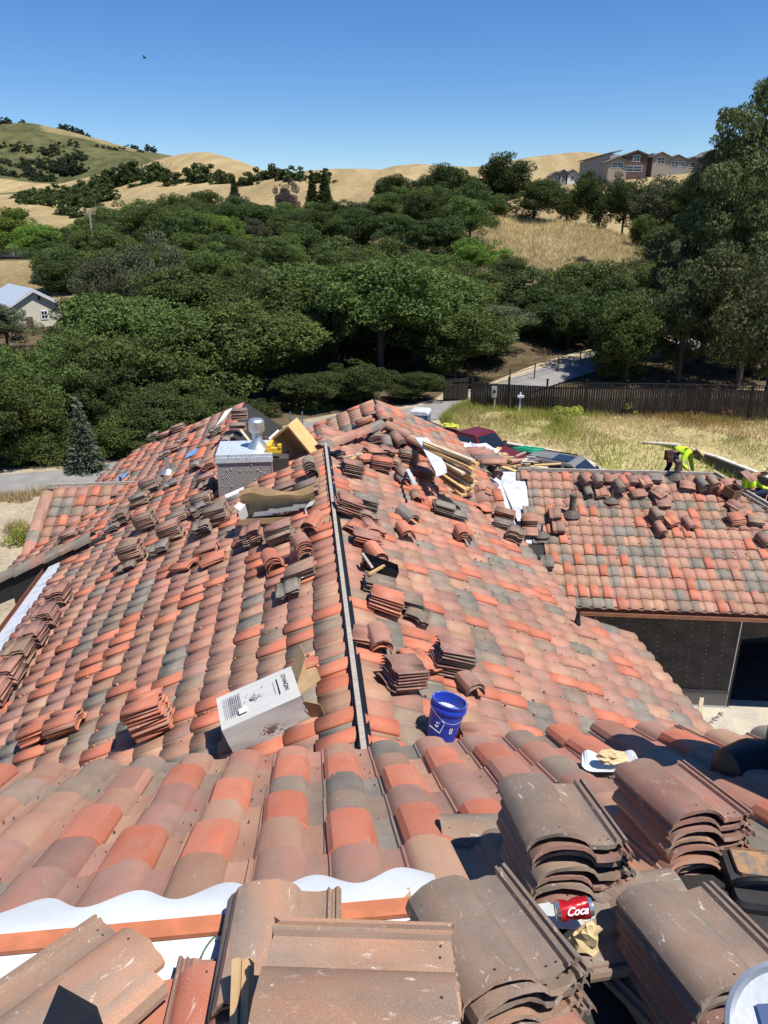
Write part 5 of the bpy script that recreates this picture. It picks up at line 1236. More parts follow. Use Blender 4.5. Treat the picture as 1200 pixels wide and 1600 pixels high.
# wall pallets/rubbish heap between the truck and the garage
# ================================================================== YARD BEYOND: walls, fence, cars, toilet
def block_wall(name, pts, lab, h=.95, step=True, zt0=-10.75, grp=None):
    w = thing(name, lab, 'wall', (pts[0][0], pts[0][1], GRD))
    n = 0
    for i in range(len(pts)-1):
        a = Vector((pts[i][0], pts[i][1], 0)); b = Vector((pts[i+1][0], pts[i+1][1], 0)); L = (b-a).length; k = max(1, round(L/1.2))
        for j in range(k):
            p = a+(b-a)*j/k; q = a+(b-a)*(j+1)/k; t = (i+j/k)/(len(pts)-1)
            zt = zt0+pts[i][2]+(pts[i+1][2]-pts[i][2])*j/k
            mb = MB(); c = (p+q)/2; ang = math.atan2((q-p).y, (q-p).x); mb.box((c.x, c.y, (zt+GRD-.3)/2), ((q-p).length+.002, .2, zt-GRD+.3), rz=ang); mb.build('wall_panel', M_cmu, w, M=Matrix())
            mb = MB(); mb.box((c.x, c.y, zt+.035), ((q-p).length+.04, .27, .07), rz=ang); mb.build('cap_block', M_cap, w, M=Matrix())
    return w
def G2(px, py, z=-10.75): v = onz(px, py, z); return (v.x, v.y)
wp = [(*G2(668, 665), 0), (*G2(720, 676), 0), (*G2(790, 693), 0), (*G2(850, 703), 0), (*G2(905, 716), 0), (*G2(955, 740), -.1), (*G2(985, 768), -.3)]
block_wall('retaining_wall', wp, 'dark stepped block retaining wall with pale caps behind the parked vehicles')
wp2 = [(*G2(1005, 693), 0.05), (*G2(1060, 697), 0), (*G2(1120, 715), 0), (*G2(1185, 740), 0), (*G2(1240, 765), 0), (*G2(1330, 800), 0)]
block_wall('retaining_wall', wp2, 'dark block retaining wall with pale caps behind the bending worker')
# raised field behind the walls
fld = [(q[0], q[1]+.12) for q in wp[:5]]+[(wp[5][0]+.1, wp[5][1]+.15), (wp[5][0]+.25, wp2[0][1]-.6), (wp2[0][0], wp2[0][1]+.1)]+[(q[0], q[1]+.1) for q in wp2[1:]]
top_edge = [(36, 30), (36, 50), (27, 48.6), (16, 50), (6.5, 50.5), (4.6, 47.5), (3.4, 43.5)]
mb = MB()
def fz2(x, y): return -10.80-.25*min(1, max(0, (y-42)/7))
N = 46; gx = np.linspace(2.0, 40, 90); gy = np.linspace(27, 51, 60)
def side_front(x):
    P = fld
    for i in range(len(P)-1):
        (x0, y0), (x1, y1) = P[i], P[i+1]
        if x0 <= x <= x1: return y0+(y1-y0)*(x-x0)/max(1e-6, x1-x0)
    return P[0][1] if x < P[0][0] else P[-1][1]-(x-P[-1][0])*.5
def back(x):
    P = sorted(top_edge[1:]); return float(np.interp(x, [p[0] for p in P], [p[1] for p in P]))
V = []
for x in gx:
    y0, y1 = side_front(x), back(x)
    for k in range(60):
        y = y0+(y1-y0)*k/59; V.append((x, y, fz2(x, y)+.05*fbm(x, y, .9)*min(1, k/5)*.6))
V = np.array(V); F = np.array([(i*60+j, (i+1)*60+j, (i+1)*60+j+1, i*60+j+1) for i in range(89) for j in range(59)])
keep = [k for k, f in enumerate(F) if V[f[0]][0] > 3.3]
link('field', npmesh('field', V, F[keep], M_field, smooth=True), kind='structure')
# lower grassy slope in front of the second wall
V = []; n1 = 40
ys0 = lambda x: float(np.interp(x, [10.2, 14, 20, 30], [30.5, 27.5, 26.0, 24.0]))
for x in np.linspace(wp[5][0]-.5, 26, n1):
    y1 = (max(side_front(x), 33.2)+.5 if x < wp2[0][0] else side_front(x)-.05)
    for k in range(16):
        f = k/15; y = ys0(x)+(y1-ys0(x))*f; V.append((x, y, GRD+.02+(.99 if x < wp2[0][0]+.8 else max(.15, .99-(x-wp2[0][0]-.8)*.25))*f**.8+.03*fbm(x, y, 1.2)))
F = np.array([(i*16+j, (i+1)*16+j, (i+1)*16+j+1, i*16+j+1) for i in range(n1-1) for j in range(15)])
link('grassy_slope', npmesh('grassy_slope', np.array(V), F, M_field, smooth=True), kind='structure')
SLOPE = np.array(V)
# grass and weeds as real blades
def blades(name, n, fn, h, w, m, lab=None):
    P = []; 
    while len(P) < n:
        q = fn()
        if q is not None: P.append(q)
    P = np.array(P); a = rng.uniform(0, 2*np.pi, n); hh = rng.uniform(.4, 1.2, n)*h*(P[:, 3] if P.shape[1] > 3 else 1); ww = w*rng.uniform(.6, 1.4, n)
    lean = rng.normal(0, .35, (n, 2))*hh[:, None]
    V = np.zeros((n, 3, 3)); V[:, 0] = P[:, :3]; V[:, 1] = P[:, :3]; V[:, 0, 0] -= np.cos(a)*ww; V[:, 0, 1] -= np.sin(a)*ww; V[:, 1, 0] += np.cos(a)*ww; V[:, 1, 1] += np.sin(a)*ww
    V[:, 2] = P[:, :3]; V[:, 2, :2] += lean; V[:, 2, 2] += hh
    F = np.arange(n*3).reshape(n, 3); o = link(name, npmesh(name, V.reshape(-1, 3), F, m), None, Matrix(), lab, None, None, 'stuff'); return o
def leaf_mat(name, c, c2, trans=.3, rough=.7, vr=.45):
    m = bpy.data.materials.new(name); nt = NT(m); n, l = nt.nodes, nt.links; b = n['Principled BSDF']; b.inputs['Roughness'].default_value = rough; b.inputs['Specular IOR Level'].default_value = .15
    geo = n.new('ShaderNodeNewGeometry'); oi = n.new('ShaderNodeObjectInfo')
    r = n.new('ShaderNodeValToRGB'); e = r.color_ramp.elements; e[0].color = (*c2, 1); e[1].color = (*c, 1); l.new(geo.outputs['Random Per Island'], r.inputs[0])
    hs = n.new('ShaderNodeHueSaturation'); mr = n.new('ShaderNodeMapRange'); mr.inputs['To Min'].default_value = .75; mr.inputs['To Max'].default_value = 1.3; l.new(oi.outputs['Random'], mr.inputs[0])
    nz = n.new('ShaderNodeTexNoise'); nz.inputs['Scale'].default_value = .5; l.new(geo.outputs['Position'], nz.inputs['Vector'])
    m3 = n.new('ShaderNodeMapRange'); m3.inputs['From Min'].default_value = .35; m3.inputs['From Max'].default_value = .65; m3.inputs['To Min'].default_value = .8; m3.inputs['To Max'].default_value = 1.2; l.new(nz.outputs['Fac'], m3.inputs[0])
    mm = n.new('ShaderNodeMath'); mm.operation = 'MULTIPLY'; l.new(mr.outputs[0], mm.inputs[0]); l.new(m3.outputs[0], mm.inputs[1])
    m4 = n.new('ShaderNodeMapRange'); m4.inputs['To Min'].default_value = .485; m4.inputs['To Max'].default_value = .515; l.new(oi.outputs['Random'], m4.inputs[0]); l.new(m4.outputs[0], hs.inputs['Hue'])
    l.new(mm.outputs[0], hs.inputs['Value']); l.new(r.outputs[0], hs.inputs['Color']); l.new(hs.outputs[0], b.inputs['Base Color'])
    if trans:
        t = n.new('ShaderNodeBsdfTranslucent'); l.new(hs.outputs[0], t.inputs['Color']); x = n.new('ShaderNodeMixShader'); x.inputs[0].default_value = trans
        l.new(b.outputs[0], x.inputs[1]); l.new(t.outputs[0], x.inputs[2]); l.new(x.outputs[0], n['Material Output'].inputs['Surface'])
    return m
L_oak = leaf_mat('oak_leaf', (.125, .170, .045), (.062, .090, .025)); L_dark = leaf_mat('dark_leaf', (.080, .112, .034), (.04, .062, .02))
L_green = leaf_mat('bright_leaf', (.17, .25, .04), (.09, .15, .03)); L_grey = leaf_mat('grey_leaf', (.13, .145, .075), (.07, .085, .045))
L_blue = leaf_mat('blue_conifer', (.15, .18, .115), (.075, .095, .06)); L_purple = leaf_mat('bare_purple', (.14, .105, .10), (.09, .07, .065)); L_euc = leaf_mat('eucalyptus_leaf', (.14, .16, .065), (.07, .088, .034))
L_dry = leaf_mat('dry_grass', (.66, .55, .29), (.42, .34, .16), .3); L_weed = leaf_mat('green_weed', (.46, .48, .10), (.26, .31, .07), .35); L_far = leaf_mat('far_oak_leaf', (.050, .068, .034), (.028, .040, .022))
L_rust = leaf_mat('rusty_weed', (.38, .17, .07), (.26, .13, .06), .2)
def field_pt(green=None):
    def f():
        x = random.uniform(3.4, 30); y0, y1 = side_front(x)+.1, back(x)-.1; t = random.random()**1.2; y = y1-(y1-y0)*t
        if y1-y0 < .3: return None
        if fbm(x, y, .55) > .75 and random.random() < .8: return None
        g = math.sin(x*.7+1)*.5+math.sin(y*.9+x*.3)*.5+random.gauss(0, .5)
        gr = (1-t)*.9+g*.35-.35+(.25 if x < 14 else -.15)
        if green == 'g' and gr < .35: return None
        if green == 'd' and gr > .8: return None
        if green == 'r' and not (x > 13 and .05 < t < .5 and g > .5): return None
        return (x, y, fz2(x, y), .6 if t > .6 else 1)
    return f
def slope_pt():
    i = random.randrange(n1-1)*16+random.randrange(15); a, b = SLOPE[i], SLOPE[i+17]; t = random.random(); q = random.random()
    return (a[0]+(b[0]-a[0])*t, a[1]+(b[1]-a[1])*q, a[2]+(b[2]-a[2])*q, 1)
blades('slope_grass', 9000, slope_pt, .42, .016, L_weed); blades('dry_grass', 52000, field_pt('d'), .30, .014, L_dry); blades('green_grass', 26000, field_pt('g'), .50, .016, L_weed); blades('rusty_grass', 5000, field_pt('r'), .5, .015, L_rust)
def left_pt():
    x = random.uniform(-20, -9.2); y = random.uniform(22, 35.5)
    if abs(y-(34.2+(x+19)*.43)) < 2.0 or y > 34.2+(x+19)*.43: return None
    if fbm(x, y, .35) < -.1: return None
    return (x, y, GRD)
blades('left_dry_grass', 22000, left_pt, .42, .014, L_dry)
def bank_pt():
    s = random.choice([(2, 640), (750, 1010)])
    Y = random.uniform(96, 172); px = random.uniform(745, 1015); d = ray(px, 400); x = d.x/d.y*Y; return (x, Y, gz(x, Y), 1)
blades('meadow_grass', 26000, bank_pt, .9, .05, L_dry)

# --- wooden fence, each board a part
fence = thing('board_fence', 'long dark brown board fence with open slatted top behind the weedy field', 'fence', (6.5, 50, GRD))
fl = [onz(736, 648, GRD), onz(872, 655, -11.3), onz(1040, 660, -11.1), onz(1290, 668, -10.9)]
fl = [Vector((p.x, p.y, z)) for p, z in zip([onz(736, 643, -11.2), onz(872, 652, -11.1), onz(1040, 655, -11.0), onz(1290, 662, -10.8)], (-11.3, -11.2, -11.1, -10.9))]
tot = sum((fl[i+1]-fl[i]).length for i in range(3))
def along(P, t):
    L = t
    for i in range(len(P)-1):
        s = (P[i+1]-P[i]).length
        if L <= s or i == len(P)-2: return P[i]+(P[i+1]-P[i])*(L/s), (P[i+1]-P[i]).normalized()
        L -= s
bm = {}
t = 0; k = 0; rest = MB(); nb = 0
hf = lambda t: 1.55 if t < 5.6 else 1.62
board = MB(); board.box((0, 0, .5), (.135, .022, 1)); board_me = board.mesh('fence_board', M_dfence)
slat = MB(); slat.box((0, 0, .5), (.045, .022, 1)); slat_me = slat.mesh('top_slat', M_dfence)
while t < tot-.1:
    p, d = along(fl, t); ang = math.atan2(d.y, d.x); h = 1.95+random.gauss(0, .006)
    link('fence_board', board_me, fence, Matrix.Translation(p+Vector((0, random.gauss(0, .004), 0))) @ Matrix.Rotation(ang, 4, 'Z') @ Matrix.Diagonal((1, 1, h, 1)))
    nb += 1
    if t > 5.5: link('top_slat', slat_me, fence, Matrix.Translation(p+Vector((0, 0, h+.03))) @ Matrix.Rotation(ang, 4, 'Z') @ Matrix.Diagonal((1, 1, .24, 1)))
    t += .145
t = 0
while t < tot:
    p, d = along(fl, t); ang = math.atan2(d.y, d.x); mb = MB(); mb.box((0, 0, 1.2), (.11, .11, 2.44)); mb.box((0, 0, 2.44), (.15, .15, .05)) ; mb.build('post', M_dfence, fence, M=Matrix.Translation(p+Vector((0, .07, 0))) @ Matrix.Rotation(ang, 4, 'Z')); t += 2.4
for i in range(3):
    mb = MB(); mb.bar(fl[i]+Vector((0, .04, 1.97)), fl[i+1]+Vector((0, .04, 1.97)), .05, .05); mb.build('rail', M_dfence, fence, M=Matrix())
    a_ = fl[i] if i else along(fl, 5.5)[0]
    mb = MB(); mb.bar(a_+Vector((0, .04, 2.27)), fl[i+1]+Vector((0, .04, 2.27)), .07, .04); mb.build('rail', M_dfence, fence, M=Matrix())
# end return of the fence and gate leaf by the drive
gate = thing('wooden_gate', 'weathered brown board gate leaf standing beside the drive', 'gate', onz(710, 626, GRD))
g0 = onz(692, 628, GRD); g1 = onz(731, 626, GRD); gd = (g1-g0); n = 13
for k in range(n):
    p = g0+gd*(k+.5)/n; mb = MB(); mb.box((p.x, p.y, GRD+.85), (gd.length/n*.94, .025, 1.6), rz=math.atan2(gd.y, gd.x)); mb.build('gate_board', M_dfence, gate, M=Matrix())
for z in (.25, 1.45): mb = MB(); mb.bar(g0+Vector((0, -.04, z)), g1+Vector((0, -.04, z)), .04, .09); mb.build('gate_rail', M_dfence, gate, M=Matrix())
# post and wire fence along the far drive
wf2 = thing('wire_fence', 'low post and wire fence along the far side of the drive', 'fence', (8, 55, GRD))
for k in range(9):
    x, y = 5.2+k*2.35, 53.9+k*2.1; z = max(gz(x, y), GRD); mb = MB(); mb.box((x, y, z+.7), (.08, .08, 1.4)); mb.build('post', M_dfence, wf2, M=Matrix())
for h in (1.35, .75, .3):
    mb = MB(); mb.bar((5.2, 53.9, GRD+h), (5.2+8*2.35, 53.9+16.8, max(gz(24, 70.7), GRD)+h), .025, .03); mb.build('rail', M_dfence, wf2, M=Matrix())
# meter posts
for (px, py, lab, kk) in [(772, 642, 'left utility pedestal with electric meter before the board fence', 1), (811, 650, 'right white utility post before the board fence', 0)]:
    p = onz(px, py, -11.0); mt_ = thing('utility_post', lab, 'utility post', p)
    mb = MB(); mb.box((p.x, p.y, p.z+.75), (.09, .09, 1.5)); mb.build('post', M_white if not kk else M_conc, mt_, M=Matrix())
    mb = MB(); rbox(mb, (p.x-.08*kk, p.y-.09, p.z+1.25), (.34 if kk else .42, .16, .7 if kk else .16), .03); mb.build('meter_box', M_galv if kk else M_white, mt_, M=Matrix())
    if kk: mb = MB(); mb.lathe([(.10, 0), (.10, .08), (0, .09)], 16, M=Matrix.Translation((p.x-.08, p.y-.17, p.z+1.3)) @ Matrix.Rotation(math.pi/2, 4, 'X')); mb.build('meter_dial', M_glass, mt_, M=Matrix())
p = onz(804, 645, -11.0); mb = MB(); mb.box((p.x, p.y+.3, p.z+.5), (.6, .05, .8)); o = mb.build('leaning_board', M_cmu, None, label='small grey board leaning on the fence between the utility posts', cat='board')
# portable toilet
pt = thing('portable_toilet', 'grey-blue portable toilet with white roof behind the rear roof peak', 'portable toilet', onz(656, 690, GRD))
q = aty(656, 640, 42.5); PX = Matrix.Translation((q.x, q.y, GRD)) @ Matrix.Rotation(math.radians(-12), 4, 'Z'); M_pt = mat('toilet_wall', (.16, .20, .24), .5, c2=(.13, .17, .2))
zt = q.z-GRD-.02
mb = MB(); mb.box((0, 0, zt*.45), (1.12, 1.15, zt*.9)); mb.build('cabin', M_pt, pt, M=PX)
mb = MB(); mb.prism([(-.60, 0), (.60, 0), (.60, .10), (.42, .20), (-.42, .20), (-.60, .10)], -.62, .62, M=Matrix.Translation((0, 0, zt*.9))); mb.build('roof', M_white, pt, M=PX)
mb = MB(); mb.box((0, -.59, zt*.42), (.78, .04, zt*.78)); mb.build('door', mat('toilet_door', (.20, .25, .29), .5), pt, M=PX)
mb = MB(); mb.box((0.05, -.62, zt*.72), (.46, .02, .34)); mb.build('sign_plate', M_wprint, pt, M=PX)
mb = MB(); mb.box((0.05, -.632, zt*.75), (.38, .01, .10)); mb.box((0.05, -.632, zt*.68), (.30, .01, .05)); mb.build('sign_print', M_red, pt, M=PX)
for sx in (-.57, .57): mb = MB(); mb.box((sx, -.56, zt*.45), (.05, .05, zt*.9)); mb.build('corner_post', M_galv, pt, M=PX)
# --- vehicles
M_mar = mat('maroon_paint', (.13, .012, .014), .4, c2=(.11, .010, .012), spec=.3, coat=.12, scale=2); M_gry = mat('grey_paint', (.20, .20, .195), .42, c2=(.18, .18, .175), spec=.3, coat=.1, metal=.1, scale=2); M_tealp = mat('pale_paint', (.30, .36, .36), .3, coat=.5)
def loft(mb, secs, mi=0):
    """secs: list of (x, [(y, z)...]) same counts"""
    n = len(secs[0][1]); vs = [(x, y, z) for x, pr in secs for y, z in pr]
    mb.add(vs, [(i*n+k, (i+1)*n+k, (i+1)*n+(k+1)%n, i*n+(k+1)%n) for i in range(len(secs)-1) for k in range(n)]+[tuple(range(n)), tuple(range((len(secs)-1)*n+n-1, (len(secs)-1)*n-1, -1))], mi)
def body_sec(w, zb, zt, r=.10): return [(-w, zb), (-w*1.0, zt-r), (-w*.95, zt-r*.3), (-w*.86, zt), (w*.86, zt), (w*.95, zt-r*.3), (w, zt-r), (w, zb)]
def vehicle(name, lab, cat, loc, rz, paint, kind):
    v = thing(name, lab, cat, loc, rz); Mv = PWM[v.name]; w = .98
    mb = MB()
    if kind == 'truck':  # front at +x
        loft(mb, [(-2.85, body_sec(.93, .55, 1.02)), (-2.75, body_sec(w, .45, 1.05)), (-.75, body_sec(w, .42, 1.06)), (-.70, body_sec(w, .42, 1.08)), (1.15, body_sec(w, .42, 1.10)), (1.35, body_sec(w*.99, .42, 1.12)), (2.5, body_sec(w*.95, .45, 1.02)), (2.75, body_sec(w*.88, .5, .90))]); mb.build('body', paint, v, M=Mv)
        mb = MB(); mb.box((-1.75, 0, 1.08), (1.9, 1.6, .02)); mb.build('bed_floor', M_dark, v, M=Mv)
        for s in (-1, 1): mb = MB(); mb.box((-1.75, s*.90, 1.17), (2.05, .10, .22)); mb.build('bed_side', paint, v, M=Mv)
        mb = MB(); mb.box((-2.78, 0, 1.10), (.08, 1.8, .34)); mb.build('tailgate', paint, v, M=Mv)
        cab = [(-.70, 1.08), (-.62, 1.70), (-.50, 1.80), (.55, 1.82), (.70, 1.76), (1.35, 1.12)]; x0, x1 = -.70, 1.35
    else:
        loft(mb, [(-2.2, body_sec(.88, .5, 1.05)), (-2.1, body_sec(.94, .4, 1.10)), (.9, body_sec(.94, .38, 1.08)), (1.1, body_sec(.93, .38, 1.06)), (2.1, body_sec(.88, .42, .95)), (2.3, body_sec(.80, .5, .80))]); mb.build('body', paint, v, M=Mv)
        cab = [(-2.15, 1.08), (-1.95, 1.66), (-1.8, 1.76), (.25, 1.76), (.40, 1.70), (1.15, 1.08)]
    wt, wb = .72, .90
    def yw(z): return wb+(wt-wb)*(z-1.08)/.7
    vs = [(x, -yw(z), z) for x, z in cab]+[(x, yw(z), z) for x, z in cab]; n = len(cab)
    mb = MB(); mb.add(vs, [(i, i+1, n+i+1, n+i) for i in range(n-1)]+[tuple(range(n-1, -1, -1)), tuple(range(n, 2*n))]); mb.build('cabin', paint, v, M=Mv)
    # panes proud of the cabin
    def pane(nm, P): mb = MB(); mb.add(P, [tuple(range(len(P)))]); mb.build(nm, M_glass, v, M=Mv)
    a, b = Vector((cab[-1][0], 0, cab[-1][1])), Vector((cab[-2][0], 0, cab[-2][1])); off = Vector((.02, 0, .02))
    def quad(a, b, f0, f1, nm):
        p = a+(b-a)*f0+off_; q = a+(b-a)*f1+off_; pane(nm, [(p.x, -yw(p.z)*.90, p.z), (p.x, yw(p.z)*.90, p.z), (q.x, yw(q.z)*.88, q.z), (q.x, -yw(q.z)*.88, q.z)])
    off_ = Vector((.015, 0, .015)); quad(a, b, .06, .95, 'windscreen')
    a2, b2 = Vector((cab[0][0], 0, cab[0][1])), Vector((cab[1][0], 0, cab[1][1])); off_ = Vector((-.02, 0, .005)); quad(a2, b2, .2, .95, 'rear_window')
    for s in (-1, 1):
        xs = [(-.50, .30), (.36, 1.02)] if kind == 'truck' else [(-1.85, -1.0), (-.92, -.12), (-.04, .82)]
        for (xa, xb) in xs:
            xt0 = xa+.06; xt1 = min(xb, .62 if kind == 'truck' else .36); zt_, zb_2 = 1.66, 1.16
            pane('side_window', [(xa, s*(yw(zb_2)+.008), zb_2), (xb, s*(yw(zb_2)+.008), zb_2), (xt1, s*(yw(zt_)+.008), zt_), (xt0, s*(yw(zt_)+.008), zt_)])
        for x in ((-1.75, 1.85) if kind == 'truck' else (-1.4, 1.45)):
            mb = MB(); mb.lathe([(.0, 0), (.30, 0), (.38, .03), (.39, .12), (.38, .22), (.0, .22)], 20, M=Matrix.Translation((x, s*(w-.20) if s > 0 else -w+.20-.0, .39)) @ Matrix.Rotation(-s*math.pi/2, 4, 'X')); wh = mb.build('wheel', M_dark, v, M=Mv)
            mb = MB(); mb.lathe([(0, .225), (.20, .228), (.22, .222)], 16, M=Matrix.Translation((x, s*(w-.20), .39)) @ Matrix.Rotation(-s*math.pi/2, 4, 'X')); mb.build('rim', M_galv, wh, M=Mv)
        mb = MB(); mb.box((1.05 if kind == 'truck' else .85, s*1.06, 1.22), (.14, .20, .16)); mb.build('mirror', M_dark, v, M=Mv)
        mb = MB(); mb.box((2.66 if kind == 'truck' else 2.2, s*.70, .82), (.16, .30, .16)); mb.build('headlight', M_wprint, v, M=Mv)
    mb = MB(); mb.box((2.78 if kind == 'truck' else 2.3, 0, .60), (.12, 1.7, .22)); mb.build('bumper', M_galv if kind == 'truck' else M_dark, v, M=Mv)
    if kind != 'truck':
        mb = MB()
        for s in (-1, 1): mb.bar((-1.7, s*.62, 1.81), (.1, s*.62, 1.81), .04, .04)
        mb.build('roof_rack', M_dark, v, M=Mv); mb = MB(); mb.box((-.3, 0, 1.768), (.8, .9, .012)); mb.build('sunroof', M_glass, v, M=Mv)
    return v
q = aty(748, 672, 35.5); vehicle('pickup_truck', 'dark maroon pickup truck parked below the retaining wall', 'pickup truck', (q.x-.2, q.y, q.z-1.83), math.radians(-48), M_mar, 'truck')
q = aty(888, 717, 31.0); vehicle('suv_car', 'grey sport utility car parked beyond the garage ridge', 'car', (q.x+.1, q.y, q.z-1.78), math.radians(-34), M_gry, 'suv')
q = aty(684, 674, 39.0); vehicle('parked_car', 'pale car mostly hidden behind the rear roof slope left of the pickup', 'car', (q.x, q.y, q.z-1.72), math.radians(-60), M_tealp, 'suv')
crumple('yellow_bag', aty(703, 668, 41)+Vector((0, 0, .1)), .38, mat('yellow_green_bag', (.5, .5, .06), .8), 'yellow-green bag on the near end of the retaining wall', 'bag', 1.4, 1, .4, 3)
crumple('green_tarp', aty(824, 702, 32.5), .38, M_green, 'small green tarp heap between the pickup and the grey car', 'tarp', 2, 1, .3, 8)
# rubbish and tile pallets beyond the garage's left corner
heap = thing('rubbish_heap', 'heap of broken wood and plastic rubbish between the garage and the vehicles', 'rubbish heap', aty(800, 725, 27))
for k in range(46):
    p = aty(random.uniform(740, 838), random.uniform(712, 730), random.uniform(25.5, 27)); L = random.uniform(.3, 1.0); a = random.uniform(-.9, .9)
    mb = MB(); mb.bar(p, p+Vector((L*math.cos(a), L*math.sin(a), random.uniform(-.15, .25))), random.uniform(.05, .2), random.uniform(.02, .06)); mb.build('scrap_piece', random.choice([M_wood, M_wood2, M_white, M_oldwood, M_card, TM[5], TM[1], M_galv]), heap, M=Matrix())
mb = MB(); p = aty(790, 730, 27); mb.box((p.x, p.y, (p.z+GRD)/2-.1), (3.6, 1.8, p.z-GRD-.2)); mb.build('heap_base', M_cmu, heap, M=Matrix())
for k in range(6):
    q = depth(724+k*6, 700+k*3.4, 20.5-k*.3)
    link('loose_tile', shape_mesh('tile', 1, [5, 5, 5, 3, 1, 5][k], True), None, Matrix.Translation(q) @ Matrix.Rotation(math.radians(-100), 4, 'Z') @ Matrix.Rotation(.1, 4, 'X') @ Matrix.Scale(1.5, 4), '%s tile from the left in the slanting row before the pickup' % ORD[k].replace('top', 'first'), 'roof tile', 'loose roof tiles')
# extension cord on left dirt
mb = MB(); mb.tube(rs([(-14.2, 21.5, GRD+.02), (-13.2, 23.5, GRD+.02), (-12.7, 25.5, GRD+.03), (-12.0, 26.2, GRD+.02), (-10.5, 27.0, GRD+.02)], 6), .025, 5); mb.build('hose', M_dark, None, label='thin dark hose curving over the dirt beyond the left eave', cat='hose')

# ================================================================== PEOPLE
M_shirt = mat('lime_shirt', (.55, .80, .03), .75, c2=(.45, .68, .025), scale=10, bump=.4, bscale=12); M_jean = mat('navy_jeans', (.012, .018, .05), .85, bump=.3); M_skin = mat('skin', (.36, .19, .12), .6); M_straw = mat('straw_hat', (.62, .50, .28), .85, bump=.4, bscale=90); M_belt = mat('leather_belt', (.10, .045, .035), .7, bump=.3)
def skin(name, verts, edges, radii, m, parent, root=0, sub=2, M=Matrix()):
    me = bpy.data.meshes.new(name); me.from_pydata(verts, edges, []); o = link(name, me, parent, M); me.materials.append(m)
    md = o.modifiers.new('skin', 'SKIN'); md.use_smooth_shade = True
    for i, r in enumerate(radii): me.skin_vertices[0].data[i].radius = (r, r) if not isinstance(r, tuple) else r
    me.skin_vertices[0].data[root].use_root = True
    s = o.modifiers.new('sub', 'SUBSURF'); s.levels = sub; s.render_levels = sub; return o
def person(lab, P, crouch=False):
    """P: dict of joints in world coordinates"""
    o = thing('person', lab, 'person', P['base'])
    mid = (P['hip']+P['neck'])*.5+Vector((0, 0, .05))
    V = [P['hip'], mid, P['neck'], P['neck']+(P['head']-P['neck'])*.5, P['head'], P['hipL'], P['kneeL'], P['footL'], P['toeL'], P['hipR'], P['kneeR'], P['footR'], P['toeR'], P['shL'], P['elL'], P['wrL'], P['haL'], P['shR'], P['elR'], P['wrR'], P['haR']]
    E = [(0, 1), (1, 2), (2, 3), (3, 4), (0, 5), (5, 6), (6, 7), (7, 8), (0, 9), (9, 10), (10, 11), (11, 12), (2, 13), (13, 14), (14, 15), (15, 16), (2, 17), (17, 18), (18, 19), (19, 20)]
    R = [.13, .13, .10, .055, .075, .085, .06, .042, .04, .085, .06, .042, .04, .06, .042, .028, .022, .06, .042, .028, .022]
    skin('body', [tuple(v) for v in V], E, R, M_skin, o)
    # clothes: own surfaces over the body
    sV = [P['hip']+(mid-P['hip'])*.15, mid, P['neck'], P['shL'], P['elL'], P['wrL'], P['shR'], P['elR'], P['wrR']]
    skin('shirt', [tuple(v) for v in sV], [(0, 1), (1, 2), (2, 3), (3, 4), (4, 5), (2, 6), (6, 7), (7, 8)], [(.17, .15), (.175, .14), (.13, .12), .088, .066, .048, .088, .066, .048], M_shirt, o)
    jV = [P['hip'], P['hipL'], P['kneeL'], P['footL'], P['hipR'], P['kneeR'], P['footR']]
    skin('jeans', [tuple(v) for v in jV], [(0, 1), (1, 2), (2, 3), (0, 4), (4, 5), (5, 6)], [.155, .115, .085, .068, .115, .085, .068], M_jean, o)
    hd = P['head']; up = (P['head']-P['neck']).normalized()
    mb = MB(); 
    fx = P['face'].normalized(); hu = P['hatup'].normalized(); x = hu.cross(fx).normalized(); fx = x.cross(hu); HM = frame(x, fx, hu, hd+hu*.06)
    mb.lathe([(.0, .125), (.05, .13), (.085, .115), (.098, .06), (.102, .0), (.15, -.012), (.205, .005), (.215, .014), (.205, .0), (.15, -.022), (.10, -.012)], 24, M=HM); mb.build('straw_hat', M_straw, o, M=Matrix(), smooth=True)
    for s in (-1, 1):
        mb = MB(); mb.lathe([(.0, -.012), (.012, 0), (0, .012)], 8, M=HM @ Matrix.Translation((s*.032, .085, -.075))); mb.build('eye', M_ink, o, M=Matrix())
    mb = MB(); mb.lathe([(.016, -.03), (.012, 0), (.004, .02)], 8, M=HM @ Matrix.Translation((0, .092, -.10))); mb.build('nose', M_skin, o, M=Matrix())
    mb = MB(); mb.box((0, .088, -.145), (.045, .012, .010), M=HM); mb.build('mouth', M_belt, o, M=Matrix())
    for s, h, wv in (('L', P['haL'], P['wrL']), ('R', P['haR'], P['wrR'])):   # fingers
        d = (h-wv).normalized(); sd = d.cross(Vector((0, 0, 1))); sd = sd.normalized() if sd.length > .1 else Vector((1, 0, 0))
        for k in range(5):
            a = h+sd*(-.03+.015*k)+d*.0; L = [.055, .075, .082, .076, .058][k]; b_ = a+(d+(sd*.5 if k == 4 else Vector((0, 0, 0)))).normalized()*L*.55; c_ = b_+(d*.5+Vector((0, 0, -.8))).normalized()*L*.5
            mb = MB(); mb.tube([a, b_, c_], [.010, .009, .007], 6); mb.build('finger', M_skin, o, M=Matrix())
    return o
def JJ(Y, d): return {k: aty(v[0], v[1], Y+v[2]) for k, v in d.items()}
YW = GF.at(0, 0).y-.1
rz_ = GBk.z
Yr = aty(1060, 742, 20.9).y
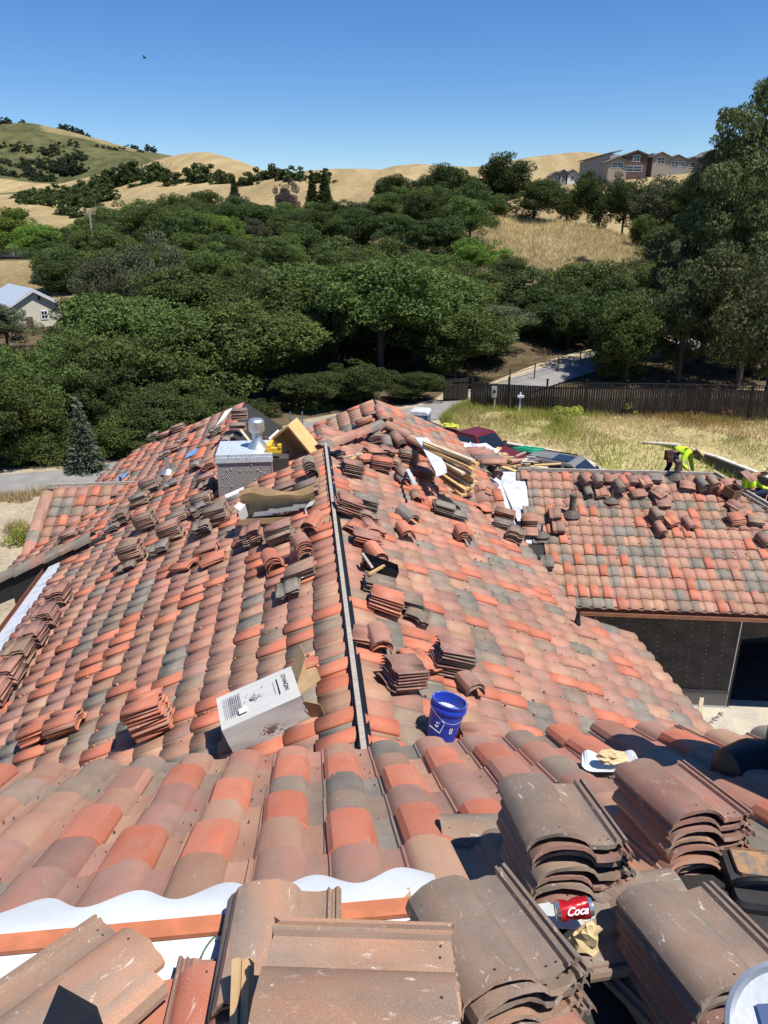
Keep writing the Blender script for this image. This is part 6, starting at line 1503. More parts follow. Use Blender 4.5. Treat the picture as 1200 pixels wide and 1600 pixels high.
J = JJ(20.9, dict(hip=(1050, 706, 0), neck=(1079, 702, 0), head=(1091, 712, -.02), hipL=(1047, 711, .12), kneeL=(1046, 727, .22), footL=(1036, 744, .25), toeL=(1041, 747, .22), hipR=(1052, 711, -.10), kneeR=(1061, 727, -.12), footR=(1062, 744, -.10), toeR=(1068, 746, -.12),
        shL=(1078, 708, .16), elL=(1080, 724, .18), wrL=(1082, 736, .1), haL=(1082, 740, .08), shR=(1073, 708, -.16), elR=(1064, 724, -.24), wrR=(1074, 734, -.22), haR=(1079, 737, -.2)))
J['base'] = J['footR']; J['face'] = Vector((.75, -.1, -.65)); J['hatup'] = Vector((.66, .0, .62))
w1 = person('worker in lime shirt and straw hat bending over at the garage ridge', J)
mb = MB(); h = J['hip']+Vector((-.14, -.16, .0)); rbox(mb, (h.x, h.y, h.z-.05), (.26, .14, .28), .05); rbox(mb, (h.x+.02, h.y-.07, h.z-.16), (.18, .08, .16), .03); mb.build('tool_belt', M_belt, w1, M=Matrix())
J = JJ(19.9, dict(hip=(1172, 768, 0), neck=(1174, 741, 0), head=(1200, 740, -.05), hipL=(1168, 770, .15), kneeL=(1195, 764, .2), footL=(1190, 790, .25), toeL=(1200, 792, .2), hipR=(1176, 772, -.12), kneeR=(1205, 768, -.1), footR=(1198, 795, -.1), toeR=(1210, 797, -.1),
        shL=(1172, 747, .15), elL=(1190, 762, .2), wrL=(1205, 765, .1), haL=(1209, 767, .1), shR=(1164, 748, -.14), elR=(1162, 768, -.26), wrR=(1180, 775, -.3), haR=(1186, 777, -.3)))
J['base'] = J['footR']; J['face'] = Vector((.9, -.2, -.3)); J['hatup'] = Vector((.25, 0, .95)); J['neck'] = J['neck']
person('worker in lime shirt crouching at the right edge behind the garage hip', J)
link('loose_tile', shape_mesh('tile', 1, 1, True), None, Matrix.Translation(aty(1172, 754, 19.4)) @ Matrix.Rotation(.5, 4, 'Z') @ Matrix.Rotation(.5, 4, 'X'), 'red-brown tile held by the crouching worker at the right edge', 'roof tile', 'loose roof tiles')
# drill / hammer in the hand of the first worker
mb = MB(); h = w1 and aty(1079, 739, 20.7); mb.bar(h, h+Vector((.02, -.02, -.22)), .03, .03); mb.bar(h+Vector((-.06, -.02, -.22)), h+Vector((.09, -.02, -.22)), .035, .035); mb.build('hammer', M_dark, None, label='hammer held by the bending worker', cat='hammer')
# garden stake behind
p = onz(1076, 703, -10.8); mb = MB(); mb.bar(p, p+Vector((.1, 0, .75)), .03, .03); mb.build('wooden_stake', M_wood2, None, label='thin pale stake in the field above the bending worker', cat='stake')
# ================================================================== TREES
M_bark = mat('bark', (.13, .10, .075), .95, c2=(.07, .055, .045), scale=5, bump=.6, bscale=12)
def leafcloud(C, Rr, nleaf, size, aspect=1.6, out_bias=.6, droop=0):
    """C (k,3) clump centres, Rr (k,3) clump radii: leaf quads over the clumps' shells"""
    k = len(C); w = (Rr.mean(1)**2); idx = rng.choice(k, nleaf, p=w/w.sum())
    d = rng.normal(0, 1, (nleaf, 3)); d /= np.linalg.norm(d, axis=1)[:, None]
    r = rng.uniform(.72, 1.06, nleaf)**1.0
    P = C[idx]+d*Rr[idx]*r[:, None]
    N = d*out_bias+rng.normal(0, .55, (nleaf, 3)); N[:, 2] += .25; N /= np.linalg.norm(N, axis=1)[:, None]
    T = np.cross(N, rng.normal(0, 1, (nleaf, 3))); T[:, 2] -= droop; T /= np.linalg.norm(T, axis=1)[:, None]; B = np.cross(N, T)
    s = size*rng.uniform(.55, 1.35, nleaf)[:, None]
    V = np.stack([P-T*s*aspect*.5, P+B*s*.42, P+T*s*aspect*.5, P-B*s*.42], 1).reshape(-1, 3)
    return V
def crown_broad(nclump, nleaf, size, flat=.85, lobes=6, seed=0, low=-.88, bigr=(.34, .52), droop=0):
    """a domed crown of unit radius: big lobes carrying small clumps"""
    L = rng.normal(0, 1, (lobes, 3)); L /= np.linalg.norm(L, axis=1)[:, None]; L[:, 2] = L[:, 2]*.9+.05; L *= np.array([.52, .52, .50])
    L = np.vstack([L, [[0, 0, .0]]]); LR = rng.uniform(*bigr, len(L)); LR[-1] = .62
    C = []; 
    while len(C) < nclump:
        i = rng.integers(len(L)); d = rng.normal(0, 1, 3); d /= np.linalg.norm(d)
        c = L[i]+d*LR[i]*np.array([1, 1, flat])*rng.uniform(.75, 1.0)
        if c[2] < low: continue
        C.append(c)
    C = np.array(C); R = rng.uniform(.085, .20, (nclump, 1))*np.array([[1, 1, .72]])
    R[: nclump//8] *= 1.4
    return leafcloud(C, R, nleaf, size, droop=droop)
def mk(name, V, m): return npmesh(name, V, np.arange(len(V)).reshape(-1, 4), m)
def trunk_mesh(name, h, r, limbs=5, spread=.5):
    mb = MB(); mb.tube([(0, 0, -.4), (0.02, 0, h*.35), (.06*spread, .03, h*.75), (.02, 0, h)], [r, r*.75, r*.55, r*.2], 8)
    for k in range(limbs):
        a = 2*math.pi*k/limbs+random.uniform(-.4, .4); z = h*random.uniform(.25, .6); L = spread*random.uniform(.6, 1)
        mb.tube([(0, 0, z), (L*.45*math.cos(a), L*.45*math.sin(a), z+h*.25), (L*math.cos(a), L*math.sin(a), z+h*.5)], [r*.5, r*.3, r*.1], 6)
    return mb.mesh(name, M_bark)
PR = {}
PR['oak'] = [[crown_broad(210, 34000, .030, lobes=7+i, flat=.95)] for i in range(4)]
PR['loose'] = [[crown_broad(90, 15000, .032, lobes=8, flat=1.0, bigr=(.25, .42), droop=.6)] for i in range(2)]
PR['far'] = [[crown_broad(42, 1800, .105, lobes=4, flat=.9)] for i in range(3)]
def conifer(n, size, tiers=22, rough=.18):
    z = rng.uniform(0, 1, n)**.75; z = 1-z
    z = rng.power(1.0, n); h = 1-np.sqrt(rng.uniform(0, 1, n)); tier = np.floor(h*tiers)/tiers; r = (1-h)*.36*(1-.45*(h*tiers % 1))+.01
    a = rng.uniform(0, 2*np.pi, n); br = np.round(a/(2*np.pi)*11)/11*2*np.pi+tier*17; a2 = br+rng.normal(0, .16, n); rr = r*np.sqrt(rng.uniform(.05, 1, n))
    P = np.stack([rr*np.cos(a2), rr*np.sin(a2), h-rr*.25], 1); N = rng.normal(0, .5, (n, 3)); N[:, 2] += .6; N /= np.linalg.norm(N, axis=1)[:, None]
    T = np.stack([np.cos(a2), np.sin(a2), np.full(n, -.1)], 1)+rng.normal(0, .3, (n, 3)); T /= np.linalg.norm(T, axis=1)[:, None]; B = np.cross(N, T); s = size*rng.uniform(.6, 1.4, n)[:, None]
    return np.stack([P-T*s*.8, P+B*s*.35, P+T*s*.8, P-B*s*.35], 1).reshape(-1, 3)
_cm = {}
def crown_mesh(kind, i, m):
    key = (kind, i % len(PR[kind]) if kind in PR else 0)
    if key not in _cm:
        if kind == 'conifer': V = conifer(3600, .04, 13)
        elif kind == 'dense_conifer': V = conifer(6000, .05, 40)
        else: V = PR[kind][i % len(PR[kind])][0]
        _cm[key] = mk('crown', V, m)
    return _cm[key]
def dress(o, m):
    o.material_slots[0].link = 'OBJECT'; o.material_slots[0].material = m
trunks = [trunk_mesh('trunk', 1.0, .06, 5, .5) for _ in range(3)]
# crown meshes share geometry between colours: one mesh per (shape, leaf colour)
NT_ = {}
SIDE = lambda px: 'far left' if px < 120 else 'left' if px < 330 else 'centre left' if px < 520 else 'centre' if px < 680 else 'centre right' if px < 860 else 'right' if px < 1040 else 'far right'
used_lab = {}
def ordinal(n):
    if n < len(ORD): return ORD[n].replace('top', 'first')
    t, o_ = divmod(n+1, 10); T_ = {2: 'twenty', 3: 'thirty', 4: 'forty', 5: 'fifty', 6: 'sixty', 7: 'seventy', 8: 'eighty', 9: 'ninety'}[t]; return T_+'th' if o_ == 0 and False else (T_[:-1]+'ieth' if o_ == 0 else T_+'-'+['first', 'second', 'third', 'fourth', 'fifth', 'sixth', 'seventh', 'eighth', 'ninth'][o_-1])
def hitland(px, py, Y0, Y1, n=160):
    d = ray(px, py)
    for k in range(n+1):
        Y = Y0+(Y1-Y0)*k/n; s = Y/d.y
        if gz(d.x*s, Y) >= d.z*s: return Y
    return Y1
def tree(px, Y, top, width, kind='oak', m=None, lab=None, base=None, low=.12, cat='tree', group=None, ytop=None):
    """px: picture column of the stem at depth Y; top: picture row of the crown's top; width: crown width in metres"""
    m = m or L_oak; d = ray(px, 400); X = d.x/d.y*Y; zb = gz(X, Y) if base is None else base
    zt = aty(px, top, Y).z; H = zt-zb
    if H < 1: H = 1.5
    name = {'conifer': 'conifer_tree', 'dense_conifer': 'conifer_tree'}.get(kind, 'oak_tree')
    t = thing(name, lab, cat, (X, Y, zb), group=group)
    if kind in ('conifer', 'dense_conifer'):
        M = Matrix.Translation((X, Y, zb+H*.02)) @ Matrix.Rotation(random.uniform(0, 6.28), 4, 'Z') @ Matrix.Diagonal((width/.74, width/.74, H, 1))
        dress(link('crown', crown_mesh(kind, 0, m), t, M), m)
        mb = MB(); mb.tube([(X, Y, zb-.3), (X, Y, zb+H*.95)], [.02*H, .01], 6); mb.build('trunk', M_bark, t, M=Matrix()); return t
    r = width/2; ch = H*(1-low); sz = max(ch/1.86, r*.78) if low <= .06 else ch/1.86   # unit crown spans about -.9..1.0
    M = Matrix.Translation((X, Y, zb+H-.97*sz)) @ Matrix.Rotation(random.uniform(0, 6.28), 4, 'Z') @ Matrix.Diagonal((r/.98, r/.98, sz, 1))
    dress(link('crown', crown_mesh(kind, random.randrange(4), m), t, M), m)
    link('trunk', random.choice(trunks), t, Matrix.Translation((X, Y, zb)) @ Matrix.Rotation(random.uniform(0, 6.28), 4, 'Z') @ Matrix.Diagonal((r*.9, r*.9, H*.75, 1)))
    return t
# front row along the drive: (px, Y, top, width, material, label)
FRONT = [
 (10, 41, 522, 6.5, L_oak, 'leafy oak at the far left edge above the lower road'),
 (-30, 38, 570, 6, L_oak, 'oak cut by the left frame edge beside the road'),
 (60, 47, 515, 7, L_oak, 'round oak behind the grey-green young conifer'),
 (140, 44, 560, 6, L_dark, 'dark oak right of the grey-green young conifer'),
 (120, 54, 500, 8, L_oak, 'broad oak below the pale shed'),
 (215, 47, 514, 9.6, L_oak, 'oak directly above the far left roof edge'),
 (200, 60, 449, 12.8, L_oak, 'broad oak right of the pale shed'),
 (300, 52, 472, 10.9, L_oak, 'oak behind the left roof peak'),
 (385, 54, 462, 11.5, L_oak, 'oak above the chimney flue'),
 (440, 60, 426, 12.8, L_oak, 'oak above the ladder top'),
 (330, 70, 404, 14.1, L_oak, 'tall oak in the second row above the left roof peak'),
 (520, 66, 404, 14.1, L_oak, 'yellowish oak between the two roof peaks'),
 (595, 60, 392, 13.4, L_oak, 'largest domed oak above the rear roof peak'),
 (650, 66, 414, 12.8, L_oak, 'oak just left of the pedestal end of the fence'),
 (715, 60, 464, 10.2, L_oak, 'lighter oak above the wooden gate'),
 (768, 66, 472, 9.6, L_grey, 'airy oak above the utility posts'),
 (560, 52, 558, 6, L_dark, 'dark bush oak behind the rear peak'),
 (480, 51, 578, 6, L_dark, 'dark bush behind the ladder'),
 (650, 53, 578, 5, L_dark, 'shaded bush beside the portable toilet')
]
for (px, Y, top, w, m, lab) in FRONT: tree(px, Y, top, w, 'oak', m, lab, low=.03 if px < 330 else .13)
RIGHT = [
 (872, 78, 408, 12, L_dark, 'dark oak above the bend of the drive', .12), (925, 88, 400, 12, L_oak, 'oak behind the dark oak above the drive', .1),
 (985, 63, 420, 8.2, L_dark, 'big dark oak overhanging the drive right of its bend', .13), (1030, 70, 440, 9, L_dark, 'dark oak between the drive and the upper road', .14),
 (1075, 92, 430, 11, L_dark, 'dark oak above the upper road', .16), (1120, 66, 300, 14, L_euc, 'tall loose eucalyptus over the upper road', .22), (1185, 58, 330, 12, L_euc, 'near eucalyptus at the right edge with drooping branches', .18),
 (1150, 84, 270, 14, L_dark, 'dark tree behind the tall eucalyptus', .1), (1060, 96, 372, 11, L_grey, 'grey-green oak left of the tall eucalyptus', .1), (1010, 105, 392, 10, L_dark, 'small dark oak on the meadow lower right', .1), (1240, 50, 380, 9, L_euc, 'eucalyptus just outside the right edge', .15)]
for (px, Y, top, w, m, lab, lo) in RIGHT: tree(px, Y, top, w, 'loose' if m is L_euc else 'oak', m, lab, low=lo*.35)
# tall eucalyptus crown in separate tufts on the right edge
def tuft_tree(px, Y, pts, lab, m, leaf=.16):
    d = ray(px, 400); X = d.x/d.y*Y; zb = gz(X, Y); t = thing('eucalyptus_tree', lab, 'tree', (X, Y, zb)); C = []; R = []
    mb = MB(); top = aty(px, pts[0][1], Y); mb.tube([(X, Y, zb-.5), (X+.2, Y, (zb+top.z)/2), (top.x, Y, top.z)], [.4, .28, .08], 8)
    for (x, y, r) in pts:
        c = aty(x, y, Y+random.uniform(-1.5, 1.5)); mb.tube([(X+.2, Y, min(c.z-1, (zb+top.z)/2)), c], [.12, .03], 5)
        for k in range(7):
            q = np.array(c)+rng.normal(0, r*.45, 3)*np.array([1, 1, .7]); C.append(q); R.append([r*.42, r*.42, r*.34])
    mb.build('trunk', M_bark, t, M=Matrix()); V = leafcloud(np.array(C), np.array(R)*1.25, 46000, leaf, 2.2, .4, droop=.8); link('crown', mk('crown', V, m), t, Matrix())
tuft_tree(1185, 66, [(1190, 160, 1.9), (1160, 200, 1.6), (1195, 215, 2.2), (1150, 185, 1.0), (1140, 245, 1.7), (1175, 260, 2.6), (1120, 240, 1.1), (1205, 290, 2.6), (1130, 285, 2.2), (1095, 300, 1.8), (1165, 320, 2.8), (1100, 340, 2.2), (1140, 370, 2.6), (1200, 360, 2.6)], 'very tall eucalyptus rising into the sky at the right edge', L_euc)
# low leafy understorey right behind the drive
UND = [(-25, 39.2, 640, 5.8), (28, 38.5, 655, 4.8), (75, 40.7, 640, 5.3), (118, 41.2, 640, 5.2), (160, 40.4, 632, 5.3), (200, 41.9, 600, 5.8), (238, 42.4, 618, 5.8), (276, 44.4, 590, 5.8), (315, 45.4, 600, 6.0), (372, 48.5, 615, 4.2), (470, 51, 612, 4.2), (545, 53.5, 605, 4), (662, 57.5, 590, 4)]
for k, (px, Y, top, w) in enumerate(UND): tree(px, Y, top, w, 'oak', [L_dark, L_oak, L_dark][k % 3], '%s low leafy oak from the left along the drive behind the house' % ordinal(k), group='low oaks along the drive', low=.0)
for (px, Y, top, w, m, lab) in [(900, 70, 455, 7, L_dark, 'dark oak shading the bend of the drive'), (845, 74, 452, 8, L_dark, 'leaning dark oak left of the bend of the drive'), (800, 82, 440, 9, L_oak, 'oak between the drive and the meadow'), (955, 74, 430, 8, L_dark, 'dark oak filling behind the overhanging one'), (1000, 60, 450, 7.5, L_oak, 'oak at the fence side of the drive'),
        (1085, 60, 380, 9, L_euc, 'lower eucalyptus left of the very tall one'), (1130, 90, 430, 10, L_dark, 'dark oak right of the upper road'), (1165, 76, 460, 9, L_dark, 'dark oak low at the right edge'), (1210, 62, 450, 9, L_dark, 'dark oak low beyond the right edge of the fence'), (1200, 90, 380, 12, L_dark, 'dark oak high at the right edge'), (1040, 84, 400, 9, L_oak, 'mid green oak above the upper road'),
        (1055, 120, 345, 11, L_dark, 'dark oak at the right side of the meadow'), (1025, 132, 372, 8, L_oak, 'small oak at the lower right rim of the meadow'), (1150, 110, 330, 13, L_dark, 'dark oak deep behind the eucalyptus'), (1195, 130, 300, 14, L_oak, 'oak deep behind the right edge'), (700, 78, 430, 8, L_oak, 'oak above the gate in the second row'), (740, 90, 408, 9, L_oak, 'oak below the meadow left corner'), (790, 100, 398, 8, L_dark, 'dark oak below the meadow'), (862, 100, 436, 8, L_oak, 'oak at the foot of the meadow')]:
    tree(px, Y, top, w, 'loose' if m is L_euc else 'oak', m, lab, low=.0)
# grey-leaved tree in the centre left and conifers
tree(232, 78, 348, 9.5, 'loose', L_grey, 'grey-leaved half bare tree left of the centre woods', low=.05)
tree(165, 76, 385, 9, 'loose', L_grey, 'grey-green loose tree beside the utility pole', low=.05)
tree(85, 36.5, 618, 2.6, 'conifer', L_blue, 'young grey-green conifer beside the lower road', base=GRD)
tree(491, 205, 268, 6, 'dense_conifer', L_dark, 'left one of the two dark pointed conifers on the skyline of the woods')
tree(510, 205, 264, 7, 'dense_conifer', L_dark, 'right one of the two dark pointed conifers on the skyline of the woods')
tree(373, 215, 273, 6, 'dense_conifer', L_dark, 'single dark pointed conifer before the golden ridge')
tree(452, 190, 274, 8, 'loose', L_purple, 'purplish bare tree left of the two pointed conifers')
# the big dark trees right of the centre
for (px, Y, top, w, m, lab) in [(783, 176, 230, 17, L_dark, 'largest black-green tree on the skyline right of centre'), (705, 165, 252, 14, L_dark, 'dark tree left of the largest black-green tree'), (830, 168, 274, 14, L_dark, 'dark bushy tree right of the largest black-green tree'),
        (930, 172, 256, 12, L_dark, 'dark upright tree below the hill houses'), (968, 176, 275, 10, L_oak, 'green tree right of the dark upright tree'), (1005, 174, 262, 15, L_grey, 'light olive tree under the hill houses'), (1050, 172, 275, 12, L_oak, 'olive tree below the right hill houses'),
        (880, 182, 290, 9, L_oak, 'low oak between the dark bushy tree and the hill houses'), (1090, 150, 262, 12, L_dark, 'dark tree right below the last hill house'), (760, 158, 300, 9, L_oak, 'low oak at the upper left of the meadow'), (1000, 158, 330, 7, L_oak, 'rounded oak at the right end of the meadow'), (905, 120, 405, 5, L_grey, 'olive bush on the meadow'), (1110, 130, 290, 12, L_oak, 'oak behind the tall eucalyptus low branches')]:
    tree(px, Y, top, w, 'oak', m, lab, low=.04)
# the woods between: rows of oaks, each a thing
def woods():
    k = 0
    rows = [(74, 455, 8), (84, 430, 9), (96, 400, 10), (108, 372, 10), (122, 352, 11), (138, 334, 11), (156, 318, 12), (178, 305, 12)]
    for ri, (Y, top, w) in enumerate(rows):
        step = w*1155/Y*.62; px = 90+random.uniform(0, step)
        lo, hi = 100, 770
        px = lo+random.uniform(0, step)
        while px < hi:
            tp = top+random.uniform(-24, 16)
            if px < 330: tp = max(tp-10, 302+random.uniform(-6, 16)) if px > 180 else max(tp, 350+random.uniform(-8, 18))
            if px > 640 and Y > 130: tp = max(tp-20, 272)
            if px > 560 and Y > 150: tp -= 12
            m = random.choices([L_oak, L_dark, L_green, L_grey], [.46, .28, .12, .14])[0]
            if ri < 2 and m is L_green: m = L_oak
            yield px+random.uniform(-step*.2, step*.2), Y+random.uniform(-4, 4), tp, w*random.uniform(.8, 1.15), m, ri
            px += step*random.uniform(.85, 1.15)
rown = ['first wood row behind the front oaks', 'second wood row', 'third wood row', 'fourth wood row', 'fifth wood row', 'sixth wood row', 'seventh wood row', 'rearmost wood row below the golden ridge']
cnt = {}
WL_ = list(woods())
for (px, Y, tp, w, m, ri) in sorted(WL_, key=lambda q: (q[5], q[0])):
    cnt[ri] = cnt.get(ri, 0)+1
    hue = {'oak_leaf': 'mid green', 'dark_leaf': 'dark green', 'bright_leaf': 'fresh green', 'grey_leaf': 'grey-green'}[m.name]
    tree(px, Y, tp, w, 'oak' if Y < 125 else 'oak', m, '%s oak, %s from the left in the %s' % (hue, ORD[cnt[ri]-1].replace('top', 'first'), rown[ri]), group='oaks of the wood in the valley', low=.02)
# bright trees and others at the far left
for (px, Y, top, w, m, lab) in [(20, 128, 318, 14, L_green, 'bright green tree at the left edge under the golden band'), (62, 122, 345, 9, L_green, 'smaller bright green tree beside the left edge tree'), (92, 119, 372, 7, L_dark, 'dark round oak beside the wire fence'), (-25, 124, 330, 12, L_green, 'bright green tree cut by the left edge'),
        (125, 130, 350, 9, L_dark, 'dark oak behind the utility pole'), (150, 126, 335, 9, L_oak, 'oak crossing the utility pole'), (-12, 70, 470, 6, L_grey, 'grey oak covering the left end of the pale shed'), (10, 62, 530, 6, L_oak, 'oak below the pale shed at the left edge'), (150, 84, 455, 7, L_dark, 'dark oak touching the right side of the pale shed')]:
    tree(px, Y, top, w, 'oak', m, lab, low=.04)
# --- middle distance dark oaks under the round golden hill
MID = [(62, 300, 296, 18), (88, 300, 300, 17), (110, 300, 294, 19), (135, 300, 296, 17), (160, 300, 298, 15), (40, 270, 318, 12), (24, 270, 322, 12), (105, 260, 312, 14), (135, 260, 316, 13), (165, 255, 318, 13), (200, 260, 322, 12), (55, 300, 292, 17), (75, 300, 288, 18), (98, 300, 284, 19), (122, 300, 286, 18), (148, 300, 290, 17), (172, 310, 284, 18), (190, 400, 262, 24), (212, 410, 252, 28), (236, 410, 246, 30), (268, 420, 246, 28), (318, 440, 250, 34), (340, 440, 256, 24), (60, 420, 285, 20), (85, 400, 290, 18), (110, 410, 282, 22), (140, 400, 278, 22), (170, 400, 272, 20), (200, 430, 258, 26), (225, 425, 250, 24), (245, 420, 256, 22), (262, 430, 250, 20), (280, 440, 262, 16), (310, 440, 253, 22), (335, 440, 253, 22), (350, 440, 262, 16), (185, 380, 285, 20), (150, 375, 290, 18), (120, 370, 296, 18), (395, 480, 266, 20), (415, 480, 258, 20), (435, 480, 253, 22), (455, 480, 256, 18), (475, 480, 258, 18), (497, 490, 260, 16), (515, 490, 261, 16)]
for k, (px, Y, top, w) in enumerate(MID):
    Y = hitland(px, top+26, 250, 640); w *= Y/420.
    tree(px, Y, top, w, 'far', L_dark, '%s dark oak from the left in the clump below the round golden hill' % ordinal(k), group='oaks under the round golden hill', low=0, base=aty(px, top+30, Y).z-2)
# --- scattered oaks on the far scrub hill
FARP = [(0, 188), (8, 190), (14, 187), (20, 190), (30, 191), (37, 188), (46, 188), (68, 192), (122, 198), (130, 199), (138, 200), (146, 204), (153, 208), (160, 213), (166, 218), (172, 230), (182, 232), (190, 233), (200, 235), (208, 232), (218, 231), (228, 229), (236, 236), (248, 230), (256, 233),
        (5, 245), (15, 240), (25, 232), (40, 230), (52, 236), (62, 230), (70, 240), (80, 234), (92, 238), (100, 245), (108, 238), (118, 240), (112, 255), (124, 258), (134, 250), (142, 262), (128, 248), (86, 262), (78, 254), (70, 266), (60, 260), (45, 262), (34, 256), (24, 268), (12, 262), (30, 280), (20, 290), (45, 275), (55, 290), (72, 280), (90, 276), (6, 255), (2, 235), (140, 240), (150, 246), (116, 230)]
FARP += [(random.uniform(0, 150), random.uniform(225, 285)) for _ in range(38)]
FARP = sorted(FARP); kc = [0, 0]
for k, (px, py) in enumerate(FARP):
    crest = py < 240 and (py < 215 or px > 150); Y = hitland(px, py+3, 900, 1248); kc[crest] += 1
    zz_ = aty(px, py+5, Y).z; w = random.uniform(14, 22) if crest else random.uniform(20, 38)
    tree(px, Y, py-6 if crest else py-10, w, 'far', L_far, '%s dark oak from the left %s' % (ordinal(kc[crest]-1), 'along the crest of the far left hill' if crest else 'on the face of the far left hill'), group='oaks dotted over the far scrub hill', low=0, base=zz_-4)

# ================================================================== FAR BUILDINGS
M_shed = mat('shed_wall', (.56, .55, .44), .8, c2=(.50, .49, .39), stretch=(3, 3, .3), scale=4); M_tin = mat('tin_roof', (.58, .64, .70), .4, c2=(.50, .56, .62), metal=.3, scale=4)
M_hw = mat('house_siding', (.30, .285, .27), .85); M_ht = mat('house_tan', (.34, .29, .235), .85); M_hb = mat('house_brown', (.12, .085, .07), .85); M_roofg = mat('roof_grey', (.17, .17, .17), .9, c2=(.12, .12, .12)); M_trim = mat('house_trim', (.10, .075, .06), .8); M_fr = mat('window_frame', (.78, .79, .80), .5)
def win(parent, M, w, h, cols=2, rows=2):
    mb = MB()
    for (c, d) in [((0, 0, h/2), (w+.12, .08, .09)), ((0, 0, -h/2), (w+.12, .08, .09)), ((-w/2, 0, 0), (.09, .08, h)), ((w/2, 0, 0), (.09, .08, h))]: mb.box(c, d)
    for i in range(1, cols): mb.box((-w/2+w*i/cols, 0, 0), (.05, .07, h))
    for j in range(1, rows): mb.box((0, 0, -h/2+h*j/rows), (w, .07, .05))
    wn_ = mb.build('window', M_fr, parent, M=M); mb = MB(); mb.box((0, .03, 0), (w, .02, h)); mb.build('pane', M_glass, wn_, M=M)
def gable_house(name, lab, p, w, dpt, h, rise, rz, wall, windows, roofm=None, cat='house', over=.5, axis='y', doors=()):
    t = thing(name, lab, cat, p, rz); M0 = PWM[t.name]
    mb = MB(); mb.prism([(-w/2, -3), (w/2, -3), (w/2, h), (0, h+rise), (-w/2, h)], 0, dpt); mb.build('wall', wall, t, M=M0)
    k = rise/(w/2); x1 = w/2+over; th = .22
    for s in (-1, 1):
        mb = MB(); pr = [(0, h+rise+.02), (s*x1, h-over*k+.02), (s*x1, h-over*k+.02+th), (0, h+rise+.02+th)]; mb.prism(pr if s > 0 else pr[::-1], -over, dpt+over); mb.build('roof', roofm or M_roofg, t, M=M0)
        mb = MB(); pr = [(0, h+rise-.12), (s*x1, h-over*k-.12), (s*x1, h-over*k+.26), (0, h+rise+.26)]; mb.prism(pr if s > 0 else pr[::-1], -over-.06, -over); mb.build('barge_board', M_trim if wall is not M_shed else M_white, t, M=M0)
    for (x, z, ww, hh) in windows: win(t, M0 @ Matrix.Translation((x, -.03, z)), ww, hh)
    for (x, z, ww, hh) in doors: mb = MB(); mb.box((x, -.03, z), (ww, .08, hh)); mb.build('door', M_hb, t, M=M0)
    return t, M0
# pale shed at the left
q = aty(66, 524, 82); t, M0 = gable_house('shed', 'pale green shed with tin roof among the trees at the left edge', (q.x-.3, q.y, q.z), 4.9, 10, 3.2, 1.45, math.radians(38), M_shed, [(.85, 2.1, .65, .85)], M_tin, 'shed', .35, doors=[(-.75, 1.0, .7, 2.0)])
mb = MB(); mb.box((.55, -.03, 3.9), (.22, .08, .5)); mb.build('gable_vent', M_dark, t, M=M0)
sheet_ground('concrete_pad', [(q.x-3, q.y-5), (q.x+3.5, q.y-3.0), (q.x+2.5, q.y+.8), (q.x-3, q.y)], q.z+.06, M_conc)
# hill houses
HY = 232
def hh(px0, px1, pyb, pyeave, pypk, lab, wall, rz, wins, dpt=12, dY=0):
    a = aty(px0, pyb, HY+dY); b = aty(px1, pyb, HY+dY); w = (b.x-a.x)/math.cos(rz); ze = aty(px0, pyeave, HY+dY).z; zp = aty((px0+px1)/2, pypk, HY+dY).z
    return gable_house('hill_house', lab, ((a.x+b.x)/2, HY+dY, a.z), w, dpt, ze-a.z, zp-ze, rz, wall, [(x*w, z*(ze-a.z), ww, h2) for x, z, ww, h2 in wins], group if False else None)
group = None
hh(950, 980, 282, 252, 246, 'grey two-storey hill house left of the brown gabled one', M_hw, 0, [(.0, .8, 3.4, 1.3)], 14, 4)
hh(949, 978, 272, 253, 246, 'low tan gabled wing in front of the brown gabled hill house', M_ht, 0, [(0, .72, 3.2, 1.4)], 6, -4)
hh(974, 1008, 278, 243, 236, 'brown gabled hill house with white window', M_hb, 0, [(.0, .86, 1.9, 1.7), (-.1, .40, 5, 1.5)], 13, 0)
hh(1008, 1022, 275, 246, 241, 'narrow grey link between the two gabled hill houses', M_hw, 0, [(0, .7, 1.4, 1.6)], 9, 5)
hh(1017, 1042, 276, 245, 239, 'tan gabled hill house with white cross window', M_ht, 0, [(0, .80, 2.1, 1.7)], 13, 1)
hh(1040, 1070, 275, 250, 243, 'long grey hill house at the right of the row', M_hw, 0, [(-.1, .72, 2.2, 1.4), (.3, .72, 1.2, 1.3)], 12, 4)
hh(1070, 1090, 268, 252, 246, 'last small brown hill house right of the row', M_ht, 0, [(0, .6, 1.5, 1.2)], 10, 6)
hh(1104, 1134, 262, 243, 233, 'hill house half hidden by the tall eucalyptus', M_hw, 0, [(0, .6, 2, 1.4)], 12, 0)
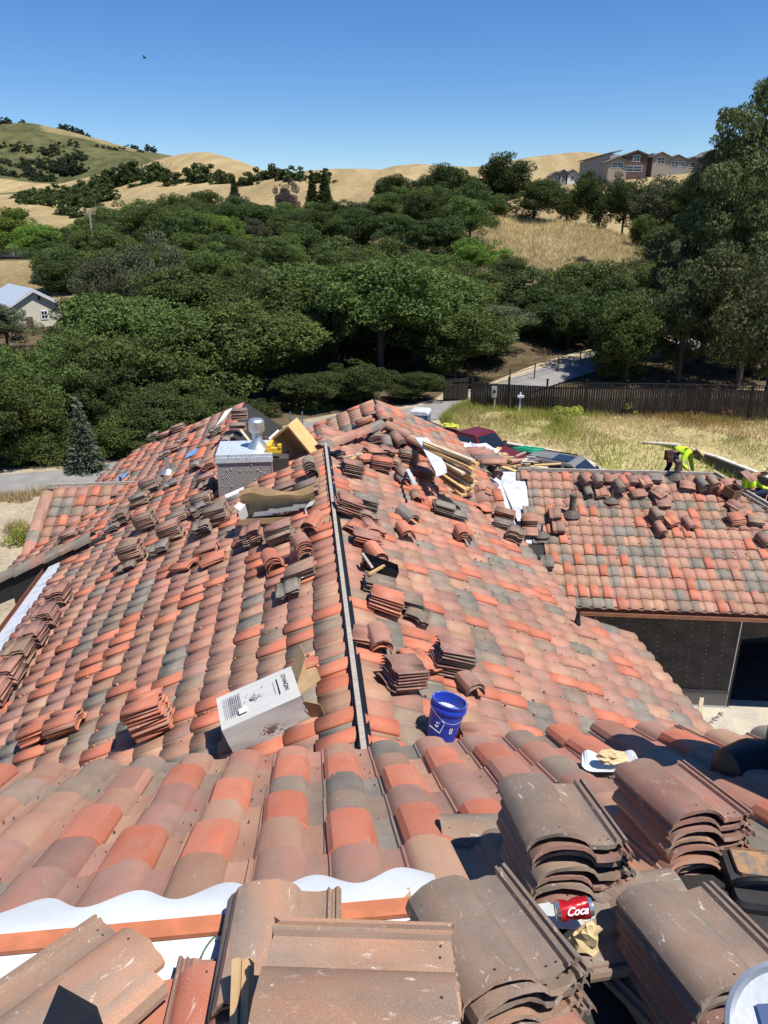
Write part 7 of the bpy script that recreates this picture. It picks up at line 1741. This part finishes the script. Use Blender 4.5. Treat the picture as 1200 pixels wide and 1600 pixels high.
# side wall of the first house running down to the left
a = aty(905, 268, HY+22); b = aty(952, 262, HY+2)
t = thing('hill_house', 'long grey side wing sloping away left of the hill house row', 'house', a)
mb = MB(); za, zb2 = aty(905, 254, HY+22).z, aty(952, 240, HY+2).z
V = [a-Vector((0, 0, 4)), b-Vector((0, 0, 4)), Vector((b.x, b.y, zb2)), Vector((a.x, a.y, za))]; V += [v+Vector((5, 6, 0)) for v in V]; mb.add(V, [(0, 1, 2, 3), (7, 6, 5, 4), (0, 3, 7, 4), (1, 5, 6, 2), (3, 2, 6, 7)]); mb.build('wall', M_hw, t, M=Matrix())
mb = MB(); e = Vector((0, 0, .05)); V = [V[3]+e+Vector((-.6, -.6, 0)), V[2]+e+Vector((0, -.6, 0)), V[6]+Vector((0, 0, 1.2)), V[7]+Vector((0, 0, 1.2))]; V += [v+Vector((0, 0, .3)) for v in V]; mb.add(V, [(3, 2, 1, 0), (4, 5, 6, 7), (0, 1, 5, 4), (1, 2, 6, 5), (2, 3, 7, 6), (3, 0, 4, 7)]); mb.build('roof', M_roofg, t, M=Matrix())
ang = math.atan2((b-a).y, (b-a).x)
for f_, zf in ((.2, .5), (.55, .6), (.85, .75)):
    p = a+(b-a)*f_; zt2 = za+(zb2-za)*f_; win(t, Matrix.Translation((p.x-.05, p.y-.08, zt2-1.6)) @ Matrix.Rotation(ang, 4, 'Z'), 1.6, 1.2)
for k, (x0, x1, yb, ye, yp) in enumerate([(862, 874, 280, 274, 269), (873, 886, 280, 271, 266), (884, 903, 280, 273, 266)]):
    hh(x0, x1, yb+4, ye, yp, ['leftmost', 'middle', 'rightmost'][k]+' small white-gabled house low on the hill crest', M_hw if k != 2 else M_fr, 0, [(0, .5, 1.0, 1.0)], 8, 30)
# utility poles, wire fence at the far left, parked things
up = thing('utility_pole', 'tall wooden utility pole with crossarm left of the woods', 'utility pole', (0, 0, 0)); 
pb = aty(147, 388, 112); ptp = aty(147, 328, 112); pb.z = gz(pb.x, pb.y)
PWM[up.name] = Matrix.Translation(pb); up.matrix_basis = PWM[up.name]
mb = MB(); mb.tube([pb, Vector((pb.x, pb.y, ptp.z))], [.17, .12], 8); mb.build('pole', mat('grey_pole', (.34, .31, .28), .9), up, M=Matrix())
mb = MB(); mb.bar((pb.x-.9, pb.y, ptp.z-.5), (pb.x+.9, pb.y, ptp.z-.5), .12, .12); mb.build('crossarm', M_oldwood, up, M=Matrix())
for s in (-.7, 0, .7): mb = MB(); mb.lathe([(.07, 0), (.09, .1), (.04, .2), (0, .22)], 8, M=Matrix.Translation((pb.x+s, pb.y, ptp.z-.44))); mb.build('insulator', M_dark, up, M=Matrix())
mb = MB(); e2 = aty(360, 372, 150); mid_ = (Vector((pb.x, pb.y, ptp.z-.4))+e2)/2-Vector((0, 0, 3)); mb.tube(rs([tuple(Vector((pb.x, pb.y, ptp.z-.4))), tuple(mid_), tuple(e2)], 8), .035, 4); mb.build('power_line', M_dark, None, label='thin sagging power line right of the utility pole', cat='wire')
wfc = thing('chain_link_fence', 'dark chain-link fence on the bank at the far left', 'fence', aty(30, 408, 117))
for k in range(11):
    x = -10+k*12; p = aty(x, 408, 117); z = gz(p.x, p.y); mb = MB(); mb.box((p.x, p.y, z+.9), (.09, .09, 1.8)); mb.build('post', M_dark, wfc, M=Matrix())
a, b = aty(-10, 408, 117), aty(110, 408, 117)
for h in (1.75, .9, .15): mb = MB(); mb.bar((a.x, a.y, gz(a.x, a.y)+h), (b.x, b.y, gz(b.x, b.y)+h), .06, .06); mb.build('rail', M_dark, wfc, M=Matrix())
mb = MB()
for k in range(70):
    x = a.x+(b.x-a.x)*k/70; z = gz(x, 117); mb.bar((x, 117, z), (x, 117, z+1.75), .035, .02, up=(0, 1, 0))
mb.build('mesh', M_dark, wfc, M=Matrix(), kind='stuff')
for (px, py, Y, lab) in [(20, 398, 124, 'white parked van behind the chain-link fence'), (133, 383, 124, 'white trailer roof behind the oaks by the utility pole')]:
    p = aty(px, py, Y); z = gz(p.x, p.y); t = thing('parked_van', lab, 'van', (p.x, p.y, z)); mb = MB(); rbox(mb, (p.x, p.y, z+1.15), (4.6, 1.9, 1.7), .3); mb.build('body', M_white, t, M=Matrix()); mb = MB(); mb.box((p.x+.2, p.y-.97, z+1.5), (3.4, .03, .5)); mb.build('window', M_glass, t, M=Matrix())
# bird
bd = thing('bird', 'small dark bird flying in the blue sky at the upper left', 'bird', aty(226, 91, 60)); p = aty(226, 91, 60)
mb = MB(); mb.tube([p+Vector((-.14, 0, 0)), p, p+Vector((.13, 0, .03))], [.01, .045, .012], 6); mb.build('body', M_dark, bd, M=Matrix())
for s in (-1, 1): mb = MB(); mb.add([p+Vector((-.05, 0, 0)), p+Vector((.06, 0, 0)), p+Vector((.02, s*.22, .12)), p+Vector((-.05, s*.26, .13))], [(0, 1, 2, 3)]); mb.build('wing', M_dark, bd, M=Matrix())
# crumbs of broken tile and mortar lying on the roofs
def debris(name, pl, pts_fn, n, s0, s1, m, off=.05):
    mb = MB()
    for _ in range(n):
        a, b = pts_fn(); p = pl.at(a, b)+pl.n*off; s = random.uniform(s0, s1)*random.choice((.6, 1, 1)); k = random.randint(4, 6); R = Matrix.Rotation(random.uniform(0, 6.28), 4, 'Z')
        top = [R @ Vector((s*random.uniform(.5, 1)*math.cos(2*math.pi*i/k), s*random.uniform(.4, .8)*math.sin(2*math.pi*i/k), s*random.uniform(.15, .4))) for i in range(k)]
        vs = [p+v for v in top]+[p+Vector((v.x*1.1, v.y*1.1, -.01)) for v in top]
        mb.add(vs, [tuple(range(k))]+[(i, k+i, k+(i+1)%k, (i+1)%k) for i in range(k)])
    return mb.build(name, m, None, kind='stuff')
debris('tile_crumbs', ML, lambda: (-25+.3*random.randint(14, 66)+random.uniform(.05, .10), random.uniform(.3, 5.3)), 380, .010, .035, TM[0], .038)
debris('tile_crumbs', MR, lambda: (4.35+.3*random.randint(3, 38)+random.uniform(.05, .10), random.uniform(.3, 3.7)), 380, .010, .035, TM[1], .038)
debris('tile_crumbs', GF, lambda: (AE0-.75+.3*random.randint(3, 24)+random.uniform(.05, .10), random.uniform(.1, 3)), 160, .015, .05, TM[5], .038)
debris('mortar_crumbs', UF, lambda: (-6+.3*random.randint(8, 29)+random.uniform(.06, .11), random.uniform(.3, 2.0)), 150, .002, .007, M_vent, .033)
debris('mortar_crumbs', MR, lambda: (4.35+.3*random.randint(9, 19)+random.uniform(.05, .10), random.uniform(2.5, 4.8)), 120, .008, .022, M_conc, .036)
# yellow-green weeds as bushes on the field and left dirt
for (px, py, r, lab) in [(898, 652, .8, 'yellow-green weed clump against the middle of the fence'), (1003, 652, .75, 'tall weed clump right of the middle of the fence'), (800, 658, .45, 'small weed clump below the utility posts'), (880, 668, .7, 'spreading weed clump in the middle of the field'), (1090, 655, .9, 'rusty dry weed clump near the right fence')]:
    p = onz(px, py, -11.0); n = 2600; V = leafcloud(rng.normal(0, r*.45, (14, 3))*np.array([1.3, .8, .5])+np.array([p.x, p.y, p.z+r*.5]), np.full((14, 3), r*.35), n, .05, 2.2); link('weed_clump', mk('weed', V, L_weed if 'rusty' not in lab else L_rust), None, Matrix(), lab, 'weeds')
p = onz(42, 848, GRD); V = leafcloud(rng.normal(0, .4, (12, 3))*np.array([1.2, .8, .4])+np.array([p.x, p.y, p.z+.3]), np.full((12, 3), .3), 2500, .05, 2.2); link('weed_clump', mk('weed', V, L_weed), None, Matrix(), 'yellow-green weed on the dirt left of the small wing', 'weeds')
